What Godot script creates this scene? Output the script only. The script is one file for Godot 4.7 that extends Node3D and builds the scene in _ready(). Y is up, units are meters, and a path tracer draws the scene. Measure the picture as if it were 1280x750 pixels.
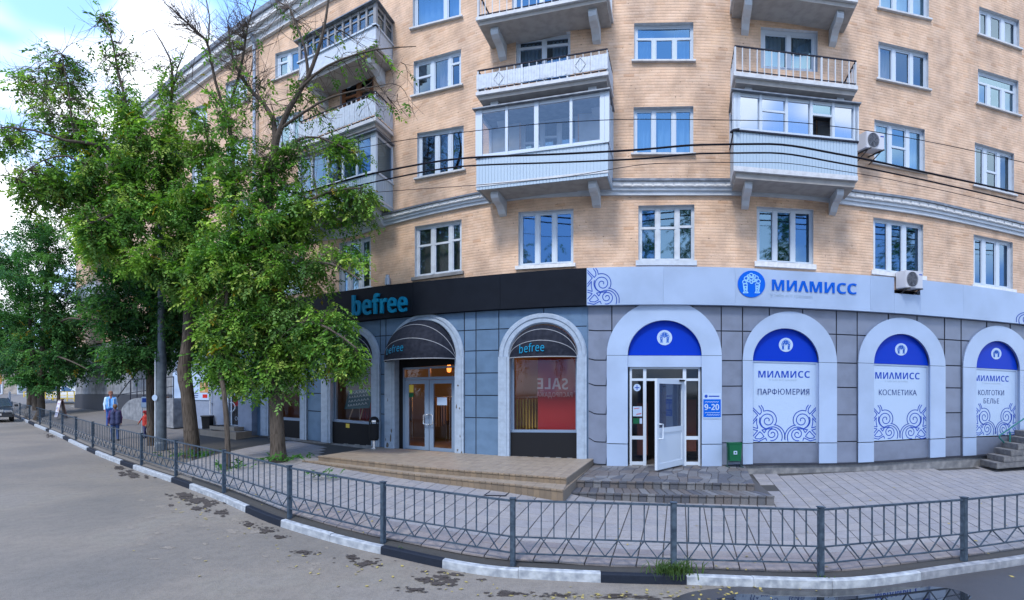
extends Node3D

# Street corner with a long curved apartment block above shops. Camera sits over the road at the origin,
# looking along -z. Surveyed lines of the place are kept as sight lines (x, y) with a scale (units per metre).
const F := 690.0
const PX := 640.0
const PY := 492.0
const HC := 2.5
const OUT := Vector3(-0.29, 0.0, 0.957)
const X0 := -120
const X1 := 1700

var M := {}
var rng := RandomNumberGenerator.new()
var T := {}          # tables of curves
var arc := PackedFloat32Array()
var nrm := PackedVector3Array()
var taken := {}
var font_sans: SystemFont
var font_bold: SystemFont

# ---------------------------------------------------------------- mesh builder
class MB:
	var v := PackedVector3Array()
	var n := PackedVector3Array()
	var uv := PackedVector2Array()
	var c := PackedColorArray()
	var col := Color(1, 1, 1)
	func pt(p: Vector3, nn: Vector3, t := Vector2.ZERO) -> void:
		v.append(p); n.append(nn); uv.append(t); c.append(col)
	func tri(a: Vector3, b: Vector3, d: Vector3) -> void:
		var nn := (d - a).cross(b - a).normalized()
		pt(a, nn); pt(b, nn); pt(d, nn)
	func quad(a: Vector3, b: Vector3, d: Vector3, e: Vector3) -> void:
		var nn := (d - a).cross(b - a)
		if nn.length_squared() < 1e-14:
			nn = (e - a).cross(d - a)
		nn = nn.normalized()
		pt(a, nn, Vector2(0, 0)); pt(b, nn, Vector2(1, 0)); pt(d, nn, Vector2(1, 1))
		pt(a, nn, Vector2(0, 0)); pt(d, nn, Vector2(1, 1)); pt(e, nn, Vector2(0, 1))
	func quadn(a: Vector3, b: Vector3, d: Vector3, e: Vector3, n0: Vector3, n1: Vector3, u0: Vector2, u1: Vector2, u2: Vector2, u3: Vector2) -> void:
		pt(a, n0, u0); pt(b, n1, u1); pt(d, n1, u2)
		pt(a, n0, u0); pt(d, n1, u2); pt(e, n0, u3)
	# polygon clockwise from the front, pushed back by «back»
	func slab(p: Array, back: Vector3, closed := false) -> void:
		for i in range(1, p.size() - 1):
			tri(p[0], p[i], p[i + 1])
			if closed:
				tri(p[0] + back, p[i + 1] + back, p[i] + back)
		for i in p.size():
			var a: Vector3 = p[i]
			var b: Vector3 = p[(i + 1) % p.size()]
			quad(b, a, a + back, b + back)
	# box from a corner-centred frame
	func box(at: Vector3, ax: Vector3, ay: Vector3, az: Vector3) -> void:
		var x := ax * 0.5
		var y := ay * 0.5
		var z := az * 0.5
		quad(at - x + y + z, at + x + y + z, at + x - y + z, at - x - y + z)
		quad(at + x + y - z, at - x + y - z, at - x - y - z, at + x - y - z)
		quad(at + x + y + z, at + x + y - z, at + x - y - z, at + x - y + z)
		quad(at - x + y - z, at - x + y + z, at - x - y + z, at - x - y - z)
		quad(at - x + y - z, at + x + y - z, at + x + y + z, at - x + y + z)
		quad(at - x - y + z, at + x - y + z, at + x - y - z, at - x - y - z)
	# box with bevelled front edges
	func bbox(at: Vector3, ax: Vector3, ay: Vector3, az: Vector3, b: float) -> void:
		var lx := ax.length()
		var ly := ay.length()
		var lz := az.length()
		box(at, ax * (1.0 - 2.0 * b / lx), ay * (1.0 - 2.0 * b / ly), az)
		box(at, ax, ay * (1.0 - 2.0 * b / ly), az * (1.0 - 2.0 * b / lz))
		box(at, ax * (1.0 - 2.0 * b / lx), ay, az * (1.0 - 2.0 * b / lz))
	func bar(a: Vector3, b: Vector3, w: float, h: float, up := Vector3.UP) -> void:
		var d := b - a
		var s := d.cross(up).normalized() * w
		var u := s.cross(d).normalized() * h
		box((a + b) * 0.5, d, u, s)
	func tube(p: Array, r: Array, sides: int, cap := true) -> void:
		var rings := []
		var norms := []
		var prev := Vector3.ZERO
		for i in p.size():
			var a: Vector3 = p[max(0, i - 1)]
			var b: Vector3 = p[min(p.size() - 1, i + 1)]
			var d := (b - a).normalized()
			if prev == Vector3.ZERO:
				prev = d.cross(Vector3.UP if absf(d.y) < 0.9 else Vector3.RIGHT).normalized()
			prev = (prev - d * prev.dot(d)).normalized()
			var q := d.cross(prev)
			var ring := []
			var nr := []
			for k in sides:
				var t := TAU * k / sides
				var o := prev * cos(t) + q * sin(t)
				nr.append(o)
				ring.append(Vector3(p[i]) + o * float(r[i]))
			rings.append(ring)
			norms.append(nr)
		var run := 0.0
		for i in p.size() - 1:
			var nxt: float = run + (Vector3(p[i + 1]) - Vector3(p[i])).length()
			for k in sides:
				var k2 := (k + 1) % sides
				var u := float(k) / sides
				var u2 := float(k + 1) / sides
				pt(rings[i][k], norms[i][k], Vector2(u, run)); pt(rings[i + 1][k2], norms[i + 1][k2], Vector2(u2, nxt)); pt(rings[i][k2], norms[i][k2], Vector2(u2, run))
				pt(rings[i][k], norms[i][k], Vector2(u, run)); pt(rings[i + 1][k], norms[i + 1][k], Vector2(u, nxt)); pt(rings[i + 1][k2], norms[i + 1][k2], Vector2(u2, nxt))
			run = nxt
		if cap:
			for e in [0, p.size() - 1]:
				for k in range(1, sides - 1):
					if e == 0:
						tri(rings[e][0], rings[e][k + 1], rings[e][k])
					else:
						tri(rings[e][0], rings[e][k], rings[e][k + 1])
	# surface of revolution round the vertical through «at»
	func lathe(at: Vector3, prof: Array, sides: int) -> void:
		for i in prof.size() - 1:
			var a: Vector2 = prof[i]
			var b: Vector2 = prof[i + 1]
			var sl := Vector2(b.y - a.y, a.x - b.x).normalized()
			for k in sides:
				var t0 := TAU * k / sides
				var t1 := TAU * (k + 1) / sides
				var d0 := Vector3(cos(t0), 0, sin(t0))
				var d1 := Vector3(cos(t1), 0, sin(t1))
				var n0 := (d0 * sl.x + Vector3.UP * sl.y)
				var n1 := (d1 * sl.x + Vector3.UP * sl.y)
				var p0 := at + d0 * a.x + Vector3.UP * a.y
				var p1 := at + d1 * a.x + Vector3.UP * a.y
				var p2 := at + d1 * b.x + Vector3.UP * b.y
				var p3 := at + d0 * b.x + Vector3.UP * b.y
				quadn(p0, p1, p2, p3, n0, n1, Vector2(0, 0), Vector2(1, 0), Vector2(1, 1), Vector2(0, 1))
	func mesh() -> ArrayMesh:
		var m := ArrayMesh.new()
		if v.is_empty():
			return m
		var a := []
		a.resize(Mesh.ARRAY_MAX)
		a[Mesh.ARRAY_VERTEX] = v
		a[Mesh.ARRAY_NORMAL] = n
		a[Mesh.ARRAY_TEX_UV] = uv
		a[Mesh.ARRAY_COLOR] = c
		m.add_surface_from_arrays(Mesh.PRIMITIVE_TRIANGLES, a)
		return m

# ---------------------------------------------------------------- nodes
func numbered(called: String, parent: Node) -> String:
	var key := str(parent.get_instance_id()) + called
	if not taken.has(key):
		taken[key] = 0
		return called
	taken[key] += 1
	return "%s_%03d" % [called, taken[key]]

func node(called: String, parent: Node = self, at := Vector3.ZERO) -> Node3D:
	var o := Node3D.new()
	o.name = numbered(called, parent)
	o.position = at
	parent.add_child(o, true)
	return o

func thing(called: String, label: String, category: String, at := Vector3.ZERO, group := "") -> Node3D:
	var o := node(called, self, at)
	tag(o, label, category, group)
	return o

func tag(o: Node, label: String, category: String, group := "") -> Node:
	o.set_meta("label", label)
	o.set_meta("category", category)
	if group:
		o.set_meta("group", group)
	return o

func put(called: String, m: Mesh, mt: Material, parent: Node = self) -> MeshInstance3D:
	var o := MeshInstance3D.new()
	o.name = numbered(called, parent)
	o.mesh = m
	o.material_override = mt
	parent.add_child(o, true)
	return o

# commits a builder whose points are world points under a thing that may stand elsewhere
func build(called: String, mb: MB, mt: Material, parent: Node = self) -> MeshInstance3D:
	var off := Vector3.ZERO
	var q := parent
	while q is Node3D and q != self:
		off += (q as Node3D).position
		q = q.get_parent()
	if off != Vector3.ZERO:
		for i in mb.v.size():
			mb.v[i] -= off
	return put(called, mb.mesh(), mt, parent)

func struct(o: Node, kind := "structure") -> Node:
	o.set_meta("kind", kind)
	return o

# ---------------------------------------------------------------- curves and sight lines
func curve(pts: Array) -> PackedFloat32Array:
	var out := PackedFloat32Array()
	var n := pts.size()
	var m := []
	for i in n:
		if i == 0:
			m.append((pts[1].y - pts[0].y) / (pts[1].x - pts[0].x))
		elif i == n - 1:
			m.append((pts[i].y - pts[i - 1].y) / (pts[i].x - pts[i - 1].x))
		else:
			var s0: float = (pts[i].y - pts[i - 1].y) / (pts[i].x - pts[i - 1].x)
			var s1: float = (pts[i + 1].y - pts[i].y) / (pts[i + 1].x - pts[i].x)
			m.append(0.0 if s0 * s1 <= 0.0 else 2.0 * s0 * s1 / (s0 + s1) if absf(s0 + s1) > 1e-9 else 0.0)
	var i := 0
	for x in range(X0, X1 + 2):
		while i < n - 2 and x > pts[i + 1].x:
			i += 1
		var a: Vector2 = pts[i]
		var b: Vector2 = pts[i + 1]
		var y: float
		if x <= a.x and i == 0:
			y = a.y + m[0] * (x - a.x)
		elif x >= b.x:
			y = b.y + m[i + 1] * (x - b.x)
		else:
			var w := b.x - a.x
			var t := (x - a.x) / w
			y = a.y * (1 + 2 * t) * (1 - t) * (1 - t) + m[i] * w * t * (1 - t) * (1 - t) + b.y * t * t * (3 - 2 * t) + m[i + 1] * w * t * t * (t - 1)
		out.append(y)
	return out

func tab(t: PackedFloat32Array, x: float) -> float:
	var f := clampf(x - X0, 0.0, X1 - X0)
	var i := int(f)
	return lerpf(t[i], t[i + 1], f - i)

func v2(a: Array) -> Array:
	var out := []
	for i in range(0, a.size(), 2):
		out.append(Vector2(a[i], a[i + 1]))
	return out

func K(x: float) -> float: return tab(T.k, x)
func KF(x: float) -> float: return tab(T.kf, x)
func at(x: float, y: float, k: float) -> Vector3:
	return Vector3((x - PX) / k, HC + (PY - y) / k, -F / k)
func S(x: float, y: float, o := 0.0) -> Vector3:
	return at(x, y, K(x)) + OUT * o
func yh(x: float, h: float) -> float: return PY - h * K(x)
func SH(x: float, h: float, o := 0.0) -> Vector3: return S(x, yh(x, h), o)
func NN(x: float) -> Vector3:
	return nrm[int(clampf(x - X0, 0, X1 - X0))]
func AL(x: float) -> float: return tab(arc, x)

func fence_at(x: float, off: float, h: float) -> Vector3:
	var k := KF(x)
	var k2 := KF(x + 3.0)
	var k1 := KF(x - 3.0)
	var d := Vector3((x + 3.0 - PX) / k2 - (x - 3.0 - PX) / k1, 0, -F / k2 + F / k1).normalized()
	var nn := Vector3(-d.z, 0, d.x)
	return Vector3((x - PX) / k, HC + tab(T.gf, x) + h, -F / k) + nn * off

func ground_at(X: float, z: float) -> float:
	var x := PX + F * X / -z
	var kf := KF(x)
	var kb := K(x)
	var t := pow(clampf((-z / F - 1.0 / kf) / (1.0 / kb - 1.0 / kf), 0.0, 1.0), 0.6)
	return HC + lerpf(tab(T.gf, x), tab(T.gb, x), t)

func on_ground(x: float, k: float) -> Vector3:
	var p := at(x, 0, k)
	p.y = ground_at(p.x, p.z)
	return p

# a vertical strip of facade between two curves
func patch(mb: MB, xa: float, xb: float, ft: Callable, fb: Callable, o := 0.0, step := 12.0) -> void:
	var n := maxi(1, ceili((xb - xa) / step))
	for i in n:
		var x := lerpf(xa, xb, float(i) / n)
		var x2 := lerpf(xa, xb, float(i + 1) / n)
		var t0: float = ft.call(x)
		var t1: float = ft.call(x2)
		var b0: float = maxf(fb.call(x), t0)
		var b1: float = maxf(fb.call(x2), t1)
		if b0 - t0 < 0.15 and b1 - t1 < 0.15:
			continue
		var a := S(x, t0, o)
		var b := S(x2, t1, o)
		var d := S(x2, b1, o)
		var e := S(x, b0, o)
		mb.quadn(a, b, d, e, NN(x), NN(x2), Vector2(AL(x), -a.y), Vector2(AL(x2), -b.y), Vector2(AL(x2), -d.y), Vector2(AL(x), -e.y))

# the same with thickness: front at o, edges back to o - th
func panel(mb: MB, xa: float, xb: float, ft: Callable, fb: Callable, o: float, th: float, step := 14.0) -> void:
	patch(mb, xa, xb, ft, fb, o, step)
	var n := maxi(1, ceili((xb - xa) / step))
	for i in n:
		var x := lerpf(xa, xb, float(i) / n)
		var x2 := lerpf(xa, xb, float(i + 1) / n)
		var t0: float = ft.call(x)
		var t1: float = ft.call(x2)
		var b0: float = maxf(fb.call(x), t0)
		var b1: float = maxf(fb.call(x2), t1)
		if b0 - t0 < 0.15 and b1 - t1 < 0.15:
			continue
		mb.quad(S(x, t0, o - th), S(x2, t1, o - th), S(x2, t1, o), S(x, t0, o))
		mb.quad(S(x, b0, o), S(x2, b1, o), S(x2, b1, o - th), S(x, b0, o - th))
	for x in [xa, xb]:
		var t: float = ft.call(x)
		var b: float = maxf(fb.call(x), t)
		if b - t < 0.15:
			continue
		if x == xa:
			mb.quad(S(x, t, o - th), S(x, t, o), S(x, b, o), S(x, b, o - th))
		else:
			mb.quad(S(x, t, o), S(x, t, o - th), S(x, b, o - th), S(x, b, o))

# a flat ribbon along a line of sight points on the facade
func ribbon(mb: MB, pts: Array, w: float, o: float) -> void:
	for i in pts.size() - 1:
		var a: Vector2 = pts[i]
		var b: Vector2 = pts[i + 1]
		var d := (b - a)
		if d.length() < 0.01:
			continue
		d = d.normalized()
		var s := Vector2(-d.y, d.x) * w * 0.5
		a -= d * w * 0.2
		b += d * w * 0.2
		mb.quad(S(a.x - s.x, a.y - s.y, o), S(b.x - s.x, b.y - s.y, o), S(b.x + s.x, b.y + s.y, o), S(a.x + s.x, a.y + s.y, o))

func cap_of(f: Font) -> Vector2:
	var tm := TextMesh.new()
	tm.font = f
	tm.font_size = 64
	tm.pixel_size = 0.01
	tm.depth = 0.0
	tm.text = "Н"
	var b := tm.get_aabb()
	return Vector2(b.position.y, b.size.y)

# lettering on the facade between xl and xr, standing on the line yl..yr
func lettering(parent: Node, s: String, xl: float, xr: float, yl: float, yr: float, cap: float, o: float, mt: Material, depth: float, f: Font, single := true, called := "letter", flip := false) -> void:
	var base := cap_of(f)
	var bits := []
	if single:
		for ch in s:
			bits.append(ch)
	else:
		bits.append(s)
	var total := f.get_string_size(s, HORIZONTAL_ALIGNMENT_LEFT, -1, 64).x
	var run := 0.0
	for b in bits:
		var adv: float = f.get_string_size(b, HORIZONTAL_ALIGNMENT_LEFT, -1, 64).x
		var mid := (run + adv * 0.5) / total
		run += adv
		if b == " ":
			continue
		var x := lerpf(xr, xl, mid) if flip else lerpf(xl, xr, mid)
		var y := lerpf(yl, yr, (x - xl) / (xr - xl))
		var k := K(x)
		var w := (xr - xl) / total * adv
		var pa := S(x - w * 0.5, lerpf(yl, yr, (x - w * 0.5 - xl) / (xr - xl)), o)
		var pb := S(x + w * 0.5, lerpf(yl, yr, (x + w * 0.5 - xl) / (xr - xl)), o)
		var ex := (pb - pa) / (adv * 0.01)
		var ey := Vector3.UP * (cap / k / base.y)
		var tm := TextMesh.new()
		tm.font = f
		tm.font_size = 64
		tm.pixel_size = 0.01
		tm.depth = depth / (cap / k / base.y) if depth > 0.0 else 0.0
		tm.curve_step = 1.5
		tm.text = b
		var mi := put(called, tm, mt, parent)
		if flip:
			ex = -ex
		var ez := Vector3(-ex.z, 0, ex.x).normalized() * (cap / k / base.y)
		if flip:
			ez = -ez
		var org := S(x, y, o) - ey * base.x
		var q := parent
		while q is Node3D and q != self:
			org -= (q as Node3D).position
			q = q.get_parent()
		mi.transform = Transform3D(Basis(ex, ey, ez), org)

# ---------------------------------------------------------------- materials
func mat(r: float, g: float, b: float, rough := 0.8, metal := 0.0) -> StandardMaterial3D:
	var m := StandardMaterial3D.new()
	m.albedo_color = Color(r, g, b).linear_to_srgb()
	m.roughness = rough
	m.metallic = metal
	m.cull_mode = BaseMaterial3D.CULL_DISABLED
	return m

func noise_bytes(sz: int, sd: int, freq: float, oct: int, kind := FastNoiseLite.TYPE_SIMPLEX_SMOOTH) -> PackedByteArray:
	var fn := FastNoiseLite.new()
	fn.seed = sd
	fn.noise_type = kind
	fn.frequency = freq
	fn.fractal_octaves = oct
	var im := fn.get_seamless_image(sz, sz)
	im.convert(Image.FORMAT_L8)
	return im.get_data()

func tex_grey(data: PackedByteArray, sz: int, lo: float, hi: float, tint := Color(1, 1, 1), tint2 := Color(1, 1, 1)) -> ImageTexture:
	var out := PackedByteArray()
	out.resize(sz * sz * 3)
	for i in sz * sz:
		var t := data[i] / 255.0
		var g := lerpf(lo, hi, t) * 255.0
		var c := tint.lerp(tint2, t)
		out[i * 3] = int(clampf(g * c.r, 0, 255))
		out[i * 3 + 1] = int(clampf(g * c.g, 0, 255))
		out[i * 3 + 2] = int(clampf(g * c.b, 0, 255))
	return ImageTexture.create_from_image(Image.create_from_data(sz, sz, false, Image.FORMAT_RGB8, out))

func tex_normal(data: PackedByteArray, sz: int, strength: float) -> ImageTexture:
	var im := Image.create_from_data(sz, sz, false, Image.FORMAT_L8, data)
	im.convert(Image.FORMAT_RGBA8)
	im.bump_map_to_normal_map(strength)
	return ImageTexture.create_from_image(im)

func tri_tex(m: StandardMaterial3D, t: Texture2D, sc: float, nt: Texture2D = null, ns := 1.0) -> StandardMaterial3D:
	m.albedo_texture = t
	m.uv1_triplanar = true
	m.uv1_world_triplanar = true
	m.uv1_scale = Vector3.ONE * sc
	if nt:
		m.normal_enabled = true
		m.normal_texture = nt
		m.normal_scale = ns
	return m

func glass(r: float, g: float, b: float, alpha: float, metal := 1.0) -> StandardMaterial3D:
	var m := mat(r, g, b, 0.03, metal)
	m.albedo_color.a = alpha
	m.transparency = BaseMaterial3D.TRANSPARENCY_ALPHA
	m.albedo_texture = T.white
	return m

func clear_glass(alpha := 0.06) -> StandardMaterial3D:
	var m := mat(0.9, 0.95, 1.0, 0.02)
	m.albedo_color.a = alpha
	m.metallic_specular = 0.7
	m.transparency = BaseMaterial3D.TRANSPARENCY_ALPHA
	return m

func brick_textures() -> Array:
	var w := 1024
	var h := 1024
	var nb := 16      # bricks per row, 4.16 m
	var nc := 52      # courses, 3.9 m
	var fine := noise_bytes(1024, 5, 0.06, 3)
	var big := noise_bytes(1024, 6, 0.006, 4)
	var r := RandomNumberGenerator.new()
	r.seed = 77
	var tone := []
	for c in nc:
		var row := []
		for b in nb:
			var t := r.randfn(0.0, 0.008)
			if r.randf() < 0.05:
				t -= r.randf_range(0.02, 0.06)
			row.append(t)
		tone.append(row)
	var alb := PackedByteArray()
	alb.resize(w * h * 3)
	var hei := PackedByteArray()
	hei.resize(w * h)
	var chip := noise_bytes(1024, 9, 0.03, 4)
	for y in h:
		var cy := float(y) / h * nc
		var c := int(cy)
		var fy := cy - c
		var sh := 0.5 if c % 2 == 1 else 0.0
		if c % 6 == 5:
			sh += 0.25
		for x in w:
			var i := y * w + x
			var bx := float(x) / w * nb + sh
			var b := int(bx) % nb
			var fx := bx - floorf(bx)
			var e := minf(minf(fx, 1.0 - fx) * 7.0 + 0.06, minf(fy, 1.0 - fy) * 1.15)
			var nz := (fine[i] - 128) / 128.0
			var m := clampf((e - 0.13 - nz * 0.07) / 0.10, 0.0, 1.0)
			var tv: float = tone[c][b]
			var bg := (big[i] - 128) / 128.0
			var l := 0.97 + tv + nz * 0.035 + bg * 0.09
			l *= lerpf(0.95, 1.0, m)
			var gap := 0.0
			if chip[i] > 204 and m < 0.6:
				gap = 0.34
			l *= 1.0 - gap
			var warm := 1.0 + tv * 0.6
			alb[i * 3] = int(clampf(l * 255.0, 0, 255))
			alb[i * 3 + 1] = int(clampf(l * (0.985 * minf(warm, 1.03)) * 255.0, 0, 255))
			alb[i * 3 + 2] = int(clampf(l * (0.97 * minf(warm * warm, 1.05)) * 255.0, 0, 255))
			hei[i] = int(clampf(60 + m * 150 + nz * 24 + tv * 200 - gap * 120, 0, 255))
	var a := ImageTexture.create_from_image(Image.create_from_data(w, h, false, Image.FORMAT_RGB8, alb))
	return [a, tex_normal(hei, w, 5.0)]

func make_materials() -> void:
	var white := Image.create(4, 4, false, Image.FORMAT_RGB8)
	white.fill(Color.WHITE)
	T.white = ImageTexture.create_from_image(white)
	font_sans = SystemFont.new()
	font_sans.font_names = PackedStringArray(["Droid Sans"])
	font_bold = SystemFont.new()
	font_bold.font_names = PackedStringArray(["Droid Sans"])
	font_bold.font_weight = 700
	var soft := noise_bytes(512, 1, 0.008, 5)
	var grit := noise_bytes(512, 2, 0.12, 3)
	var mid := noise_bytes(512, 3, 0.03, 4)
	T.grime = tex_grey(soft, 512, 0.72, 1.12, Color(0.95, 0.97, 1.0), Color(1, 0.99, 0.96))
	T.grime_soft = tex_grey(soft, 512, 0.9, 1.06)
	var a := PackedByteArray()
	a.resize(512 * 512)
	for i in a.size():
		a[i] = int(clampf(grit[i] * 0.55 + mid[i] * 0.25 + soft[i] * 0.2, 0, 255))
	T.asphalt = tex_grey(a, 512, 0.70, 1.22)
	T.asphalt_n = tex_normal(grit, 512, 3.0)
	T.mid_n = tex_normal(mid, 512, 4.0)
	T.speck = tex_grey(a, 512, 0.7, 1.25)
	var bark := noise_bytes(512, 11, 0.03, 5)
	for y in 512:
		for x in 512:
			a[y * 512 + x] = bark[(y / 5) * 512 + x] if (y / 5) < 512 else 0
	T.bark = tex_grey(a, 512, 0.4, 1.5)
	T.bark_n = tex_normal(a, 512, 6.0)
	var br := brick_textures()
	M.brick = mat(0.700, 0.505, 0.370, 0.88)
	M.brick.albedo_texture = br[0]
	M.brick.normal_enabled = true
	M.brick.normal_texture = br[1]
	M.brick.normal_scale = 0.4
	M.brick.uv1_scale = Vector3(1.0 / 4.16, 1.0 / 3.9, 1)
	var st := noise_bytes(512, 31, 0.010, 5)
	M.brick.detail_enabled = true
	M.brick.detail_blend_mode = BaseMaterial3D.BLEND_MODE_MUL
	M.brick.detail_albedo = tex_grey(st, 512, 0.90, 1.08, Color(0.97, 0.98, 1.0), Color(1.0, 0.99, 0.97))
	M.brick.detail_uv_layer = BaseMaterial3D.DETAIL_UV_2
	M.brick.uv2_triplanar = true
	M.brick.uv2_world_triplanar = true
	M.brick.uv2_scale = Vector3(0.22, 0.08, 0.22)
	M.cream = tri_tex(mat(0.620, 0.440, 0.290, 0.9), T.grime, 0.5)
	M.white_paint = tri_tex(mat(0.500, 0.560, 0.630, 0.6), T.grime_soft, 0.6)
	M.old_white = tri_tex(mat(0.560, 0.590, 0.630, 0.85), T.grime_soft, 1.3, T.mid_n, 0.4)
	M.white_brick = tri_tex(mat(0.680, 0.700, 0.720, 0.85), T.grime_soft, 1.6)
	M.plastic = mat(0.480, 0.560, 0.660, 0.35)
	M.siding = mat(0.360, 0.470, 0.580, 0.45)
	M.sheet = tri_tex(mat(0.500, 0.570, 0.660, 0.6), T.grime_soft, 1.5)
	M.rail_dark = mat(0.026, 0.030, 0.045, 0.5)
	M.rail_white = mat(0.460, 0.500, 0.550, 0.6)
	M.brown_wood = mat(0.26, 0.10, 0.04, 0.6)
	M.grey_wood = mat(0.24, 0.25, 0.27, 0.7)
	M.concrete = tri_tex(mat(0.250, 0.255, 0.270, 0.9), T.grime, 0.8, T.mid_n, 0.4)
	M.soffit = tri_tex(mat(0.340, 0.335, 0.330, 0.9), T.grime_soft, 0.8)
	M.roof_metal = tri_tex(mat(0.22, 0.25, 0.30, 0.5, 0.3), T.grime, 0.8)
	M.chimney = tri_tex(mat(0.32, 0.15, 0.10, 0.9), T.speck, 1.0)
	M.room = mat(0.16, 0.17, 0.2, 0.9)
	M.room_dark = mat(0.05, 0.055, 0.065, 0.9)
	M.curtain_blue = mat(0.240, 0.470, 0.750, 0.8)
	M.curtain_white = mat(0.480, 0.540, 0.600, 0.8)
	M.curtain_gold = mat(0.5, 0.42, 0.2, 0.8)
	for cm in ["curtain_blue", "curtain_white", "curtain_gold"]:
		M[cm].backlight_enabled = true
		M[cm].backlight = Color(0.5, 0.5, 0.5)
	M.glass_sky = glass(0.30, 0.47, 0.58, 0.58)
	M.glass_mix = glass(0.26, 0.37, 0.46, 0.48)
	M.glass_low = glass(0.13, 0.24, 0.38, 0.68)
	M.glass_shop = glass(0.11, 0.13, 0.16, 0.24)
	M.glass_clear = clear_glass()
	M.joint = mat(0.035, 0.04, 0.055, 0.8)
	M.clad = tri_tex(mat(0.168, 0.203, 0.285, 0.42), T.grime_soft, 0.35)
	M.clad2 = tri_tex(mat(0.158, 0.192, 0.270, 0.45), T.grime_soft, 0.5)
	M.clad_dark = tri_tex(mat(0.115, 0.190, 0.300, 0.55), T.grime_soft, 0.5)
	M.clad_dark2 = tri_tex(mat(0.103, 0.173, 0.275, 0.55), T.grime_soft, 0.6)
	M.plinth_dark = tri_tex(mat(0.055, 0.06, 0.075, 0.5), T.speck, 1.5)
	M.stone_grey = tri_tex(mat(0.25, 0.265, 0.29, 0.75), T.grime, 0.7)
	M.sign_white = tri_tex(mat(0.335, 0.445, 0.635, 0.32), T.grime_soft, 0.13)
	M.sign_white2 = tri_tex(mat(0.323, 0.430, 0.615, 0.32), T.grime_soft, 0.11)
	M.print_white = mat(0.360, 0.480, 0.660, 0.4)
	M.blue = mat(0.003, 0.035, 0.420, 0.35)
	M.logo_blue = mat(0.003, 0.110, 0.620, 0.35)
	M.letter_blue = mat(0.003, 0.100, 0.550, 0.35)
	M.line_blue = mat(0.015, 0.060, 0.400, 0.5)
	M.navy = mat(0.008, 0.030, 0.170, 0.5)
	M.pale_text = mat(0.30, 0.40, 0.52, 0.6)
	M.logo_pale = mat(0.30, 0.62, 1.0, 0.4)
	M.sign_black = tri_tex(mat(0.010, 0.013, 0.02, 0.5), T.grime_soft, 0.5)
	M.teal = mat(0.008, 0.20, 0.36, 0.35)
	M.awning = tri_tex(mat(0.022, 0.026, 0.04, 0.7), T.grime, 1.5)
	M.awning_trim = mat(0.260, 0.280, 0.310, 0.6)
	M.surround = tri_tex(mat(0.300, 0.380, 0.490, 0.7), T.grime_soft, 1.2, T.mid_n, 0.25)
	M.alu = mat(0.30, 0.36, 0.45, 0.4, 0.3)
	M.alu_blue = mat(0.17, 0.24, 0.35, 0.4, 0.2)
	M.steel = mat(0.7, 0.72, 0.75, 0.25, 0.9)
	M.black = mat(0.016, 0.017, 0.02, 0.5)
	M.rubber = mat(0.02, 0.02, 0.022, 0.8)
	M.shop_warm = mat(0.200, 0.135, 0.075, 0.8)
	M.red = mat(0.45, 0.02, 0.018, 0.6)
	M.green_bin = mat(0.012, 0.10, 0.05, 0.5)
	M.green_rail = mat(0.01, 0.12, 0.12, 0.45)
	M.yellow = mat(0.65, 0.48, 0.05, 0.6)
	M.asphalt = tri_tex(mat(0.213, 0.193, 0.168, 0.85), T.asphalt, 0.9, T.asphalt_n, 0.5)
	var rd := noise_bytes(512, 21, 0.004, 4)
	M.asphalt.detail_enabled = true
	M.asphalt.detail_blend_mode = BaseMaterial3D.BLEND_MODE_MUL
	M.asphalt.detail_albedo = tex_grey(rd, 512, 0.88, 1.1, Color(0.97, 0.985, 1.0), Color(1.0, 0.975, 0.94))
	M.asphalt.detail_uv_layer = BaseMaterial3D.DETAIL_UV_2
	M.asphalt.uv2_triplanar = true
	M.asphalt.uv2_world_triplanar = true
	M.asphalt.uv2_scale = Vector3.ONE * 0.11
	M.pave_base = tri_tex(mat(0.045, 0.045, 0.045, 0.95), T.speck, 1.0)
	M.ground = tri_tex(mat(0.22, 0.20, 0.17, 0.95), T.grime, 0.15)
	M.tile = []
	for t in [[0.245, 0.244, 0.26], [0.23, 0.23, 0.248], [0.262, 0.256, 0.264], [0.235, 0.232, 0.243]]:
		M.tile.append(tri_tex(mat(t[0], t[1], t[2], 0.85), T.speck, 0.8, T.asphalt_n, 0.3))
	M.paver = []
	for t in [[0.235, 0.21, 0.21], [0.215, 0.195, 0.20], [0.245, 0.222, 0.215], [0.21, 0.195, 0.2]]:
		M.paver.append(tri_tex(mat(t[0], t[1], t[2], 0.85), T.speck, 1.1, T.asphalt_n, 0.3))
	M.beige = []
	for t in [[0.265, 0.222, 0.175], [0.255, 0.212, 0.168], [0.275, 0.23, 0.18]]:
		M.beige.append(tri_tex(mat(t[0], t[1], t[2], 0.6), T.grime_soft, 0.9))
	M.flag = []
	for t in [[0.10, 0.105, 0.118], [0.135, 0.135, 0.143], [0.075, 0.08, 0.098], [0.118, 0.108, 0.108], [0.16, 0.165, 0.178]]:
		M.flag.append(tri_tex(mat(t[0], t[1], t[2], 0.6), T.speck, 1.6, T.mid_n, 0.5))
	M.kerb_white = tri_tex(mat(0.420, 0.460, 0.510, 0.8), T.grime, 1.4, T.asphalt_n, 0.3)
	M.kerb_black = tri_tex(mat(0.02, 0.026, 0.04, 0.7), T.speck, 1.4, T.asphalt_n, 0.3)
	M.kerb_grey = tri_tex(mat(0.30, 0.32, 0.36, 0.85), T.grime, 1.4, T.asphalt_n, 0.4)
	M.fence = tri_tex(mat(0.068, 0.098, 0.138, 0.45), T.grime, 2.0)
	M.bark = mat(0.105, 0.088, 0.074, 0.95)
	tri_tex(M.bark, T.bark, 1.0, T.bark_n, 0.8)
	M.bark.uv1_scale = Vector3(2.0, 0.7, 2.0)
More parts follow.
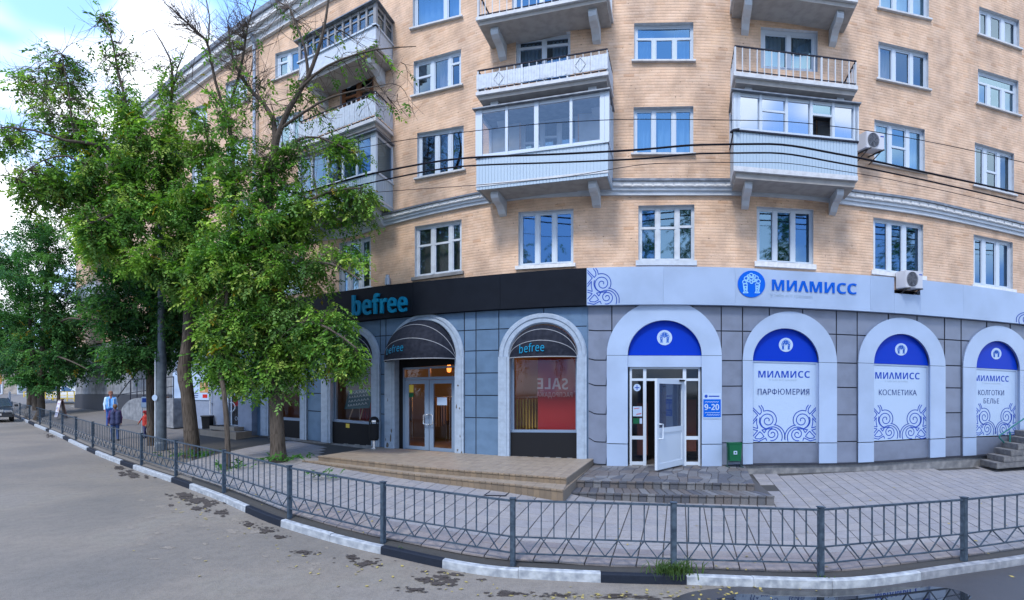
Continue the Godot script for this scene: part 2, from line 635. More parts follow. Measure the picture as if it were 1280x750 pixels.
	M.twig = mat(0.110, 0.090, 0.080, 0.9)
	M.cable = mat(0.012, 0.012, 0.018, 0.6)
	M.leaf = mat(1, 1, 1, 0.55)
	M.leaf.vertex_color_use_as_albedo = true
	M.leaf.backlight_enabled = true
	M.leaf.backlight = Color(0.75, 0.85, 0.45)
	for dm in ["sign_black", "awning", "black", "fence", "joint", "kerb_black", "rail_dark", "cable", "green_bin", "plinth_dark", "blue", "letter_blue", "logo_blue", "line_blue", "navy", "teal", "clad_dark", "clad_dark2", "leaf", "bark", "twig", "red"]:
		M[dm].metallic_specular = 0.18
	M.body = mat(1, 1, 1, 0.85)
	M.body.vertex_color_use_as_albedo = true

# ---------------------------------------------------------------- tables of the place
func make_tables() -> void:
	T.k = curve(v2([-120, 4.5, -60, 6.0, 0, 9.5, 60, 15, 95, 19, 115, 20.5, 140, 22.2, 170, 24.4, 200, 26.5, 260, 30, 330, 33.8, 420, 37.8, 490, 40.8, 550, 43.4, 640, 46.8, 735, 48.7, 850, 49.2, 950, 48.6, 1060, 46.8, 1140, 44.7, 1248, 41.2, 1300, 39.3, 1360, 37, 1460, 32]))
	T.kf = curve(v2([-120, 6.5, -60, 9, 0, 13.5, 25, 17.8, 50, 23, 78, 27.6, 95, 31, 142, 39, 177, 43.6, 220, 49, 280, 58, 362, 72, 479, 83, 640, 92, 842, 94.5, 1026, 94.5, 1205, 86.4, 1280, 82, 1340, 78, 1460, 70]))
	T.gf = curve(v2([-120, -1.0, -60, -1.2, 0, -1.45, 25, -1.57, 50, -1.68, 95, -1.86, 142, -1.98, 220, -2.1, 362, -2.16, 479, -2.24, 640, -2.33, 842, -2.35, 1026, -2.41, 1205, -2.41, 1460, -2.41]))
	T.gb = curve(v2([-120, 0.6, -60, 0.4, 0, 0.1, 60, -0.45, 95, -0.92, 140, -0.98, 215, -1.45, 260, -1.52, 331, -1.6, 413, -1.69, 495, -1.75, 581, -1.75, 690, -1.78, 750, -2.02, 850, -2.05, 950, -2.05, 1060, -2.06, 1190, -2.14, 1300, -2.2, 1460, -2.3]))
	for x in range(X0, X1 + 2):
		var i := x - X0
		var k: float = T.k[i]
		var p := Vector3((x - PX) / k, 0, -F / k)
		if i == 0:
			arc.append(0.0)
		else:
			var k0: float = T.k[i - 1]
			arc.append(arc[i - 1] + p.distance_to(Vector3((x - 1 - PX) / k0, 0, -F / k0)))
	for x in range(X0, X1 + 2):
		var i := x - X0
		var a := maxi(0, i - 6)
		var b := mini(T.k.size() - 1, i + 6)
		var d := Vector3((b + X0 - PX) / T.k[b] - (a + X0 - PX) / T.k[a], 0, -F / T.k[b] + F / T.k[a]).normalized()
		nrm.append(Vector3(-d.z, 0, d.x))
	var left := func(h0: float, h1: float) -> Array:
		var out := []
		for x in [-60, 95, 140, 200, 260, 330, 400]:
			out.append(Vector2(x, PY - lerpf(h0, h1, clampf((x - 95) / 305.0, 0, 1)) * tab(T.k, x)))
		return out
	T.ct = curve(left.call(5.55, 5.5) + v2([430, 285, 490, 268, 550, 254, 610, 242, 680, 232, 760, 227, 917, 227, 1000, 232, 1053, 239, 1147, 251.5, 1200, 263, 1280, 282, 1340, 298]))
	T.cb = curve(left.call(5.2, 5.17) + v2([430, 298, 490, 281, 550, 266.5, 610, 255, 680, 247.5, 760, 245, 917, 245, 1000, 249.5, 1053, 256, 1147, 269, 1200, 279, 1280, 297, 1340, 312]))
	T.st = curve(left.call(3.3, 3.3) + v2([425, 366.5, 505, 356, 600, 347, 640, 343.5, 735, 337, 830, 335.2, 930, 337, 960, 339.2, 1080, 346, 1170, 354, 1240, 363, 1280, 369.5, 1340, 380]))
	T.sb = curve(left.call(2.3, 2.3) + v2([425, 405, 475, 399.5, 540, 393.5, 600, 389, 640, 387, 735, 383, 830, 382, 900, 382.8, 960, 384.5, 1100, 391.5, 1200, 399, 1280, 406.5, 1340, 413]))
	T.base = curve(v2([-60, 500, 95, 510, 140, 514, 170, 520, 215, 531.5, 260, 536, 331, 544.5, 377, 549, 413, 553.5, 467, 557.5, 495, 561.5, 581, 568, 640, 570.5, 735, 574, 745, 580, 830, 582, 905, 581.5, 940, 580, 1060, 578.5, 1190, 570.5, 1240, 568, 1340, 561]))
	T.mid34 = curve([Vector2(-60, yh(-60, 8.2)), Vector2(95, yh(95, 8.2)), Vector2(200, yh(200, 8.2)), Vector2(300, yh(300, 8.2)), Vector2(400, yh(400, 8.2)), Vector2(548, 137), Vector2(680, 113), Vector2(830, 104), Vector2(960, 107), Vector2(1125, 131), Vector2(1243, 161), Vector2(1340, 190)])
	T.mid45 = curve([Vector2(-60, yh(-60, 10.7)), Vector2(95, yh(95, 10.7)), Vector2(200, yh(200, 10.7)), Vector2(300, yh(300, 10.7)), Vector2(400, yh(400, 10.5)), Vector2(548, 49), Vector2(680, 16), Vector2(830, 0), Vector2(960, 5), Vector2(1125, 38), Vector2(1243, 72), Vector2(1340, 105)])

func f(key: String) -> Callable:
	var t: PackedFloat32Array = T[key]
	return func(x: float) -> float: return tab(t, x)

func hf(h: float) -> Callable:
	return func(x: float) -> float: return PY - h * K(x)

func fr(a: Callable, b: Callable, t: float, d := 0.0) -> Callable:
	return func(x: float) -> float: return lerpf(a.call(x), b.call(x), t) + d

func make_sky() -> Texture2D:
	# air and clouds only: bright cumulus low down, blue between, the same all round
	var w := 1024
	var h := 512
	var n := FastNoiseLite.new()
	n.seed = 387
	n.noise_type = FastNoiseLite.TYPE_SIMPLEX_SMOOTH
	n.frequency = 1.5
	n.fractal_octaves = 5
	var im := Image.create(w, h, false, Image.FORMAT_RGBF)
	for y in h:
		var el := (0.5 - (y + 0.5) / h) * PI
		var se := sin(el)
		for x in w:
			var az := (x + 0.5) / w * TAU
			var d := Vector3(sin(az) * cos(el), se, -cos(az) * cos(el))
			var up := clampf(se, 0.0, 1.0)
			var c := Color(0.50, 0.70, 0.98).lerp(Color(0.13, 0.34, 0.88), pow(up, 0.5))
			var q := d / (absf(se) * 0.9 + 0.35)
			var v := n.get_noise_3d(q.x * 0.9 + 3.1, q.y * 1.6, q.z * 0.9 - 1.7)
			var cover := smoothstep(-0.02, 0.2, v + 0.125 - up * 0.24)
			var br := 1.0 + 0.35 * n.get_noise_3d(q.x * 2.0 + 9.0, q.y * 3.0, q.z * 2.0)
			c = c.lerp(Color(1.0, 1.03, 1.08) * br, cover * 0.92)
			if se < 0.0:
				c = Color(0.62, 0.72, 0.85).lerp(Color(0.20, 0.20, 0.20), clampf(-se * 6.0, 0.0, 1.0))
			im.set_pixel(x, y, c)
	return ImageTexture.create_from_image(im)

func _ready() -> void:
	rng.seed = 4242
	var cam := Camera3D.new()
	cam.name = "camera"
	cam.projection = Camera3D.PROJECTION_FRUSTUM
	cam.near = 0.05
	cam.far = 900.0
	cam.size = 0.05 * 750.0 / F
	cam.frustum_offset = Vector2(0, 0.05 * (PY - 375.0) / F)
	cam.position = Vector3(0, HC, 0)
	add_child(cam)
	cam.current = true
	var env := Environment.new()
	env.background_mode = Environment.BG_SKY
	var sky := Sky.new()
	var sm := PanoramaSkyMaterial.new()
	sm.panorama = make_sky()
	sky.sky_material = sm
	env.sky = sky
	env.background_energy_multiplier = 1.0
	env.tonemap_mode = Environment.TONE_MAPPER_LINEAR
	env.tonemap_exposure = 2.1
	env.sdfgi_enabled = true
	env.ssao_enabled = true
	env.ssil_enabled = true
	var we := WorldEnvironment.new()
	we.name = "environment"
	we.environment = env
	add_child(we)
	var sun := DirectionalLight3D.new()
	sun.name = "sun"
	sun.light_energy = 0.5
	sun.light_color = Color(1.0, 0.97, 0.93)
	sun.light_angular_distance = 12.0
	sun.shadow_enabled = true
	sun.look_at_from_position(Vector3.ZERO, Vector3(0.28, -0.78, -0.56))
	add_child(sun)
	make_materials()
	make_tables()
	make_ground()
	make_building()
	make_all_else()

# ---------------------------------------------------------------- ground
func make_ground() -> void:
	# terrain: one sheet to the horizon, rising behind the far end of the street
	var mb := MB.new()
	var xs := [-420.0, -260.0, -160.0, -110.0, -85.0, -65.0, -52.0, -42.0, -34.0, -26.0, -18.0, -8.0, 4.0, 20.0, 45.0, 100.0, 250.0, 420.0]
	var zs := [420.0, 200.0, 90.0, 40.0, 10.0, -15.0, -30.0, -38.0, -42.0, -46.0, -50.0, -54.0, -58.0, -62.0, -70.0, -90.0, -150.0, -300.0, -450.0]
	var hh := func(x: float, z: float) -> float:
		return HC - 3.0 + smoothstep(-37.0, -62.0, z) * 2.55
	for i in zs.size() - 1:
		for j in xs.size() - 1:
			var p := []
			for q in [[j, i + 1], [j + 1, i + 1], [j + 1, i], [j, i]]:
				p.append(Vector3(xs[q[0]], hh.call(xs[q[0]], zs[q[1]]), zs[q[1]]))
			mb.quad(p[0], p[1], p[2], p[3])
	struct(build("ground", mb, M.ground))
	# carriageway
	mb = MB.new()
	var offs := [0.17, 0.35, 0.5, 1.0, 2.0, 3.5, 5.5, 8.0, 11.0, 14.0, 17.0]
	var x := -100.0
	while x < 1440.0:
		var st := 6.0 if x < 60 else 14.0
		for i in offs.size() - 1:
			mb.quad(fence_at(x, offs[i], -0.115), fence_at(x + st, offs[i], -0.115), fence_at(x + st, offs[i + 1], -0.115), fence_at(x, offs[i + 1], -0.115))
		x += st
	struct(build("road", mb, M.asphalt))
	# opposite pavement with its kerb
	mb = MB.new()
	x = -60.0
	while x < 1420.0:
		mb.quad(fence_at(x, 15.0, -0.02), fence_at(x + 20, 15.0, -0.02), fence_at(x + 20, 21.0, 0.0), fence_at(x, 21.0, 0.0))
		mb.quad(fence_at(x, 15.0, -0.16), fence_at(x + 20, 15.0, -0.16), fence_at(x + 20, 15.0, -0.02), fence_at(x, 15.0, -0.02))
		x += 20.0
	struct(build("opposite_pavement", mb, M.concrete))
	# pavement bed between kerb and facade
	var walk := node("sidewalk")
	struct(walk)
	mb = MB.new()
	x = -60.0
	while x < 1420.0:
		var st2 := 10.0
		var n := 10
		for i in n:
			var q := []
			for c in [[x, i + 1], [x + st2, i + 1], [x + st2, i], [x, i]]:
				var t: float = float(c[1]) / n
				var kf := KF(c[0])
				var kb := K(c[0])
				var k := 1.0 / lerpf(1.0 / kf, 1.0 / kb, t)
				var p := at(c[0], 0, k)
				p.y = HC + lerpf(tab(T.gf, c[0]), tab(T.gb, c[0]), pow(t, 0.6)) - 0.012
				q.append(p)
			mb.quad(q[0], q[1], q[2], q[3])
		mb.quad(fence_at(x, 0.0, -0.012), fence_at(x + st2, 0.0, -0.012), fence_at(x + st2, 0.12, -0.012), fence_at(x, 0.12, -0.012))
		x += st2
	build("bedding", mb, M.pave_base, walk)
	# asphalt footway on the left, tiles elsewhere
	mb = MB.new()
	x = -60.0
	while x < 240.0:
		for i in 10:
			var q := []
			for c in [[x, i + 1], [x + 10, i + 1], [x + 10, i], [x, i]]:
				var t: float = float(c[1]) / 10
				var k := 1.0 / lerpf(1.0 / KF(c[0]), 1.0 / K(c[0]), t)
				var p := at(c[0], 0, k)
				p.y = HC + lerpf(tab(T.gf, c[0]), tab(T.gb, c[0]), pow(t, 0.6)) - 0.004
				q.append(p)
			mb.quad(q[0], q[1], q[2], q[3])
		x += 10.0
	build("footway_asphalt", mb, tri_tex(mat(0.15, 0.14, 0.13, 0.9), T.asphalt, 0.8, T.asphalt_n, 0.4), walk)
	make_tiles(walk)
	make_kerb()

func tile_mesh(q: Array, th: float) -> MB:
	var mb := MB.new()
	var c: Vector3 = (q[0] + q[1] + q[2] + q[3]) / 4.0
	var t := []
	for p in q:
		t.append(p + (c - p).normalized() * 0.004 + Vector3.UP * 0.0)
	mb.quad(t[0], t[1], t[2], t[3])
	for i in 4:
		var a: Vector3 = q[i] + Vector3.DOWN * 0.004
		var b: Vector3 = q[(i + 1) % 4] + Vector3.DOWN * 0.004
		mb.quad(t[(i + 1) % 4], t[i], a, b)
		mb.quad(b, a, a + Vector3.DOWN * th, b + Vector3.DOWN * th)
	return mb

func make_tiles(walk: Node3D) -> void:
	var dir := Vector3(0.29, 0, -0.957)
	# stations along the fence line every 0.34 m
	var st := []
	var x := 205.0
	var last := fence_at(x, -0.12, 0)
	st.append(last)
	while x < 1660.0:
		x += 0.5
		var p := fence_at(x, -0.12, 0)
		if Vector2(p.x, p.z).distance_to(Vector2(last.x, last.z)) >= 0.345:
			st.append(p)
			last = p
	var rows := []
	for i in 4:
		rows.append(i * 0.205)
	var v := 0.82
	while v < 13.0:
		rows.append(v)
		v += 0.36
	var all := []
	for j in rows.size() - 1:
		for i in st.size() - 1:
			var q := []
			var bad := false
			for c in [[i, j + 1], [i + 1, j + 1], [i + 1, j], [i, j]]:
				var p: Vector3 = st[c[0]] + dir * rows[c[1]]
				var xx := PX + F * p.x / -p.z
				var kk := F / -p.z
				if xx < 200 or xx > 1440 or kk < K(xx) * 1.003 or p.z > -3.0:
					bad = true
					break
				p.y = ground_at(p.x, p.z) + rng.randf_range(-0.003, 0.003)
				q.append(p)
			if bad:
				continue
			var c0: Vector3 = (q[0] + q[2]) * 0.5
			var cx := PX + F * c0.x / -c0.z
			var cy := PY - (c0.y - HC) * F / -c0.z
			if cx > 402 and cx < 966 and not (cx > 945 and cy < 606):   # under the shop steps
				var lim := lerpf(590, 622, clampf((cx - 402) / 300.0, 0, 1)) if cx < 706 else 623.0
				if cy < lim - 6 - (0.0 if cx > 470 else 12.0):
					continue
			for a in 4:
				q[a] = q[a].lerp(c0, 0.048)
			all.append([c0.length() + (40.0 if cx > 1300 or cx < 330 else 0.0), q, j < 3])
	all.sort_custom(func(a, b): return a[0] < b[0])
	var rest := [MB.new(), MB.new(), MB.new(), MB.new()]
	for n in all.size():
		var tone := rng.randi() % 4
		var e: Array = all[n]
		if n < 296:
			build("paving_tile", tile_mesh(e[1], 0.02), (M.paver if e[2] else M.tile)[tone], walk)
		else:
			var mb: MB = rest[tone]
			var t := tile_mesh(e[1], 0.02)
			mb.v.append_array(t.v); mb.n.append_array(t.n); mb.uv.append_array(t.uv); mb.c.append_array(t.c)
	for tone in 4:
		var o := build("far_paving_tiles", rest[tone], M.tile[tone], walk)
		struct(o, "stuff")

func make_kerb() -> void:
	var kerb := node("kerb")
	struct(kerb)
	var cuts := [-40, -10, 5, 18, 30, 40, 48, 63, 67, 85, 92, 116, 127, 159, 175, 224, 247, 319, 363, 424, 486, 561, 650, 750, 853, 935, 1030, 1135, 1215, 1290, 1380]
	var cols := "WBWBWBWBWBWBWBWBWBWWBWWBWWWGGG"
	for i in cuts.size() - 1:
		var mb := MB.new()
		var a: float = cuts[i]
		var b: float = cuts[i + 1]
		var g := 0.25
		var n := maxi(1, ceili((b - a) / 16.0))
		var wob := rng.randf_range(-0.008, 0.008)
		for s in n:
			var p := []
			for e in [lerpf(a + g, b - g, float(s) / n), lerpf(a + g, b - g, float(s + 1) / n)]:
				# profile: inner top, outer top with a chamfer, foot
				p.append([fence_at(e, 0.095, -0.10), fence_at(e, 0.095, 0.008 + wob), fence_at(e, 0.165, 0.006 + wob), fence_at(e, 0.18, -0.01 + wob), fence_at(e, 0.186, -0.2)])
			for t in 4:
				mb.quad(p[0][t], p[1][t], p[1][t + 1], p[0][t + 1])
			if s == 0:
				for t in range(1, 4):
					mb.tri(p[0][0], p[0][t + 1], p[0][t])
			if s == n - 1:
				for t in range(1, 4):
					mb.tri(p[1][0], p[1][t], p[1][t + 1])
		var m: Material = {"W": M.kerb_white, "B": M.kerb_black, "G": M.kerb_grey}[cols[i]]
		build("kerb_stone", mb, m, kerb)

# ---------------------------------------------------------------- building
func wpt(w: Array, u: float, v: float) -> Vector2:
	return Vector2(lerpf(w[0], w[1], u), lerpf(lerpf(w[2], w[3], u), lerpf(w[4], w[5], u), v))

func wslab(mb: MB, w: Array, u0: float, u1: float, v0: float, v1: float, o: float, th: float) -> void:
	var p := []
	for c in [[u0, v0], [u1, v0], [u1, v1], [u0, v1]]:
		var q := wpt(w, c[0], c[1])
		p.append(S(q.x, q.y, o))
	mb.slab(p, -OUT * th)

# w: x0 x1, top-left y, top-right y, bottom-left y, bottom-right y
# spec: cols = mullion positions, tran = [[v, u0, u1], ...], glass, curtain, frame material, sill
func window(parent: Node, w: Array, spec: Dictionary) -> Node3D:
	var wn := node("window", parent)
	var pw: float = w[1] - w[0]
	var ph: float = w[4] - w[2]
	var rec: float = spec.get("rec", 0.16)
	var mb := MB.new()
	# reveal
	var c := []
	for q in [[0, 0], [1, 0], [1, 1], [0, 1]]:
		c.append(wpt(w, q[0], q[1]))
	for i in 4:
		var a: Vector2 = c[i]
		var b: Vector2 = c[(i + 1) % 4]
		mb.quad(S(b.x, b.y, 0.0), S(a.x, a.y, 0.0), S(a.x, a.y, -rec - 0.08), S(b.x, b.y, -rec - 0.08))
	build("reveal", mb, spec.get("reveal", M.old_white), wn)
	var fw: float = spec.get("fw", 2.7)
	var bu := fw / pw
	var bv := fw / ph
	mb = MB.new()
	var o0 := -rec + 0.05
	wslab(mb, w, 0, 1, 0, bv, o0, 0.07)
	wslab(mb, w, 0, 1, 1 - bv, 1, o0, 0.07)
	wslab(mb, w, 0, bu, bv, 1 - bv, o0, 0.07)
	wslab(mb, w, 1 - bu, 1, bv, 1 - bv, o0, 0.07)
	var cols: Array = spec.get("cols", [0.35, 0.66])
	var us := [0.0] + cols + [1.0]
	var hw: float = minf(spec.get("mw", 3.6), 4.2) / pw * 0.5
	var tr: Array = spec.get("tran", [])
	var vtop := bv
	var full := -1.0
	for t in tr:
		if t[1] <= 0.0 and t[2] >= 1.0 and spec.get("below", false):
			full = t[0]
	for u in cols:
		wslab(mb, w, u - hw, u + hw, (full if full > 0 else bv), 1 - bv, o0 + 0.004, 0.07)
	for t in tr:
		wslab(mb, w, maxf(t[1], bu), minf(t[2], 1 - bu), t[0] - hw * 0.7 * pw / ph, t[0] + hw * 0.7 * pw / ph, o0 + 0.002, 0.07)
	# sash edges
	var lights := []
	if full > 0:
		lights.append([bu, 1 - bu, bv, full])
	for i in us.size() - 1:
		var u0: float = us[i] + (bu if i == 0 else hw)
		var u1: float = us[i + 1] - (bu if i == us.size() - 2 else hw)
		var v0 := full if full > 0 else bv
		var cut := [v0]
		for t in tr:
			if full < 0 and t[1] < u0 + 0.02 and t[2] > u1 - 0.02:
				cut.append(t[0])
		cut.append(1 - bv)
		for j in cut.size() - 1:
			lights.append([u0, u1, cut[j], cut[j + 1]])
	build("frame", mb, spec.get("frame", M.plastic), wn)
	var g: Material = spec.get("glass", M.glass_sky)
	for l in lights:
		mb = MB.new()
		var du := 1.4 / pw
		var dv := 1.4 / ph
		var p := []
		for q in [[l[0], l[2]], [l[1], l[2]], [l[1], l[3]], [l[0], l[3]]]:
			var e := wpt(w, q[0], q[1])
			p.append(S(e.x, e.y, o0 - 0.035))
		# each pane sits a hair out of true, as glazing does
		var tilt := rng.randf_range(-0.004, 0.004)
		p[0] += OUT * tilt
		p[1] += OUT * -tilt
		p[2] += OUT * rng.randf_range(-0.003, 0.003)
		mb.quad(p[0], p[1], p[2], p[3])
		build("pane", mb, g, wn)
		mb = MB.new()
		for s in [[l[0], l[1], l[2], l[2] + dv], [l[0], l[1], l[3] - dv, l[3]], [l[0], l[0] + du, l[2] + dv, l[3] - dv], [l[1] - du, l[1], l[2] + dv, l[3] - dv]]:
			wslab(mb, w, s[0], s[1], s[2], s[3], o0 - 0.012, 0.04)
		build("sash", mb, spec.get("frame", M.plastic), wn)
	# curtains
	var cu: String = spec.get("curtain", "")
	var parts: Array = spec.get("drape", [[0.04, 0.4], [0.62, 0.96]])
	if cu:
		for d in parts:
			mb = MB.new()
			var n := 14
			var ph0 := rng.randf() * TAU
			for i in n:
				var q0 := wpt(w, lerpf(d[0], d[1], float(i) / n), 0.02)
				var q1 := wpt(w, lerpf(d[0], d[1], float(i + 1) / n), 0.02)
				var r0 := wpt(w, lerpf(d[0], d[1], float(i) / n), 1.0)
				var r1 := wpt(w, lerpf(d[0], d[1], float(i + 1) / n), 1.0)
				var z0 := -rec - 0.2 + 0.035 * sin(i * 2.1 + ph0)
				var z1 := -rec - 0.2 + 0.035 * sin((i + 1) * 2.1 + ph0)
				mb.quad(S(q0.x, q0.y, z0), S(q1.x, q1.y, z1), S(r1.x, r1.y, z1), S(r0.x, r0.y, z0))
			build("curtain", mb, M[cu], wn)
	# room behind
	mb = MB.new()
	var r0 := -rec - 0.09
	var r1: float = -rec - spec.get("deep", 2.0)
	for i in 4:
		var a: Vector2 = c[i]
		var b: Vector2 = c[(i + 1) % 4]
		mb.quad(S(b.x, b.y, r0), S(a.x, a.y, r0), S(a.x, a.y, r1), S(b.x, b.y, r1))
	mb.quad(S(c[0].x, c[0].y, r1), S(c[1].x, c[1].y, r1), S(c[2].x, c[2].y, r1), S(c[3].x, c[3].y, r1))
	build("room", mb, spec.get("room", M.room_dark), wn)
	if spec.get("sill", true):
		mb = MB.new()
		var s0: float = w[0] - 3
		var s1: float = w[1] + 3
		var hgt: float = spec.get("sillh", 2.0)
		panel(mb, s0, s1, func(x): return lerpf(w[4], w[5], (x - w[0]) / pw) + 0.3, func(x): return lerpf(w[4], w[5], (x - w[0]) / pw) + 0.3 + hgt, 0.09, 0.12)
		build("sill", mb, spec.get("sillm", M.old_white), wn)
	return wn

func make_building() -> void:
	var b := thing("apartment_building", "five storey tan brick apartment block with balconies above ground floor shops", "building")
	var wall := MB.new()
	var A := [424.0, 463.5, 304.0, 295.0, 369.0, 359.0]
	# columns: [xa, xb, {band: [window, spec]}]
	var blue := {"glass": M.glass_sky, "curtain": "curtain_blue", "room": M.room}
	var low := {"glass": M.glass_low, "sillm": M.concrete, "sillh": 4.5}
	var cols := [
		[95, 228, {}],
		[228, 275, {5: [[239, 259, 136, 129, 163, 156], {"cols": [0.5]}], 4: [[240, 260, 205, 199, 240, 234], {"cols": [0.5]}], 3: [[240, 260, 276, 271, 311, 307], {"cols": [0.5]}], 2: [[240, 260, 357, 353, 393, 389], {"cols": [0.5], "sill": false}]}],
		[275, 330, {5: [[282, 309, 104, 93, 136, 125], {"cols": [0.62]}], 4: [[283, 310, 180, 171, 216, 208], {"cols": [0.5]}], 3: [[283, 310, 255, 248, 292, 286], {"cols": [0.5]}], 2: [[283, 310, 343, 338, 383, 378], {"cols": [0.5], "sill": false}]}],
		[330, 396, {5: [[344, 378, 67, 57, 100, 86], {"cols": [0.45], "tran": [[0.35, 0.0, 0.45]], "frame": M.plastic}], 4: [[345, 379, 146, 138, 187, 177], {"cols": [0.5]}], 3: [[345, 379, 233, 226, 275, 268], {"cols": [0.5]}], 2: [[345, 379, 327, 320, 372, 366], {"cols": [0.5], "sill": false}]}],
		[396, 497, {5: [[408, 455, 48, 22, 80, 60], {"cols": [0.5]}], 4: [[425, 467, 104, 89, 140, 127], {"cols": [0.5], "tran": [[0.5, 0.0, 0.5], [0.45, 0.5, 1.0]], "frame": M.brown_wood, "sill": false, "glass": M.glass_mix}], 3: [[415, 470, 196, 181, 238, 226], {"cols": [0.33, 0.66], "sill": false}], 2: [A, {"cols": [0.28, 0.63], "tran": [[0.42, 0.63, 1.0]], "glass": M.glass_low, "curtain": "curtain_white"}]}],
		[497, 600, {5: [[516, 576, -8, -22, 35.7, 20.7], {"cols": [0.66], "glass": M.glass_sky, "curtain": "curtain_blue", "drape": [[0.02, 0.64], [0.68, 0.98]]}],
			4: [[517, 576.3, 77, 61, 120, 106], {"cols": [0.37, 0.74], "tran": [[0.45, 0.0, 0.37], [0.3, 0.74, 1.0]], "glass": M.glass_mix, "curtain": "curtain_white", "drape": [[0.38, 0.72]]}],
			3: [[521.5, 579.5, 166.5, 156.7, 222.7, 211.7], {"cols": [0.4, 0.68], "glass": M.glass_mix}],
			2: [[518.5, 577, 283, 274, 346.7, 339], {"cols": [0.36, 0.74], "tran": [[0.38, 0.0, 0.36], [0.38, 0.36, 0.74], [0.36, 0.74, 1.0]], "glass": M.glass_low, "curtain": "curtain_white", "drape": [[0.03, 0.97]], "sillm": M.concrete, "sillh": 4.0, "frame": M.white_paint}]}],
		[600, 778, {5: [[640, 712, -50, -56, 14, 8], {"cols": [0.5], "sill": false}],
			4: [[645, 713, 47, 39, 104, 100], {"cols": [0.5], "tran": [[0.2, 0.0, 0.5], [0.2, 0.5, 1.0]], "glass": M.glass_mix, "curtain": "curtain_blue", "sill": false}],
			3: [[651, 722, 148, 142, 206, 203], {"cols": [0.36, 0.66], "tran": [[0.5, 0.0, 0.36], [0.4, 0.36, 0.66]], "curtain": "curtain_blue", "sill": false, "glass": M.glass_sky}],
			2: [[648, 716.7, 265, 260.7, 332.7, 329], {"cols": [0.33, 0.64], "glass": M.glass_low, "curtain": "curtain_gold", "drape": [[0.03, 0.2]], "sillm": M.white_brick, "sillh": 4.5, "mw": 6.0}]}],
		[778, 905, {4: [[792.7, 866.7, 29, 27.5, 76, 76], {"cols": [0.33, 0.68], "tran": [[0.36, 0.0, 1.0]], "below": true, "glass": M.glass_sky, "curtain": "curtain_blue", "drape": [[0.03, 0.33], [0.67, 0.97]]}],
			3: [[792, 866.7, 134, 132.5, 192, 192], {"cols": [0.33, 0.67], "glass": M.glass_sky, "curtain": "curtain_blue", "drape": [[0.03, 0.33], [0.4, 0.97]]}],
			2: [[798, 868, 257, 255.5, 326, 326], {"cols": [0.34, 0.69], "tran": [[0.39, 0.0, 0.34], [0.39, 0.34, 0.69], [0.37, 0.69, 1.0]], "glass": M.glass_low, "mw": 6.0, "frame": M.white_paint, "sillh": 6.0, "sillm": M.white_paint}]}],
		[905, 1078, {5: [[948, 1020, -52, -48, 6, 10], {"cols": [0.5], "sill": false}],
			4: [[951, 1022, 33.5, 39, 85, 90], {"cols": [0.5], "mw": 9.0, "fw": 5.0, "glass": M.glass_sky, "curtain": "curtain_blue", "sill": false}],
			3: [[945, 1020, 130, 134, 182, 186], {"cols": [0.35, 0.68], "sill": false, "glass": M.glass_mix}],
			2: [[946, 1016.7, 258, 262, 327, 331], {"cols": [0.33, 0.65], "glass": M.glass_low, "mw": 6.5, "sillm": M.white_brick, "sillh": 6.0}]}],
		[1078, 1190, {5: [[1099, 1161, -36, -24, 10, 24], {"cols": [0.33, 0.67], "glass": M.glass_sky, "curtain": "curtain_blue", "drape": [[0.03, 0.97]]}],
			4: [[1098, 1160.5, 51.5, 66, 98.5, 112], {"cols": [0.33, 0.68], "glass": M.glass_mix, "curtain": "curtain_white", "drape": [[0.03, 0.33]]}],
			3: [[1093, 1156, 149, 161.7, 203.5, 215.5], {"cols": [0.33, 0.68], "tran": [[0.5, 0.33, 0.68]], "glass": M.glass_sky, "curtain": "curtain_blue", "drape": [[0.02, 0.3], [0.7, 0.98]]}],
			2: [[1091.7, 1154, 271.7, 280.7, 338, 345.5], {"cols": [0.34, 0.64], "glass": M.glass_low, "mw": 6.0, "sillm": M.white_brick, "sillh": 5.0}]}],
		[1190, 1330, {5: [[1224, 1274, 8, 25, 43.3, 60.7], {"cols": [0.28, 0.63], "glass": M.glass_mix, "curtain": "curtain_white", "drape": [[0.03, 0.25], [0.68, 0.97]]}],
			4: [[1222.5, 1273, 85.7, 101, 129, 144], {"cols": [0.3, 0.66], "tran": [[0.32, 0.0, 1.0]], "below": true, "glass": M.glass_sky, "curtain": "curtain_white"}],
			3: [[1218.5, 1267.5, 177.7, 192, 231.7, 243.3], {"cols": [0.3, 0.64], "tran": [[0.55, 0.3, 0.64]], "glass": M.glass_mix}],
			2: [[1217, 1266, 293, 303, 355.7, 362], {"cols": [0.3, 0.65], "glass": M.glass_low, "sillm": M.white_brick, "sillh": 4.0}]}],
	]
	var cmid := fr(f("ct"), f("cb"), 0.5)
	var bands := {2: [cmid, fr(f("st"), f("sb"), 0.3)], 3: [f("mid34"), cmid], 4: [f("mid45"), f("mid34")], 5: [hf(13.15), f("mid45")]}
	for c in cols:
		for band in bands:
			var top: Callable = bands[band][0]
			var bot: Callable = bands[band][1]
			if not c[2].has(band):
				patch(wall, c[0], c[1], top, bot)
				continue
			var w: Array = c[2][band][0]
			window(b, w, c[2][band][1])
			patch(wall, c[0], w[0], top, bot)
			patch(wall, w[1], c[1], top, bot)
			var wt := func(x: float) -> float: return lerpf(w[2], w[3], (x - w[0]) / (w[1] - w[0]))
			var wb := func(x: float) -> float: return lerpf(w[4], w[5], (x - w[0]) / (w[1] - w[0]))
			patch(wall, w[0], w[1], top, wt)
			patch(wall, w[0], w[1], wb, bot)
	build("brick_wall", wall, M.brick, b)
	# body of the house behind the facade: ends, back, roof
	var mb := MB.new()
	var back := OUT * -11.0
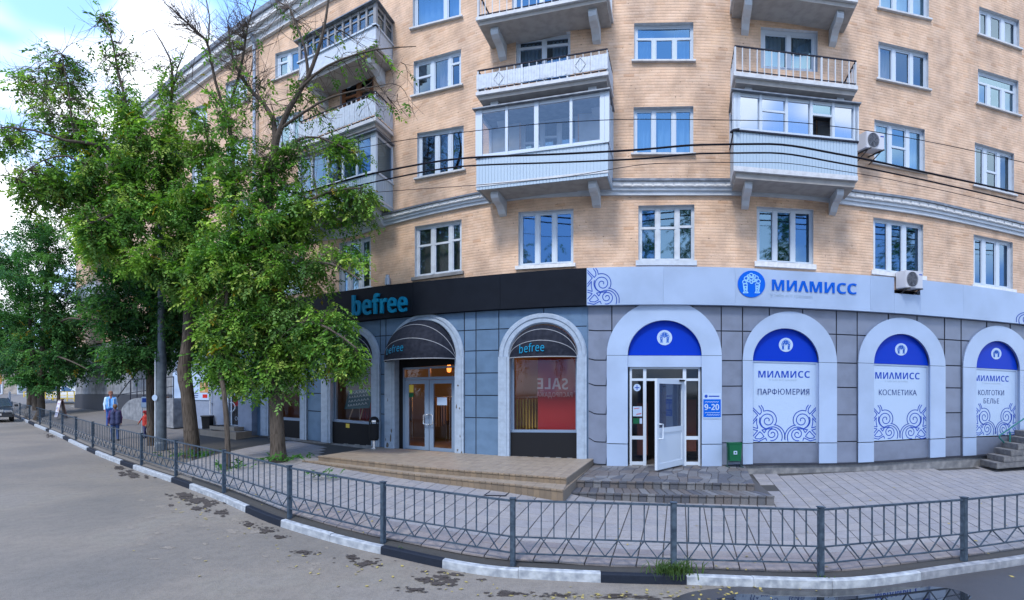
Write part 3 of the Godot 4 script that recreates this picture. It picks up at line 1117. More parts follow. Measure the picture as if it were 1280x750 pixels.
	for x in range(95, 1330, 65):
		var x2 := mini(x + 65, 1330)
		var p0 := SH(x, 13.75)
		var p1 := SH(x2, 13.75)
		mb.quad(p1 + back, p0 + back, Vector3(p0.x, -1, p0.z) + back, Vector3(p1.x, -1, p1.z) + back)
	for x in [95, 1330]:
		var p := SH(x, 13.75)
		mb.quad(p, p + back, Vector3(p.x, -1, p.z) + back, Vector3(p.x, -1, p.z))
	build("rear_wall", mb, M.cream, b)
	mb = MB.new()
	for x in range(95, 1330, 19):
		var x2 := mini(x + 19, 1330)
		mb.quad(SH(x, 13.8) + back, SH(x2, 13.8) + back, SH(x2, 13.8, 0.48), SH(x, 13.8, 0.48))
	panel(mb, 95, 1330, hf(13.85), hf(13.66), 0.48, 0.1, 20)
	build("roof", mb, M.roof_metal, b)
	# stepped roof cornice
	for s in [[13.66, 13.42, 0.40], [13.42, 13.24, 0.26], [13.24, 13.05, 0.13]]:
		mb = MB.new()
		panel(mb, 95, 1330, hf(s[0]), hf(s[1]), s[2], s[2] + 0.05, 20)
		build("eaves_cornice", mb, M.white_brick, b)
	# chimneys
	for cx in [[246, 14.75], [358, 14.55], [640, 14.9], [1100, 14.8]]:
		mb = MB.new()
		var p := SH(cx[0], 13.7, -1.1)
		mb.box(p + Vector3.UP * 0.45, Vector3(0.75, 0, 0), Vector3(0, 0.9, 0), Vector3(0, 0, 0.55))
		mb.box(p + Vector3.UP * 0.95, Vector3(0.9, 0, 0), Vector3(0, 0.12, 0), Vector3(0, 0, 0.7))
		build("chimney", mb, M.chimney, b)
	# belt cornice: three courses, the middle one of header bricks
	var bc := [[0.0, 0.16, 0.24, M.roof_metal], [0.16, 0.5, 0.18, M.white_brick], [0.5, 0.72, 0.13, M.white_paint], [0.72, 1.0, 0.08, M.white_paint]]
	for s in bc:
		mb = MB.new()
		panel(mb, 95, 1330, fr(f("ct"), f("cb"), s[0]), fr(f("ct"), f("cb"), s[1]), s[2], s[2] + 0.02, 14)
		build("belt_cornice", mb, s[3], b)
	mb = MB.new()
	var xx := 300.0
	while xx < 1300.0:
		var step := 0.26 * K(xx) * maxf(0.35, absf(NN(xx).z))
		panel(mb, xx, xx + step * 0.82, fr(f("ct"), f("cb"), 0.2), fr(f("ct"), f("cb"), 0.46), 0.193, 0.03, 40)
		xx += step
	struct(build("cornice_bricks", mb, M.white_brick, b), "stuff")
	# drainpipe
	mb = MB.new()
	mb.tube([SH(322, 13.0, 0.16), SH(322, 2.5, 0.16)], [0.07, 0.07], 8)
	mb.tube([SH(322, 13.3, 0.4), SH(322, 13.0, 0.16)], [0.07, 0.07], 8)
	build("drainpipe", mb, M.alu, b)
	make_ground_floor(b)
	make_balconies(b)

func arch_top(a: Dictionary, outer: bool) -> Callable:
	var x0: float = a.o0 if outer else a.i0
	var x1: float = a.o1 if outer else a.i1
	var ht: float = a.oh if outer else a.ih
	return func(x: float) -> float:
		var sp: float = lerpf(a.s0, a.s1, (x - a.o0) / (a.o1 - a.o0))
		var t := clampf((x - (x0 + x1) * 0.5) / ((x1 - x0) * 0.5), -1.0, 1.0)
		return sp - ht * sqrt(maxf(0.0, 1.0 - t * t))

func lin(x0: float, y0: float, x1: float, y1: float) -> Callable:
	return func(x: float) -> float: return lerpf(y0, y1, (x - x0) / (x1 - x0))

func make_ground_floor(b: Node3D) -> void:
	# arches: o = outside of the surround, i = opening, s = springing, b = foot
	var ar := [
		{"o0": 328.0, "o1": 385.0, "i0": 337.5, "i1": 377.0, "s0": 461.0, "s1": 455.0, "oh": 40.0, "ih": 32.0, "kind": "left"},
		{"o0": 403.5, "o1": 476.0, "i0": 415.0, "i1": 466.0, "s0": 455.0, "s1": 447.0, "oh": 44.0, "ih": 34.0, "kind": "win"},
		{"o0": 482.7, "o1": 581.0, "i0": 495.0, "i1": 570.0, "s0": 452.5, "s1": 446.0, "oh": 57.0, "ih": 47.5, "kind": "door"},
		{"o0": 624.0, "o1": 734.0, "i0": 638.0, "i1": 721.7, "s0": 446.5, "s1": 443.5, "oh": 53.5, "ih": 40.0, "kind": "win"},
		{"o0": 759.0, "o1": 902.0, "i0": 785.0, "i1": 877.0, "s0": 444.2, "s1": 444.5, "oh": 68.5, "ih": 43.6, "kind": "mdoor"},
		{"o0": 928.0, "o1": 1045.0, "i0": 940.5, "i1": 1022.8, "s0": 450.5, "s1": 453.5, "oh": 62.0, "ih": 41.0, "kind": "mil"},
		{"o0": 1071.5, "o1": 1180.0, "i0": 1091.0, "i1": 1161.0, "s0": 453.5, "s1": 457.8, "oh": 58.0, "ih": 38.0, "kind": "mil"},
		{"o0": 1202.0, "o1": 1290.0, "i0": 1218.5, "i1": 1272.7, "s0": 458.8, "s1": 463.5, "oh": 53.5, "ih": 34.7, "kind": "mil"},
	]
	var sb := fr(f("st"), f("sb"), 0.9)
	var base := f("base")
	# backing wall with openings
	var mb := MB.new()
	var x := 95.0
	for a in ar:
		patch(mb, x, a.i0, sb, base)
		patch(mb, a.i0, a.i1, sb, arch_top(a, false), 0.0, 3.0)
		x = a.i1
	patch(mb, x, 1330.0, sb, base)
	build("ground_floor_wall", mb, M.joint, b)
	# concrete plinth below the cladding on the right
	mb = MB.new()
	panel(mb, 905, 1330, fr(base, base, 0.0, 1.0), fr(base, base, 0.0, 18.0), 0.05, 0.2)
	panel(mb, 95, 905, fr(base, base, 0.0, -0.5), fr(base, base, 0.0, 9.0), -0.02, 0.1)
	build("plinth", mb, M.concrete, b)
	# cladding panels
	var mrows := [0.0, 0.156, 0.342, 0.503, 0.683, 0.859, 1.0]
	var mcols := [735, 765, 795, 830, 866, 901.5, 928, 961.5, 1003, 1045, 1071, 1110, 1145.7, 1180, 1200.7, 1232.7, 1262, 1292, 1330]
	var drows := [0.0, 0.13, 0.275, 0.43, 0.585, 0.74, 1.0]
	var dcols := [385, 403.5, 440, 476, 483, 532, 581, 595.5, 624, 680, 735]
	for zone in [[mcols, mrows, M.clad, M.clad2, 0.7], [dcols, drows, M.clad_dark, M.clad_dark2, 0.6]]:
		for ci in zone[0].size() - 1:
			var xa: float = zone[0][ci]
			var xb: float = zone[0][ci + 1]
			var oc: Callable = base
			var xm := (xa + xb) * 0.5
			var inside := false
			var arc_a := {}
			for a in ar:
				if xb > a.o0 + 1 and xa < a.o1 - 1:
					inside = true
					arc_a = a
			for ri in zone[1].size() - 1:
				var t := fr(f("sb"), base, zone[1][ri], zone[4])
				var bt := fr(f("sb"), base, zone[1][ri + 1], -zone[4])
				var bb := bt
				if inside:
					var ot := arch_top(arc_a, true)
					bb = func(q: float) -> float:
						if q < arc_a.o0 or q > arc_a.o1:
							return bt.call(q)
						return minf(bt.call(q), ot.call(q) + 3.0)
				mb = MB.new()
				panel(mb, xa + zone[4], xb - zone[4], t, bb, 0.03 + rng.randf_range(0, 0.004), 0.035, 4.0 if inside else 14.0)
				if mb.v.size() > 0:
					build("cladding_panel", mb, zone[2] if rng.randf() < 0.6 else zone[3], b)
	# joint strip where the two shopfronts meet
	mb = MB.new()
	panel(mb, 733.2, 736.0, f("sb"), base, 0.02, 0.03)
	build("corner_trim", mb, M.clad_dark, b)
	# grey stone slabs at the far left
	var lx := [95, 103, 112, 121, 131, 142, 153, 165, 178, 191, 204, 217]
	var lh := [2.9, 2.2, 1.5, 0.75, -0.05]
	for i in lx.size() - 1:
		for j in lh.size() - 1:
			mb = MB.new()
			panel(mb, lx[i] + 0.2, lx[i + 1] - 0.2, hf(lh[j] - 0.01), hf(lh[j + 1] + 0.01), 0.04, 0.045)
			build("stone_slab", mb, M.stone_grey, b)
	mb = MB.new()
	panel(mb, 95, 217, hf(-0.06), fr(base, base, 0.0, 1.0), 0.1, 0.12)
	build("dark_plinth", mb, M.plinth_dark, b)
	# blue grey rendered bay
	mb = MB.new()
	panel(mb, 217, 284, hf(2.5), fr(base, base, 0.0, 0.5), 0.05, 0.06)
	panel(mb, 305, 322, hf(0.5), fr(base, base, 0.0, 0.5), 0.3, 0.31)
	build("rendered_bay", mb, tri_tex(mat(0.22, 0.27, 0.37, 0.7), T.grime_soft, 0.7), b)
	mb = MB.new()
	panel(mb, 284, 305, hf(2.5), hf(0.72), 0.05, 0.06)
	panel(mb, 305, 328, hf(2.5), hf(0.5), 0.05, 0.06)
	panel(mb, 322, 328, hf(0.5), fr(base, base, 0.0, 0.5), 0.02, 0.03)
	build("shop_front_wall", mb, M.clad_dark, b)
	# arches
	for a in ar:
		make_arch(b, a)
	make_left_door(b)

func make_arch(b: Node3D, a: Dictionary) -> void:
	var mil: bool = a.kind == "mil" or a.kind == "mdoor"
	var base := f("base")
	var ot := arch_top(a, true)
	var it := arch_top(a, false)
	var cx: float = (a.i0 + a.i1) * 0.5
	var sp := lin(a.o0, a.s0, a.o1, a.s1)
	var sur := node("arch_surround", b)
	var sm: Material = M.sign_white if mil else M.surround
	# ring
	var mb := MB.new()
	var n := 28
	var rings := [[0.0, 0.10], [1.0, 0.10]] if mil else [[0.0, 0.06], [0.12, 0.11], [0.42, 0.11], [0.5, 0.085], [0.86, 0.085], [1.0, 0.04]]
	for i in n:
		for r in rings.size():
			var pts := []
			for j in [i, i + 1]:
				var t: float = PI * j / n
				var ox: float = (a.o0 + a.o1) * 0.5 - cos(t) * (a.o1 - a.o0) * 0.5
				var oy: float = sp.call(ox) - sin(t) * a.oh
				var ix: float = cx - cos(t) * (a.i1 - a.i0) * 0.5
				var iy: float = sp.call(ix) - sin(t) * a.ih
				if r == 0:
					pts.append([S(ox, oy, -0.01), S(ox, oy, rings[0][1])])
				else:
					pts.append([S(lerpf(ox, ix, rings[r - 1][0]), lerpf(oy, iy, rings[r - 1][0]), rings[r - 1][1]), S(lerpf(ox, ix, rings[r][0]), lerpf(oy, iy, rings[r][0]), rings[r][1])])
			mb.quad(pts[0][0], pts[1][0], pts[1][1], pts[0][1])
		# intrados
		var q := []
		for j in [i, i + 1]:
			var t: float = PI * j / n
			var ix: float = cx - cos(t) * (a.i1 - a.i0) * 0.5
			var iy: float = sp.call(ix) - sin(t) * a.ih
			q.append([S(ix, iy, rings[-1][1]), S(ix, iy, -0.30 if not mil else -0.12)])
		mb.quad(q[0][0], q[1][0], q[1][1], q[0][1])
	build("arch_ring", mb, sm, sur)
	# posts
	for side in [0, 1]:
		var pa: float = a.o0 if side == 0 else a.i1
		var pb: float = a.i0 if side == 0 else a.o1
		var cut := fr(f("sb"), base, 0.865) if mil else base
		mb = MB.new()
		panel(mb, pa, pb, fr(sp, sp, 0.0, 0.5 if mil else 0.0), fr(cut, cut, 0.0, -0.4 if mil else -0.3), 0.10, 0.11 + (0.1 if mil else 0.3))
		if not mil:
			panel(mb, lerpf(pa, pb, 0.25), lerpf(pa, pb, 0.75), sp, fr(base, base, 0.0, -0.3), 0.115, 0.03)
		build("post", mb, sm if mil else (M.surround if a.kind != "door" else M.surround), sur)
		if mil:
			mb = MB.new()
			panel(mb, pa, pb, fr(cut, cut, 0.0, 0.6), fr(base, base, 0.0, 0.5 if a.kind == "mil" else 1.0), 0.095, 0.2)
			build("post_foot", mb, M.sign_white2, sur)
	if a.kind == "mil":
		# blue tympanum, printed board, grey panel below
		var cutl := fr(f("sb"), base, 0.865)
		mb = MB.new()
		panel(mb, a.i0, a.i1, fr(cutl, cutl, 0.0, 0.6), fr(base, base, 0.0, -0.6), -0.02, 0.05)
		build("cladding_panel", mb, M.clad2, b)
		mb = MB.new()
		panel(mb, a.o0 - 20, a.o1 + 20, fr(base, base, 0.0, -0.5), fr(base, base, 0.0, 1.2), 0.11, 0.1)
		build("drip_trim", mb, M.joint, b)
	elif a.kind == "mdoor":
		mb = MB.new()
		panel(mb, a.i0, a.i1, fr(sp, sp, 0.0, 0.5), fr(sp, sp, 0.0, 14.5), 0.06, 0.3)
		build("lintel", mb, M.sign_white, b)
		make_white_door(b)
	else:
		make_shop_opening(b, a)

func make_shop_opening(b: Node3D, a: Dictionary) -> void:
	var base := f("base")
	var sp := lin(a.o0, a.s0, a.o1, a.s1)
	var it := arch_top(a, false)
	var mb := MB.new()
	if a.kind == "door":
		var g := node("shop_door", b)
		# flaking paint on the posts
		mb = MB.new()
		for q in [[486.5, 556, 1.6, 3.2], [490.5, 548, 1.0, 5.0], [491.5, 538, 0.8, 3.0], [484.5, 549, 0.7, 2.0], [574.5, 482, 1.2, 1.8], [572.6, 508, 0.9, 3.6], [576.5, 510, 0.8, 1.4], [574, 562, 1.4, 1.6], [579, 565, 1.0, 1.4], [487, 500, 0.5, 2.0], [577, 545, 0.6, 2.0]]:
			var poly := []
			for i in 9:
				var t := TAU * i / 9.0
				var rr := rng.randf_range(0.55, 1.2)
				poly.append(S(q[0] + cos(t) * q[2] * rr, q[1] + sin(t) * q[3] * rr, 0.1175))
			mb.slab(poly, OUT * -0.002)
		struct(build("flaked_paint", mb, mat(0.10, 0.09, 0.08, 0.9), g), "stuff")
		# dark lining
		mb = MB.new()
		panel(mb, 495, 501, fr(sp, sp, 0, -2.0), base, -0.2, 0.1)
		panel(mb, 495, 570, it, fr(sp, sp, 0, 8.0), -0.2, 0.1, 4.0)
		build("lining", mb, M.black, g)
		var w := [500.5, 569.5, 459.5, 456.5, 562.5, 568.5]
		mb = MB.new()
		for s in [[0, 1, 0, 0.022], [0, 0.03, 0.022, 1], [0.97, 1, 0.022, 1], [0.03, 0.97, 0.12, 0.15]]:
			wslab(mb, w, s[0], s[1], s[2], s[3], -0.16, 0.1)
		build("frame", mb, M.alu_blue, g)
		for s in [[0.03, 0.48, 0.022, 0.12], [0.48, 0.97, 0.022, 0.12]]:
			mb = MB.new()
			wslab(mb, w, s[0], s[1], s[2], s[3], -0.2, 0.012)
			build("fanlight", mb, M.glass_shop, g)
		mb = MB.new()
		wslab(mb, w, 0.465, 0.49, 0.022, 0.12, -0.16, 0.09)
		build("fanlight_bar", mb, M.alu_blue, g)
		for l in [[0.035, 0.475], [0.485, 0.965]]:
			var leaf := node("door_leaf", g)
			mb = MB.new()
			var u0: float = l[0]
			var u1: float = l[1]
			for s in [[u0, u1, 0.155, 0.20], [u0, u1, 0.945, 0.985], [u0, u0 + 0.075, 0.20, 0.945], [u1 - 0.075, u1, 0.20, 0.945]]:
				wslab(mb, w, s[0], s[1], s[2], s[3], -0.15, 0.07)
			build("leaf_frame", mb, M.alu_blue, leaf)
			mb = MB.new()
			wslab(mb, w, u0 + 0.075, u1 - 0.075, 0.20, 0.945, -0.18, 0.012)
			build("pane", mb, M.glass_shop, leaf)
			mb = MB.new()
			var q0 := wpt(w, 0.465 if u0 < 0.2 else 0.5, 0.56)
			var q1 := wpt(w, 0.465 if u0 < 0.2 else 0.5, 0.68)
			var dx := -4.5 if u0 < 0.2 else 4.5
			mb.tube([S(q0.x, q0.y, -0.15), S(q0.x, q0.y, -0.07), S(q0.x + dx, q0.y + 1, -0.06), S(q1.x + dx, q1.y - 1, -0.06), S(q1.x, q1.y, -0.07), S(q1.x, q1.y, -0.15)], [0.016, 0.016, 0.016, 0.016, 0.016, 0.016], 8)
			build("handle", mb, M.steel, leaf)
		# notices stuck on the glass
		mb = MB.new()
		var p := wpt(w, 0.70, 0.38)
		wslab(mb, w, 0.62, 0.80, 0.36, 0.45, -0.17, 0.004)
		build("paper_notice", mb, M.print_white, g)
		mb = MB.new()
		wslab(mb, w, 0.10, 0.19, 0.21, 0.30, -0.17, 0.004)
		build("yellow_notice", mb, M.yellow, g)
		mb = MB.new()
		wslab(mb, w, 0.10, 0.19, 0.31, 0.36, -0.17, 0.004)
		build("green_notice", mb, M.green_bin, g)
		return
	var wn := node("shop_window", b)
	var i0: float = a.i0
	var i1: float = a.i1
	var lowf: Callable
	if a.kind == "left":
		lowf = lin(338, 524, 377, 526.5)
	elif i0 < 500:
		lowf = lin(415, 527, 466, 531)
	else:
		lowf = lin(638, 540.5, 721, 541)
	mb = MB.new()
	panel(mb, i0, i1, lowf, fr(base, base, 0.0, 0.3), -0.02 if a.kind != "left" else -0.05, 0.2)
	build("stallboard", mb, M.black, wn)
	if i0 > 400 and i0 < 500:
		mb = MB.new()
		panel(mb, 432, 436.5, lin(432, 529.5, 436.5, 530), lin(432, 534.5, 436.5, 535), -0.014, 0.004)
		build("yellow_sticker", mb, M.yellow, wn)
	var fh := 3.2
	mb = MB.new()
	panel(mb, i0, i1, fr(lowf, lowf, 0.0, -fh), lowf, -0.05, 0.2)
	panel(mb, i0, i0 + 3.0, it, fr(lowf, lowf, 0.0, -fh), -0.1, 0.1, 3.0)
	panel(mb, i1 - 3.0, i1, it, fr(lowf, lowf, 0.0, -fh), -0.1, 0.1, 3.0)
	build("frame", mb, M.alu_blue, wn)
	mb = MB.new()
	patch(mb, i0 + 3.0, i1 - 3.0, it, fr(lowf, lowf, 0.0, -fh), -0.15, 6.0)
	build("pane", mb, M.glass_shop, wn)

func make_white_door(b: Node3D) -> void:
	var g := node("shop_door", b)
	var w := [787.0, 875.5, 458.8, 458.8, 582.0, 582.5]
	var mb := MB.new()
	# outer frame and its bars (u from the crop of the photo)
	for s in [[0.0, 1.0, 0.0, 0.02, -0.02], [0.0, 0.03, 0.02, 1.0, -0.02], [0.97, 1.0, 0.02, 1.0, -0.02], [0.03, 0.97, 0.115, 0.14, -0.022], [0.19, 0.235, 0.02, 1.0, -0.018], [0.75, 0.80, 0.02, 1.0, -0.018], [0.03, 0.19, 0.70, 0.735, -0.022], [0.80, 0.97, 0.70, 0.735, -0.022], [0.03, 0.19, 0.96, 1.0, -0.022], [0.80, 0.97, 0.96, 1.0, -0.022]]:
		wslab(mb, w, s[0], s[1], s[2], s[3], s[4], 0.07)
	build("frame", mb, M.plastic, g)
	for s in [[0.03, 0.19, 0.02, 0.115], [0.235, 0.75, 0.02, 0.115], [0.80, 0.97, 0.02, 0.115], [0.03, 0.19, 0.14, 0.70], [0.80, 0.97, 0.14, 0.70], [0.03, 0.19, 0.735, 0.96], [0.80, 0.97, 0.735, 0.96]]:
		mb = MB.new()
		wslab(mb, w, s[0], s[1], s[2], s[3], -0.05, 0.012)
		build("pane", mb, M.glass_shop, g)
	# notices on the left side light
	for s in [[0.045, 0.175, 0.40, 0.50, M.print_white], [0.05, 0.135, 0.52, 0.575, M.green_bin], [0.14, 0.175, 0.52, 0.575, M.print_white]]:
		mb = MB.new()
		wslab(mb, w, s[0], s[1], s[2], s[3], -0.03, 0.004)
		build("notice", mb, s[4], g)
	mb = MB.new()
	var disc := []
	for i in 20:
		var t := TAU * i / 20.0
		disc.append(S(796.2 + cos(t) * 4.6, 484.5 + sin(t) * 4.6, -0.03))
	mb.slab(disc, -OUT * 0.004)
	build("round_sticker", mb, M.print_white, g)
	mb = MB.new()
	ribbon(mb, [Vector2(793.5, 484.5), Vector2(799, 484.5)], 1.0, -0.026)
	ribbon(mb, [Vector2(796.2, 481.7), Vector2(796.2, 487.3)], 1.0, -0.0255)
	build("sticker_mark", mb, M.line_blue, g)
	mb = MB.new()
	ribbon(mb, [Vector2(792.5, 511), Vector2(799, 510)], 0.7, -0.0265)
	ribbon(mb, [Vector2(795.5, 518), Vector2(801.5, 517)], 0.9, -0.0265)
	build("notice_print", mb, M.red, g)
	# open leaf, hinged on the right post and swung out
	var leaf := node("door_leaf", g)
	var hinge := S(853.5, 582, 0.02)
	var htop := S(853.5, 474.0, 0.02)
	var hh := htop.y - hinge.y - 0.05
	var free := at(820.0, 587.6, 53.6)
	free.y = hinge.y
	var ex := (hinge - free)
	var lw := ex.length()
	ex = ex.normalized()
	var ez := Vector3(-ex.z, 0, ex.x)
	if ez.z < 0:
		ez = -ez
	var o := free + Vector3.UP * 0.04
	var bx := func(m: MB, u0: float, u1: float, v0: float, v1: float, th: float, off := 0.0) -> void:
		m.box(o + ex * (u0 + u1) * 0.5 + Vector3.UP * (v0 + v1) * 0.5 + ez * off, ex * (u1 - u0), Vector3.UP * (v1 - v0), ez * th)
	mb = MB.new()
	bx.call(mb, 0.0, 0.11, 0.0, hh, 0.06)
	bx.call(mb, lw - 0.11, lw, 0.0, hh, 0.06)
	bx.call(mb, 0.11, lw - 0.11, 0.0, 0.14, 0.058)
	bx.call(mb, 0.11, lw - 0.11, hh - 0.12, hh, 0.058)
	bx.call(mb, 0.11, lw - 0.11, hh * 0.40, hh * 0.40 + 0.12, 0.058)
	build("leaf_frame", mb, M.plastic, leaf)
	mb = MB.new()
	bx.call(mb, 0.11, lw - 0.11, 0.14, hh * 0.40, 0.03)
	build("lower_board", mb, M.plastic, leaf)
	mb = MB.new()
	bx.call(mb, 0.11, lw - 0.11, hh * 0.40 + 0.12, hh - 0.12, 0.014)
	build("pane", mb, glass(0.10, 0.14, 0.22, 0.6, 0.6), leaf)
	mb = MB.new()
	var h0 := o + ex * 0.1 + Vector3.UP * hh * 0.5 + ez * 0.03
	var h1 := o + ex * 0.1 + Vector3.UP * hh * 0.34 + ez * 0.03
	mb.tube([h0, h0 + ez * 0.05, h0 + ez * 0.06 + ex * 0.08, h1 + ez * 0.06 + ex * 0.08, h1 + ez * 0.05, h1], [0.017, 0.017, 0.017, 0.017, 0.017, 0.017], 8)
	build("handle", mb, M.plastic, leaf)
	mb = MB.new()
	bx.call(mb, lw - 0.28, lw - 0.03, hh - 0.05, hh - 0.01, 0.05, 0.05)
	build("door_closer", mb, M.black, leaf)
	# hall behind
	mb = MB.new()
	var q := [S(760, 455), S(900, 455), S(900, 583), S(760, 583)]
	var bk := OUT * -2.6
	for i in 4:
		mb.quad(q[(i + 1) % 4] + OUT * -0.12, q[i] + OUT * -0.12, q[i] + bk, q[(i + 1) % 4] + bk)
	mb.quad(q[0] + bk, q[1] + bk, q[2] + bk, q[3] + bk)
	build("hall", mb, mat(0.10, 0.09, 0.085, 0.8), g)
	for s in [[792, 806, 505, 575], [848, 872, 500, 570], [822, 832, 490, 575]]:
		mb = MB.new()
		panel(mb, s[0], s[1], lin(0, s[2], 1, s[2]), lin(0, s[3], 1, s[3]), -1.2, 0.3)
		build("display_stand", mb, mat(0.20, 0.07, 0.05, 0.7), g)

func make_left_door(b: Node3D) -> void:
	var g := node("shop_door", b)
	var w := [284.0, 305.0, 466.0, 462.0, 533.5, 535.5]
	var mb := MB.new()
	for s in [[0.0, 1.0, 0.0, 0.03], [0.06, 0.16, 0.03, 1.0], [0.90, 1.0, 0.03, 1.0], [0.3, 0.36, 0.03, 1.0], [0.84, 0.88, 0.03, 1.0], [0.36, 0.84, 0.03, 0.1], [0.36, 0.84, 0.95, 1.0]]:
		wslab(mb, w, s[0], s[1], s[2], s[3], 0.08 + 0.002 * s[0], 0.08)
	build("frame", mb, M.plastic, g)
	mb = MB.new()
	wslab(mb, w, 0.36, 0.84, 0.1, 0.95, 0.05, 0.02)
	build("pane", mb, M.glass_shop, g)
	mb = MB.new()
	wslab(mb, w, 0.38, 0.82, 0.13, 0.62, 0.02, 0.01)
	wslab(mb, w, 0.0, 0.09, 0.03, 0.4, 0.02, 0.01)
	build("red_poster", mb, M.red, g)
	mb = MB.new()
	wslab(mb, w, 0.38, 0.82, 0.62, 0.95, 0.022, 0.012)
	wslab(mb, w, 0.0, 0.09, 0.4, 1.0, 0.022, 0.012)
	build("dark_poster", mb, M.black, g)
	mb = MB.new()
	wslab(mb, w, 0.44, 0.66, 0.2, 0.44, 0.034, 0.004)
	build("poster_print", mb, M.print_white, g)
	mb = MB.new()
	var ring := []
	for i in 15:
		var t := -1.9 + 3.8 * i / 14.0
		ring.append(Vector2(291.5 + cos(t) * 4.6, 508.5 + sin(t) * 5.6))
	ribbon(mb, ring, 0.9, 0.1)
	build("handle", mb, M.plastic, g)
	mb = MB.new()
	var ring2 := []
	for i in 17:
		var t := TAU * i / 16.0
		ring2.append(Vector2(296.0 + cos(t) * 1.5, 523.0 + sin(t) * 2.2))
	ribbon(mb, ring2, 0.6, 0.03)
	build("poster_emblem", mb, M.print_white, g)

# ---------------------------------------------------------------- balconies
func make_balconies(b: Node3D) -> void:
	# [wall x0, x1, storey, slab bottom, slab top, parapet top, glazing top (0 = open), kind]
	var list := [
		[613, 766, 3, 5.17, 5.3, 5.95, 7.18, "glazed", 1.05],
		[613, 766, 4, 7.46, 7.64, 8.2, 0.0, "sheet", 1.05],
		[613, 766, 5, 9.36, 9.54, 10.2, 0.0, "bars", 1.05],
		[913, 1056, 3, 5.14, 5.4, 6.22, 7.16, "mirror", 1.05],
		[913, 1056, 4, 7.42, 7.64, 8.27, 0.0, "bars", 1.05],
		[913, 1056, 5, 9.6, 9.8, 10.5, 0.0, "bars", 1.05],
		[398, 491, 3, 5.56, 5.68, 6.37, 7.55, "glazed", 1.0],
		[398, 491, 4, 7.76, 7.98, 8.75, 0.0, "sheet", 1.0],
		[398, 491, 5, 9.95, 10.15, 10.62, 11.3, "old", 1.0],
		[118, 142, 4, 8.3, 8.45, 9.2, 0.0, "sheet", 1.0],
		[118, 142, 3, 5.2, 5.35, 6.2, 0.0, "sheet", 1.0],
	]
	for d in list:
		balcony(b, d)

func bal_path(d: Array, inset := 0.0) -> Array:
	var p := []
	var x0: float = d[0]
	var x1: float = d[1]
	var dep: float = d[8] - inset
	var along := func(x: float, h: float, o: float) -> Vector3: return SH(x, h, o)
	return [x0 + inset * K(x0), x1 - inset * K(x1), dep]

func bal_pt(d: Array, t: float, h: float, out := 0.0) -> Vector3:
	# t 0..1 left side, 1..2 front, 2..3 right side
	var x0: float = d[0]
	var x1: float = d[1]
	var dep: float = d[8] + out
	var e := out * 30.0
	var a := SH(x0 - e, h)
	var b := SH(x1 + e, h)
	a.y = HC + h
	b.y = HC + h
	var fa := a + OUT * dep
	var fb := b + OUT * dep
	if t <= 1.0:
		return a.lerp(fa, t)
	if t <= 2.0:
		return fa.lerp(fb, t - 1.0)
	return fb.lerp(b, t - 2.0)

func ring_wall(mb: MB, d: Array, h0: float, h1: float, out: float, th: float, segs := [[0.0, 1.0], [1.0, 2.0], [2.0, 3.0]]) -> void:
	for s in segs:
		var a := bal_pt(d, s[0], h1, out)
		var c := bal_pt(d, s[1], h1, out)
		var dn := Vector3.UP * (h0 - h1)
		var nn := (c - a).normalized()
		var inward := Vector3(nn.z, 0, -nn.x) * th
		mb.slab([a, c, c + dn, a + dn], inward, true)

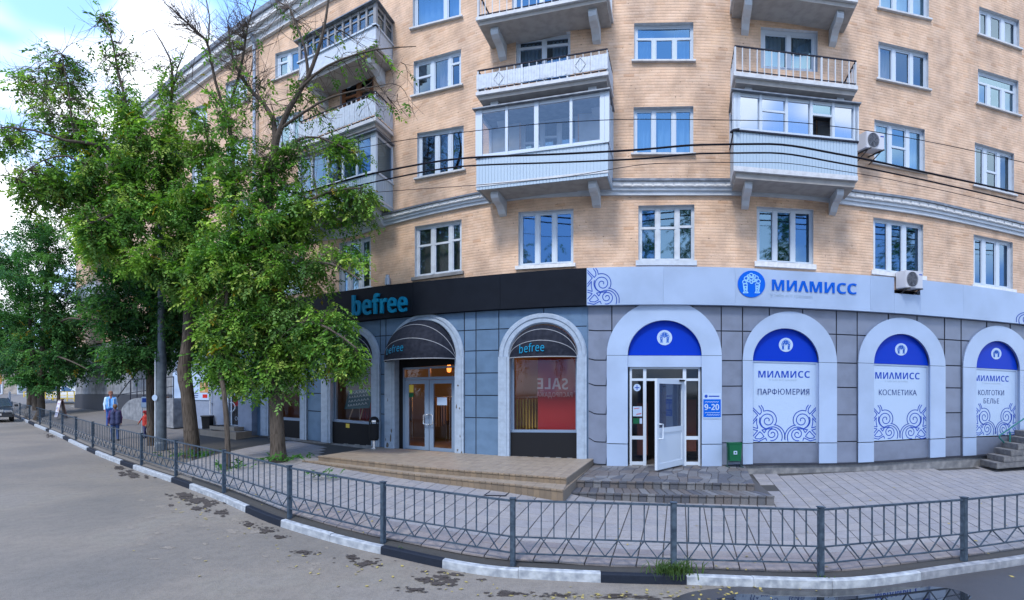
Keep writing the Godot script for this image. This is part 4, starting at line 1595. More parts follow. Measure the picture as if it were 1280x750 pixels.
func balcony(b: Node3D, d: Array) -> void:
	var g := node("balcony", b)
	var mb := MB.new()
	var kind: String = d[7]
	var sb: float = d[3]
	var st: float = d[4]
	# slab with a moulded edge
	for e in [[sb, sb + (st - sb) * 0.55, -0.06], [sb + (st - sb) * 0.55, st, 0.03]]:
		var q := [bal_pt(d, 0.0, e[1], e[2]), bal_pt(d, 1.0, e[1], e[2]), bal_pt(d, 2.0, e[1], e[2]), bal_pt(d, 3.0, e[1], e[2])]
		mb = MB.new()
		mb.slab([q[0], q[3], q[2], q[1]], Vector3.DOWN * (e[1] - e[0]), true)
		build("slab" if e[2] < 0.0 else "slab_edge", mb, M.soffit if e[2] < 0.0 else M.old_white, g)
	# scrolled brackets
	for u in ([1.12, 1.88] if d[0] > 200 else [1.2, 1.8]):
		mb = MB.new()
		var fp := bal_pt(d, u, sb)
		var root: Vector3 = fp - OUT * float(d[8])
		var side := (bal_pt(d, 2.0, sb) - bal_pt(d, 1.0, sb)).normalized() * 0.20
		var prof := [[0.0, 0.0], [0.84, 0.0], [0.86, -0.09], [0.82, -0.16], [0.70, -0.21], [0.45, -0.23], [0.3, -0.29], [0.2, -0.38], [0.0, -0.43]]
		var pl := []
		for q in prof:
			pl.append(root + OUT * q[0] + Vector3.UP * q[1] - side * 0.5)
		mb.slab(pl, side, true)
		build("bracket", mb, M.white_paint, g)
	if kind == "glazed" or kind == "mirror" or kind == "old":
		var pt: float = d[5]
		var gt: float = d[6]
		mb = MB.new()
		if kind == "old":
			ring_wall(mb, d, st - 0.05, pt, 0.0, 0.05)
			build("parapet", mb, M.sheet, g)
		else:
			# vertical siding: alternate boards stand proud
			var sd0 := st + 0.005 if kind == "mirror" else sb - 0.01
			for s in [[0.0, 1.0, 10], [1.0, 2.0, 40], [2.0, 3.0, 10]]:
				for i in s[2]:
					var t0: float = lerpf(s[0], s[1], float(i) / s[2])
					var t1: float = lerpf(s[0], s[1], float(i + 0.86) / s[2])
					ring_wall(mb, d, sd0, pt, 0.012, 0.03, [[t0, t1]])
			ring_wall(mb, d, sd0 + 0.01, pt - 0.01, 0.0, 0.03)
			struct(build("siding", mb, M.siding, g), "stuff")
		mb = MB.new()
		ring_wall(mb, d, pt, pt + 0.04, 0.05, 0.14)
		build("coping", mb, M.rail_dark if kind == "mirror" else M.plastic, g)
		# glazing posts and rails
		var fm: Material = M.plastic if kind != "old" else M.grey_wood
		var us: Array = {"glazed": [1.0, 1.02, 1.235, 1.47, 1.735, 1.965, 2.0, 2.33, 2.67], "mirror": [1.0, 1.02, 1.2, 1.41, 1.615, 1.8, 1.99, 2.0, 2.5], "old": [1.0, 1.1, 1.2, 1.3, 1.4, 1.5, 1.6, 1.7, 1.8, 1.9, 2.0, 2.5]}[kind]
		if d[0] < 500 and kind == "glazed":
			us = [0.5, 1.0, 1.18, 1.4, 1.6, 1.78, 1.97, 2.0]
		mb = MB.new()
		ring_wall(mb, d, pt + 0.04, pt + 0.11, -0.01, 0.06)
		ring_wall(mb, d, gt - 0.08, gt, -0.01, 0.06)
		for u in us + [0.03, 2.97]:
			var wd := 0.035 if not (absf(u - 1.0) < 0.03 or absf(u - 2.0) < 0.04 or absf(u - 1.47) < 0.01) else 0.055
			var p0 := bal_pt(d, u, pt + 0.04, -0.03)
			var p1 := bal_pt(d, u, gt, -0.03)
			var sd := (bal_pt(d, 2.0, 0) - bal_pt(d, 1.0, 0)).normalized()
			mb.box((p0 + p1) * 0.5, sd * wd * 2.0, p1 - p0, sd.cross(Vector3.UP) * 0.07)
		if kind == "old":
			ring_wall(mb, d, gt - 0.28, gt - 0.24, -0.01, 0.05)
		build("glazing_frame", mb, fm, g)
		if kind == "mirror":
			for s in [[1.205, 1.405, 0.33], [1.62, 1.795, 0.30]]:
				mb = MB.new()
				ring_wall(mb, d, gt - s[2] - 0.05, gt - s[2], -0.012, 0.055, [[s[0], s[1]]])
				build("transom", mb, M.plastic, g)
		var fr_u := [0.0]
		for u in us:
			if u > 1.0 and u < 2.0 or u == 1.0 or u == 2.0:
				fr_u.append(u)
		fr_u.append(3.0)
		for i in fr_u.size() - 1:
			if kind == "mirror" and absf(fr_u[i] - 1.615) < 0.01:
				# one sash stands open: only its top light is glazed
				mb = MB.new()
				ring_wall(mb, d, gt - 0.33, gt - 0.08, -0.03, 0.01, [[fr_u[i], fr_u[i + 1]]])
				build("pane", mb, M.glass_sky, g)
				continue
			mb = MB.new()
			var a := bal_pt(d, fr_u[i], gt - 0.08, -0.035)
			var c := bal_pt(d, fr_u[i + 1], gt - 0.08, -0.035)
			var dn := Vector3.UP * (pt + 0.11 - gt + 0.08)
			mb.quad(a, c, c + dn, a + dn)
			build("pane", mb, {"glazed": M.glass_low if d[0] < 500 else glass(0.50, 0.50, 0.50, 0.30), "mirror": glass(0.46, 0.52, 0.60, 0.85), "old": M.glass_mix}[kind], g)
		# pale lining of the house wall inside
		mb = MB.new()
		var wl: Array = [651.0, 722.0] if d[0] > 500 and d[0] < 800 else [945.0, 1020.0] if d[0] > 800 else [415.0, 470.0]
		panel(mb, d[0], wl[0] - 2.0, hf(gt), hf(st), 0.02, 0.02)
		panel(mb, wl[1] + 2.0, d[1], hf(gt), hf(st), 0.02, 0.02)
		build("wall_lining", mb, M.white_paint, g)
		# canopy
		mb = MB.new()
		var q := [bal_pt(d, 0.0, gt + 0.05, 0.08), bal_pt(d, 1.0, gt + 0.03, 0.12), bal_pt(d, 2.0, gt + 0.03, 0.12), bal_pt(d, 3.0, gt + 0.05, 0.08)]
		mb.slab([q[0], q[3], q[2], q[1]], Vector3.DOWN * 0.03, true)
		build("canopy", mb, M.roof_metal, g)
		return
	# open balconies
	var top: float = d[5]
	mb = MB.new()
	var prev := Vector3.ZERO
	for u in [0.02, 1.0, 2.0, 2.98]:
		var p := bal_pt(d, u, top, -0.03)
		if prev != Vector3.ZERO:
			mb.bar(prev, p, 0.036, 0.026)
		prev = p
	build("hand_rail", mb, M.rail_dark, g)
	mb = MB.new()
	prev = Vector3.ZERO
	for u in [0.02, 1.0, 2.0, 2.98]:
		var p := bal_pt(d, u, st + 0.06, -0.03)
		if prev != Vector3.ZERO:
			mb.bar(prev, p, 0.022, 0.022)
		prev = p
	build("bottom_rail", mb, M.rail_dark, g)
	for s in [[0.0, 1.0, 5], [1.0, 2.0, 17], [2.0, 3.0, 5]]:
		for i in s[2] + (1 if s[0] == 1.0 else 0):
			mb = MB.new()
			var u: float = lerpf(s[0], s[1], (float(i) + (0.0 if s[0] == 1.0 else 0.5)) / s[2])
			var r := 0.011 if i % 6 != 0 else 0.02
			var p0 := bal_pt(d, u, st - 0.02, -0.03)
			mb.box(p0 + Vector3.UP * (top - st) * 0.5, Vector3(r * 2, 0, 0), Vector3.UP * (top - st - 0.01), Vector3(0, 0, r * 2))
			build("baluster", mb, M.rail_white, g)
	if kind == "sheet":
		for s in [[0.0, 1.0, 2], [1.0, 2.0, 8], [2.0, 3.0, 2]]:
			for i in s[2]:
				mb = MB.new()
				var nrib := 6
				for r in nrib:
					var t0: float = lerpf(s[0], s[1], (float(i) + (r + 0.05) / nrib) / s[2])
					var t1: float = lerpf(s[0], s[1], (float(i) + (r + 0.8) / nrib) / s[2])
					ring_wall(mb, d, st + 0.09 + rng.randf_range(-0.02, 0.01), top - 0.12, 0.012, 0.006, [[t0, t1]])
				ring_wall(mb, d, st + 0.08, top - 0.12, 0.004, 0.004, [[lerpf(s[0], s[1], float(i) / s[2]), lerpf(s[0], s[1], (i + 0.985) / s[2])]])
				build("railing_sheet", mb, M.sheet, g)
		for u in [1.18, 1.8]:
			mb = MB.new()
			var c := bal_pt(d, u, (st + top) * 0.5, 0.02)
			var ex := (bal_pt(d, 2.0, 0) - bal_pt(d, 1.0, 0)).normalized() * 0.13
			var ey := Vector3.UP * 0.17
			for q in [[ex, ey], [ey, -ex], [-ex, -ey], [-ey, ex]]:
				mb.bar(c + q[0], c + q[1], 0.015, 0.02)
			build("diamond_ornament", mb, M.rail_white, g)

# ---------------------------------------------------------------- shop steps, signs, street furniture
func make_all_else() -> void:
	make_steps()
	make_signs()
	make_awnings()
	make_shop_inside()
	make_small_things()
	make_fence()
	make_far()
	make_trees()
	make_cars()
	make_people()
	make_litter()

func edge(pts: Array, lvl: float, x: float) -> Vector3:
	# pts: sight points of a tread's front edge that lies at level lvl
	var y: float = pts[0].y
	for i in pts.size() - 1:
		if x >= pts[i].x:
			y = lerpf(pts[i].y, pts[i + 1].y, (x - pts[i].x) / (pts[i + 1].x - pts[i].x))
	return at(x, y, (y - PY) / -lvl)

func make_steps() -> void:
	var s := node("tiled_shop_steps")
	struct(s)
	var l0 := -1.665
	var l1 := -1.79
	var e0 := v2([398, 570, 440, 574.5, 520, 583.0, 580, 588, 640, 592.5, 708, 597.5])
	var e1 := v2([376, 575.5, 440, 583.5, 520, 593, 580, 599.3, 640, 605.2, 704, 612.5])
	# treads
	var n := 26
	for i in n:
		for j in 6:
			var q := []
			for c in [[i, j + 1], [i + 1, j + 1], [i + 1, j], [i, j]]:
				var u := float(c[0]) / n
				var a := edge(e0, l0, lerpf(398, 708, u))
				var x := lerpf(472, 742, u)
				var b := SH(x, l0, 0.02)
				q.append(a.lerp(b, float(c[1]) / 6.0))
			var c0: Vector3 = (q[0] + q[2]) * 0.5
			for k in 4:
				q[k] = q[k].lerp(c0, 0.012) + Vector3.UP * rng.randf_range(-0.001, 0.001)
			build("tread_tile", tile_mesh(q, 0.03), M.beige[rng.randi() % 3], s)
	for i in n:
		var q := []
		for c in [[i, 1], [i + 1, 1], [i + 1, 0], [i, 0]]:
			var u := float(c[0]) / n
			var a := edge(e1, l1, lerpf(378, 704, u))
			var b := edge(e0, l1, lerpf(398, 708, u))
			b = edge(e0, l0, lerpf(398, 708, u))
			b.y = HC + l1
			b += (b - a).normalized() * 0.03
			q.append(a.lerp(b, c[1]))
		var c0: Vector3 = (q[0] + q[2]) * 0.5
		for k in 4:
			q[k] = q[k].lerp(c0, 0.012)
		build("tread_tile", tile_mesh(q, 0.03), M.beige[rng.randi() % 3], s)
	# risers with bullnose tiles
	var nr := 44
	var riser_m := []
	for t in [[0.20, 0.15, 0.10], [0.18, 0.137, 0.095], [0.155, 0.12, 0.085]]:
		riser_m.append(tri_tex(mat(t[0], t[1], t[2], 0.7), T.grime_soft, 0.9))
	for r in [[e0, l0, l1, 398.0, 708.0], [e1, l1, -2.25, 378.0, 704.0]]:
		for i in nr:
			var mb := MB.new()
			var xa := lerpf(r[3], r[4], (i + 0.04) / nr)
			var xb := lerpf(r[3], r[4], (i + 0.96) / nr)
			var a := edge(r[0], r[1], xa)
			var b := edge(r[0], r[1], xb)
			var nn := (b - a).normalized()
			var fwd := Vector3(-nn.z, 0, nn.x)
			var h: float = r[1] - r[2]
			var pr := [[-0.02, 0.004], [0.012, 0.004], [0.022, -0.008], [0.022, -0.03], [0.006, -0.036], [0.006, -h]]
			for k in pr.size() - 1:
				mb.quad(a + fwd * pr[k][0] + Vector3.UP * pr[k][1], b + fwd * pr[k][0] + Vector3.UP * pr[k][1], b + fwd * pr[k + 1][0] + Vector3.UP * pr[k + 1][1], a + fwd * pr[k + 1][0] + Vector3.UP * pr[k + 1][1])
			for e in [a, b]:
				for k in range(1, pr.size() - 1):
					mb.tri(e + fwd * pr[0][0], e + fwd * pr[k][0] + Vector3.UP * pr[k][1], e + fwd * pr[k + 1][0] + Vector3.UP * pr[k + 1][1])
			build("riser_tile", mb, riser_m[rng.randi() % 3], s)
	# solid core under the tiles
	var mb := MB.new()
	for i in 20:
		var u := i / 20.0
		var u2 := (i + 1) / 20.0
		for r in [[e0, l0, 398.0, 708.0], [e1, l1, 378.0, 704.0]]:
			var a := edge(r[0], r[1], lerpf(r[2], r[3], u)) + Vector3.DOWN * 0.02
			var b := edge(r[0], r[1], lerpf(r[2], r[3], u2)) + Vector3.DOWN * 0.02
			var c := SH(lerpf(472, 742, u2), r[1] - 0.02, 0.0)
			var d := SH(lerpf(472, 742, u), r[1] - 0.02, 0.0)
			mb.quad(d, c, b, a)
			mb.quad(a, b, b + Vector3.DOWN * 0.5, a + Vector3.DOWN * 0.5)
			if i == 0:
				mb.quad(d, a, a + Vector3.DOWN * 0.6, d + Vector3.DOWN * 0.6)
			if i == 19:
				mb.quad(b, c, c + Vector3.DOWN * 0.6, b + Vector3.DOWN * 0.6)
	build("core", mb, mat(0.17, 0.14, 0.11, 0.9), s)
	# stone steps before the white door
	var t := node("stone_shop_steps")
	struct(t)
	var m0 := -1.835
	var m1 := -1.98
	var f0 := v2([709, 600, 830, 602.5, 943, 604.5])
	var f1 := v2([703, 614.5, 830, 618, 967, 619.5])
	var gx := []
	var gz := []
	var gr := RandomNumberGenerator.new()
	gr.seed = 99
	var nu := 17
	var nv := 6
	var jit := []
	for i in nu + 1:
		var row := []
		for j in nv + 1:
			var ju := 0.0 if i == 0 or i == nu else gr.randf_range(-0.36, 0.36)
			var jv := 0.0 if j == 0 or j == nv else gr.randf_range(-0.33, 0.33)
			row.append(Vector2((i + ju) / nu, (j + jv) / nv))
		jit.append(row)
	var plat := func(uv: Vector2) -> Vector3:
		return edge(f0, m0, lerpf(709, 943, uv.x)).lerp(SH(lerpf(742, 931, uv.x), m0, 0.0), uv.y)
	for i in nu:
		for j in nv:
			var q := [plat.call(jit[i][j + 1]), plat.call(jit[i + 1][j + 1]), plat.call(jit[i + 1][j]), plat.call(jit[i][j])]
			var c0: Vector3 = (q[0] + q[1] + q[2] + q[3]) * 0.25
			for k in 4:
				q[k] = q[k].lerp(c0, 0.05) + Vector3.UP * gr.randf_range(-0.003, 0.003)
			build("flagstone", tile_mesh(q, 0.03), M.flag[gr.randi() % 5], t)
	for i in 24:
		var ua := (i + gr.randf_range(0.0, 0.1)) / 24.0
		var ub := (i + 0.95) / 24.0
		var q := []
		for c in [[ua, 1.0], [ub, 1.0], [ub, 0.0], [ua, 0.0]]:
			var b := edge(f0, m0, lerpf(709, 943, c[0]))
			b.y = HC + m1
			var a := edge(f1, m1, lerpf(703, 967, c[0]))
			q.append(a.lerp(b + (b - a).normalized() * 0.03, c[1]))
		build("flagstone", tile_mesh(q, 0.03), M.flag[gr.randi() % 5], t)
	for r in [[f0, m0, m1, 709.0, 943.0, 22], [f1, m1, -2.3, 703.0, 967.0, 25]]:
		for i in r[5]:
			mb = MB.new()
			var a := edge(r[0], r[1], lerpf(r[3], r[4], (i + gr.randf_range(0.02, 0.12)) / r[5]))
			var b := edge(r[0], r[1], lerpf(r[3], r[4], (i + gr.randf_range(0.9, 0.98)) / r[5]))
			var h: float = r[1] - r[2]
			var top := 0.035
			var fw := Vector3(0, 0, gr.randf_range(0.012, 0.03))
			mb.slab([a + fw + Vector3.DOWN * top, b + fw + Vector3.DOWN * top, b + fw + Vector3.DOWN * h, a + fw + Vector3.DOWN * h], Vector3(0, 0, -0.05))
			mb.box((a + b) * 0.5 + Vector3(0, -0.014, 0.01), b - a, Vector3(0, 0.03, 0), Vector3(0, 0, 0.07))
			build("riser_stone", mb, M.flag[gr.randi() % 5], t)
	mb = MB.new()
	for i in 12:
		var u := i / 12.0
		var u2 := (i + 1) / 12.0
		for r in [[f0, m0, 709.0, 943.0], [f1, m1, 703.0, 967.0]]:
			var a := edge(r[0], r[1], lerpf(r[2], r[3], u)) + Vector3.DOWN * 0.02
			var b := edge(r[0], r[1], lerpf(r[2], r[3], u2)) + Vector3.DOWN * 0.02
			var c := SH(lerpf(742, 931, u2), r[1] - 0.02, 0.0)
			var d := SH(lerpf(742, 931, u), r[1] - 0.02, 0.0)
			mb.quad(d, c, b, a)
			mb.quad(a, b, b + Vector3.DOWN * 0.5, a + Vector3.DOWN * 0.5)
			if i == 0:
				mb.quad(d, a, a + Vector3.DOWN * 0.6, d + Vector3.DOWN * 0.6)
			if i == 11:
				mb.quad(b, c, c + Vector3.DOWN * 0.6, b + Vector3.DOWN * 0.6)
	build("core", mb, mat(0.06, 0.06, 0.065, 0.9), t)
	# concrete side steps at the right end
	M.kerb_step = tri_tex(mat(0.17, 0.17, 0.178, 0.9), T.grime, 1.2, T.mid_n, 0.4)
	var cs := node("concrete_side_steps")
	struct(cs)
	var right := (SH(1300, 0) - SH(1220, 0))
	right.y = 0
	right = right.normalized()
	for i in 6:
		var p := S(1221 + i * 8.5, 0, 0.62)
		var lv := HC - 2.10 + 0.165 * i
		p.y = lv
		mb = MB.new()
		var ln := 3.2 - i * 0.24
		mb.bbox(p + right * ln * 0.5 + Vector3.UP * 0.08, right * ln, Vector3.UP * 0.17, OUT * 0.9, 0.015)
		build("step", mb, M.kerb_step, cs)
	# door steps on the left
	var ls := node("left_door_steps")
	struct(ls)
	for i in 2:
		mb = MB.new()
		panel(mb, 281 - i * 4 , 312 + i * 10, hf(-1.24 - i * 0.14), hf(-1.7), 0.75 + i * 0.3, 0.9 + i * 0.3, 30)
		var p0 := SH(281 - i * 4, -1.24 - i * 0.14)
		var p1 := SH(312 + i * 10, -1.24 - i * 0.14)
		p1.y = p0.y
		var o: float = 0.75 + i * 0.3
		mb.quad(p0, p1, p1 + OUT * o, p0 + OUT * o)
		build("step", mb, M.beige[i], ls)

# the scroll ornament, in fifteenths of a sight unit, drawn in its own box
func scrolls() -> Array:
	var out := []
	var sp := func(c: Vector2, r0: float, r1: float, a0: float, turns: float, tail: Array) -> Array:
		var p := []
		for i in 41:
			var t := i / 40.0
			var a := a0 + TAU * turns * t
			var r := lerpf(r0, r1, t)
			p.append(c + Vector2(cos(a), sin(a)) * r)
		for q in tail:
			p.append(q)
		return p
	out.append(sp.call(Vector2(340, 305), 22.0, 165.0, 0.4, -1.9, []))
	out.append(sp.call(Vector2(335, 300), 150.0, 165.0, PI * 1.12, -0.36, [Vector2(230, 480), Vector2(275, 535), Vector2(330, 445)]))
	out.append(sp.call(Vector2(330, 300), 182.0, 172.0, -1.95, 0.4, [Vector2(455, 390)]))
	out.append(sp.call(Vector2(425, 560), 22.0, 125.0, 3.4, 1.75, []))
	out.append(sp.call(Vector2(440, 620), 232.0, 222.0, -1.5, 0.27, []))
	out.append(sp.call(Vector2(425, 610), 182.0, 190.0, -2.1, 0.40, []))
	out.append([Vector2(190, 510), Vector2(95, 615), Vector2(120, 640), Vector2(200, 645), Vector2(270, 605), Vector2(230, 545), Vector2(190, 510)])
	out.append([Vector2(60, 60), Vector2(190, 190), Vector2(220, 150), Vector2(215, 90), Vector2(170, 25)])
	out.append([Vector2(215, 20), Vector2(250, 70), Vector2(265, 135)])
	out.append([Vector2(60, 100), Vector2(150, 200), Vector2(60, 310)])
	out.append([Vector2(60, 360), Vector2(135, 265), Vector2(130, 350), Vector2(150, 450), Vector2(60, 425)])
	out.append([Vector2(60, 465), Vector2(150, 490), Vector2(60, 590)])
	out.append([Vector2(60, 662), Vector2(180, 690), Vector2(300, 630), Vector2(320, 680)])
	return out

func ornament(parent: Node, x0: float, w: float, y0: float, h: float, mirror: bool, o: float, lw: float, slope := 0.0) -> void:
	var mb := MB.new()
	for line in scrolls():
		var p := []
		for q in line:
			var u: float = clampf((q.x - 60.0) / 600.0, 0.0, 1.0)
			var v: float = clampf((q.y - 20.0) / 670.0, 0.0, 1.0)
			var x := x0 + w * (1.0 - u) if mirror else x0 + w * u
			p.append(Vector2(x, y0 + h * v + slope * (x - x0)))
		ribbon(mb, p, lw, o)
	build("scroll_ornament", mb, M.line_blue, parent)

func disc_mb(c: Vector2, rx: float, ry: float, o: float, th: float) -> MB:
	var mb := MB.new()
	var p := []
	for i in 32:
		var t := TAU * i / 32.0
		p.append(S(c.x + cos(t) * rx, c.y + sin(t) * ry, o))
	mb.slab(p, -OUT * th)
	return mb

func gate_emblem(parent: Node, c: Vector2, r: float, o: float, m: Material, lw: float) -> void:
	# an arch of curls standing on two legs
	var mb := MB.new()
	var curls := [[0, -0.68, 0.17], [-0.2, -0.62, 0.13], [0.2, -0.62, 0.13], [-0.36, -0.47, 0.17], [0.36, -0.47, 0.17], [0, -0.44, 0.15], [-0.2, -0.34, 0.13], [0.2, -0.34, 0.13], [-0.5, -0.22, 0.16], [0.5, -0.22, 0.16], [0, -0.2, 0.11], [-0.44, 0.0, 0.15], [0.44, 0.0, 0.15], [-0.43, 0.2, 0.1], [0.43, 0.2, 0.1], [-0.43, 0.4, 0.09], [0.43, 0.4, 0.09]]
	for q in curls:
		var p := []
		for i in 13:
			var t: float = TAU * i / 10.0 + q[0] * 3.0
			var rr: float = q[2] * lerpf(1.0, 0.45, maxf(0.0, (i - 6) / 6.0))
			p.append(c + Vector2(q[0] + cos(t) * rr, q[1] + sin(t) * rr) * r)
		ribbon(mb, p, lw, o)
	for s in [-1.0, 1.0]:
		ribbon(mb, [c + Vector2(s * 0.3, -0.05) * r, c + Vector2(s * 0.33, 0.48) * r, c + Vector2(s * 0.25, 0.58) * r, c + Vector2(s * 0.6, 0.58) * r, c + Vector2(s * 0.52, 0.48) * r, c + Vector2(s * 0.6, -0.05) * r], lw, o)
	build("gate_emblem", mb, m, parent)

func make_signs() -> void:
	# black fascia
	var st := f("st")
	var sb := f("sb")
	var g := thing("shop_sign", "long black fascia sign with teal letters above the dark shop", "sign")
	var seams := [332, 420, 520, 628, 735]
	for i in seams.size() - 1:
		var mb := MB.new()
		panel(mb, seams[i] + (0.0 if i == 0 else 0.15), seams[i + 1] - 0.15, st, sb, 0.2, 0.22)
		build("board", mb, M.sign_black, g)
	lettering(g, "befree", 444.0, 514.5, 396.0, 390.5, 23.5, 0.24, M.teal, 0.07, font_bold)
	# white fascia
	g = thing("shop_sign", "long pale blue white fascia sign with round blue emblem and blue letters", "sign")
	var cuts := [735, 830, 918, 1085, 1114.5, 1146.5, 1200, 1330]
	for i in cuts.size() - 1:
		var mb := MB.new()
		var top := st
		if i == 4:
			top = lin(1114, 368.0, 1147, 370.5)
		panel(mb, cuts[i], cuts[i + 1] - 0.12, top, sb, 0.205, 0.22)
		build("board", mb, M.sign_white if i % 2 == 0 else M.sign_white2, g)
	ornament(g, 736, 39, 337.5, 44.5, false, 0.209, 1.0)
	ornament(g, 1265.5, 40, 371.0, 34, true, 0.209, 1.0, 0.16)
	build("emblem_disc", disc_mb(Vector2(938, 357), 17.0, 16.6, 0.222, 0.016), M.logo_blue, g)
	gate_emblem(g, Vector2(938, 358), 17.0, 0.226, M.logo_pale, 1.0)
	lettering(g, "МИΛМИСС", 961.5, 1068.5, 364.5, 369.8, 13.2, 0.209, M.letter_blue, 0.03, font_bold)
	lettering(g, "У тебя все красиво!", 961.5, 1014, 372.3, 374.5, 4.0, 0.208, M.pale_text, 0.0, font_sans, false, "tagline")
	# blue half round signs
	var em := [[785.0, 877.0, 830.7, 422.0, 9.5, 9.5, "blue half round sign with round emblem above the open white door"], [940.5, 1022.8, 982.5, 431.0, 8.8, 8.8, "blue half round sign with round emblem above the perfumery board"], [1091.0, 1161.0, 1126.7, 436.7, 7.7, 7.7, "blue half round sign with round emblem above the cosmetics board"], [1218.5, 1272.7, 1245.7, 442.0, 6.4, 7.2, "blue half round sign with round emblem above the hosiery board"]]
	var spr := [lin(759, 444.2, 902, 444.5), lin(928, 450.5, 1045, 453.5), lin(1071.5, 453.5, 1180, 457.8), lin(1202, 458.8, 1290, 463.5)]
	var ihs := [43.6, 41.0, 38.0, 34.7]
	for i in 4:
		var e: Array = em[i]
		g = thing("arch_sign", e[6], "sign", Vector3.ZERO, "blue half round signs in the white arches")
		var mb := MB.new()
		var sp: Callable = spr[i]
		var it := func(x: float) -> float:
			var t := clampf((x - (e[0] + e[1]) * 0.5) / ((e[1] - e[0]) * 0.5), -1.0, 1.0)
			return sp.call(x) - ihs[i] * sqrt(maxf(0.0, 1.0 - t * t))
		panel(mb, e[0], e[1], it, fr(sp, sp, 0, -0.2), -0.02, 0.03, 3.0)
		build("board", mb, M.blue, g)
		build("emblem_disc", disc_mb(Vector2(e[2], e[3]), e[4], e[5], -0.012, 0.007), M.print_white, g)
		gate_emblem(g, Vector2(e[2], e[3] + 0.6), e[4] * 0.95, -0.009, M.letter_blue, 0.55)
	# printed boards in the arches
	var bd := [
		[940.5, 1022.8, spr[1], "tall white window board printed with perfumery lettering and blue scrolls", [["МИΛМИСС", 947, 1013.5, 471.8, 472.2, 8.4, true], ["У тебя все красиво!", 962, 997, 475.8, 476.0, 2.2, false], ["ПАРФЮМЕРИЯ", 947, 1013.5, 493.2, 493.2, 7.2, false]]],
		[1091.0, 1161.0, spr[2], "tall white window board printed with cosmetics lettering and blue scrolls", [["МИΛМИСС", 1093.8, 1151, 473.2, 474.2, 8.2, true], ["У тебя все красиво!", 1107, 1136, 477.3, 477.7, 2.1, false], ["КОСМЕТИКА", 1099, 1147, 493.8, 494.2, 6.8, false]]],
		[1218.5, 1272.7, spr[3], "tall white window board printed with hosiery and lingerie lettering", [["МИΛМИСС", 1218.8, 1262.5, 476.0, 477.2, 7.2, true], ["У тебя все красиво!", 1229, 1252, 479.8, 480.3, 1.9, false], ["КОЛГОТКИ", 1223.5, 1257, 493.8, 494.2, 6.4, false], ["БЕЛЬЕ", 1230, 1250.5, 504.2, 504.4, 6.2, false]]],
	]
	for e in bd:
		g = thing("poster_board", e[3], "poster", Vector3.ZERO, "printed boards filling the white arches")
		var mb := MB.new()
		var cut := fr(f("sb"), f("base"), 0.865)
		panel(mb, e[0] + 0.6, e[1] - 0.6, fr(e[2], e[2], 0, 0.6), fr(cut, cut, 0, -0.8), -0.05, 0.02)
		build("board", mb, M.print_white, g)
		mb = MB.new()
		panel(mb, e[0], e[0] + 1.0, fr(e[2], e[2], 0, 0.0), cut, -0.03, 0.05)
		panel(mb, e[1] - 2.4, e[1], fr(e[2], e[2], 0, 0.0), cut, -0.03, 0.05)
		panel(mb, e[0] + 1.0, e[1] - 2.4, fr(e[2], e[2], 0, 0.0), fr(e[2], e[2], 0, 1.6), -0.03, 0.05)
		build("edge_trim", mb, M.sign_white2, g)
		for t in e[4]:
			var small: bool = t[5] < 3.0
			lettering(g, t[0], t[1], t[2], t[3], t[4], t[5], -0.047, M.pale_text if small else M.navy if not t[6] else M.line_blue, 0.0, font_bold if t[6] else font_sans, t[6], "letter" if t[6] else "wording")
		var half: float = (e[1] - e[0]) * 0.5
		var yb: float = cut.call((e[0] + e[1]) * 0.5) - 1.2
		var sc := half / 41.0
		ornament(g, e[0] + 1.0, half - 1.4, yb - 45.0 * lerpf(1.0, sc, 0.35), 45.0 * lerpf(1.0, sc, 0.35), false, -0.047, 1.1 * lerpf(1.0, sc, 0.7), -0.025)
		ornament(g, e[0] + half, half - 1.6, yb - 45.0 * lerpf(1.0, sc, 0.35), 45.0 * lerpf(1.0, sc, 0.35), true, -0.047, 1.1 * lerpf(1.0, sc, 0.7), -0.025)
	# opening hours plate
	g = thing("hours_sign", "small white and blue opening hours plate beside the open white door", "sign")
	var mb := MB.new()
	panel(mb, 878.5, 901, lin(0, 491.5, 1, 491.5), lin(0, 523, 1, 523), 0.115, 0.014)
	build("plate", mb, M.print_white, g)
	mb = MB.new()
	panel(mb, 879, 900.6, lin(0, 499, 1, 499), lin(0, 521.2, 1, 521.2), 0.119, 0.006)
	build("blue_field", mb, M.letter_blue, g)
	build("emblem_disc", disc_mb(Vector2(882.4, 495.2), 1.9, 2.0, 0.119, 0.003), M.line_blue, g)
	mb = MB.new()
	ribbon(mb, [Vector2(886, 495.3), Vector2(898.5, 495.3)], 1.5, 0.117)
	build("wording", mb, M.line_blue, g)
	lettering(g, "9-20", 880, 898.8, 512.3, 512.3, 7.3, 0.122, M.print_white, 0.0, font_bold, false, "hours")
	mb = MB.new()
	for q in [[881, 502.2, 898], [881, 515.5, 899], [883, 518.3, 899]]:
		var p := []
		for i in 12:
			p.append(Vector2(lerpf(q[0], q[2], i / 11.0), q[1] + (0.5 if i % 2 == 0 else -0.3)))
		ribbon(mb, p, 0.6, 0.122)
	build("small_print", mb, M.print_white, g)
	# left bay poster
	g = thing("wall_poster", "wide white advertising panel with small photo on the blue grey wall", "poster")
	mb = MB.new()
	panel(mb, 218, 240.5, hf(0.95), hf(-0.24), 0.09, 0.03)
	panel(mb, 240.8, 263.2, hf(0.95), hf(-0.27), 0.09, 0.03)
	build("board", mb, M.print_white, g)
	mb = MB.new()
	panel(mb, 252.2, 262.6, hf(0.47), hf(0.04), 0.094, 0.003)
	build("photo_print", mb, mat(0.42, 0.20, 0.05, 0.5), g)
	mb = MB.new()
	panel(mb, 254.5, 258.5, hf(0.44), hf(0.08), 0.097, 0.002)
	build("photo_figure", mb, mat(0.55, 0.38, 0.22, 0.5), g)
	mb = MB.new()
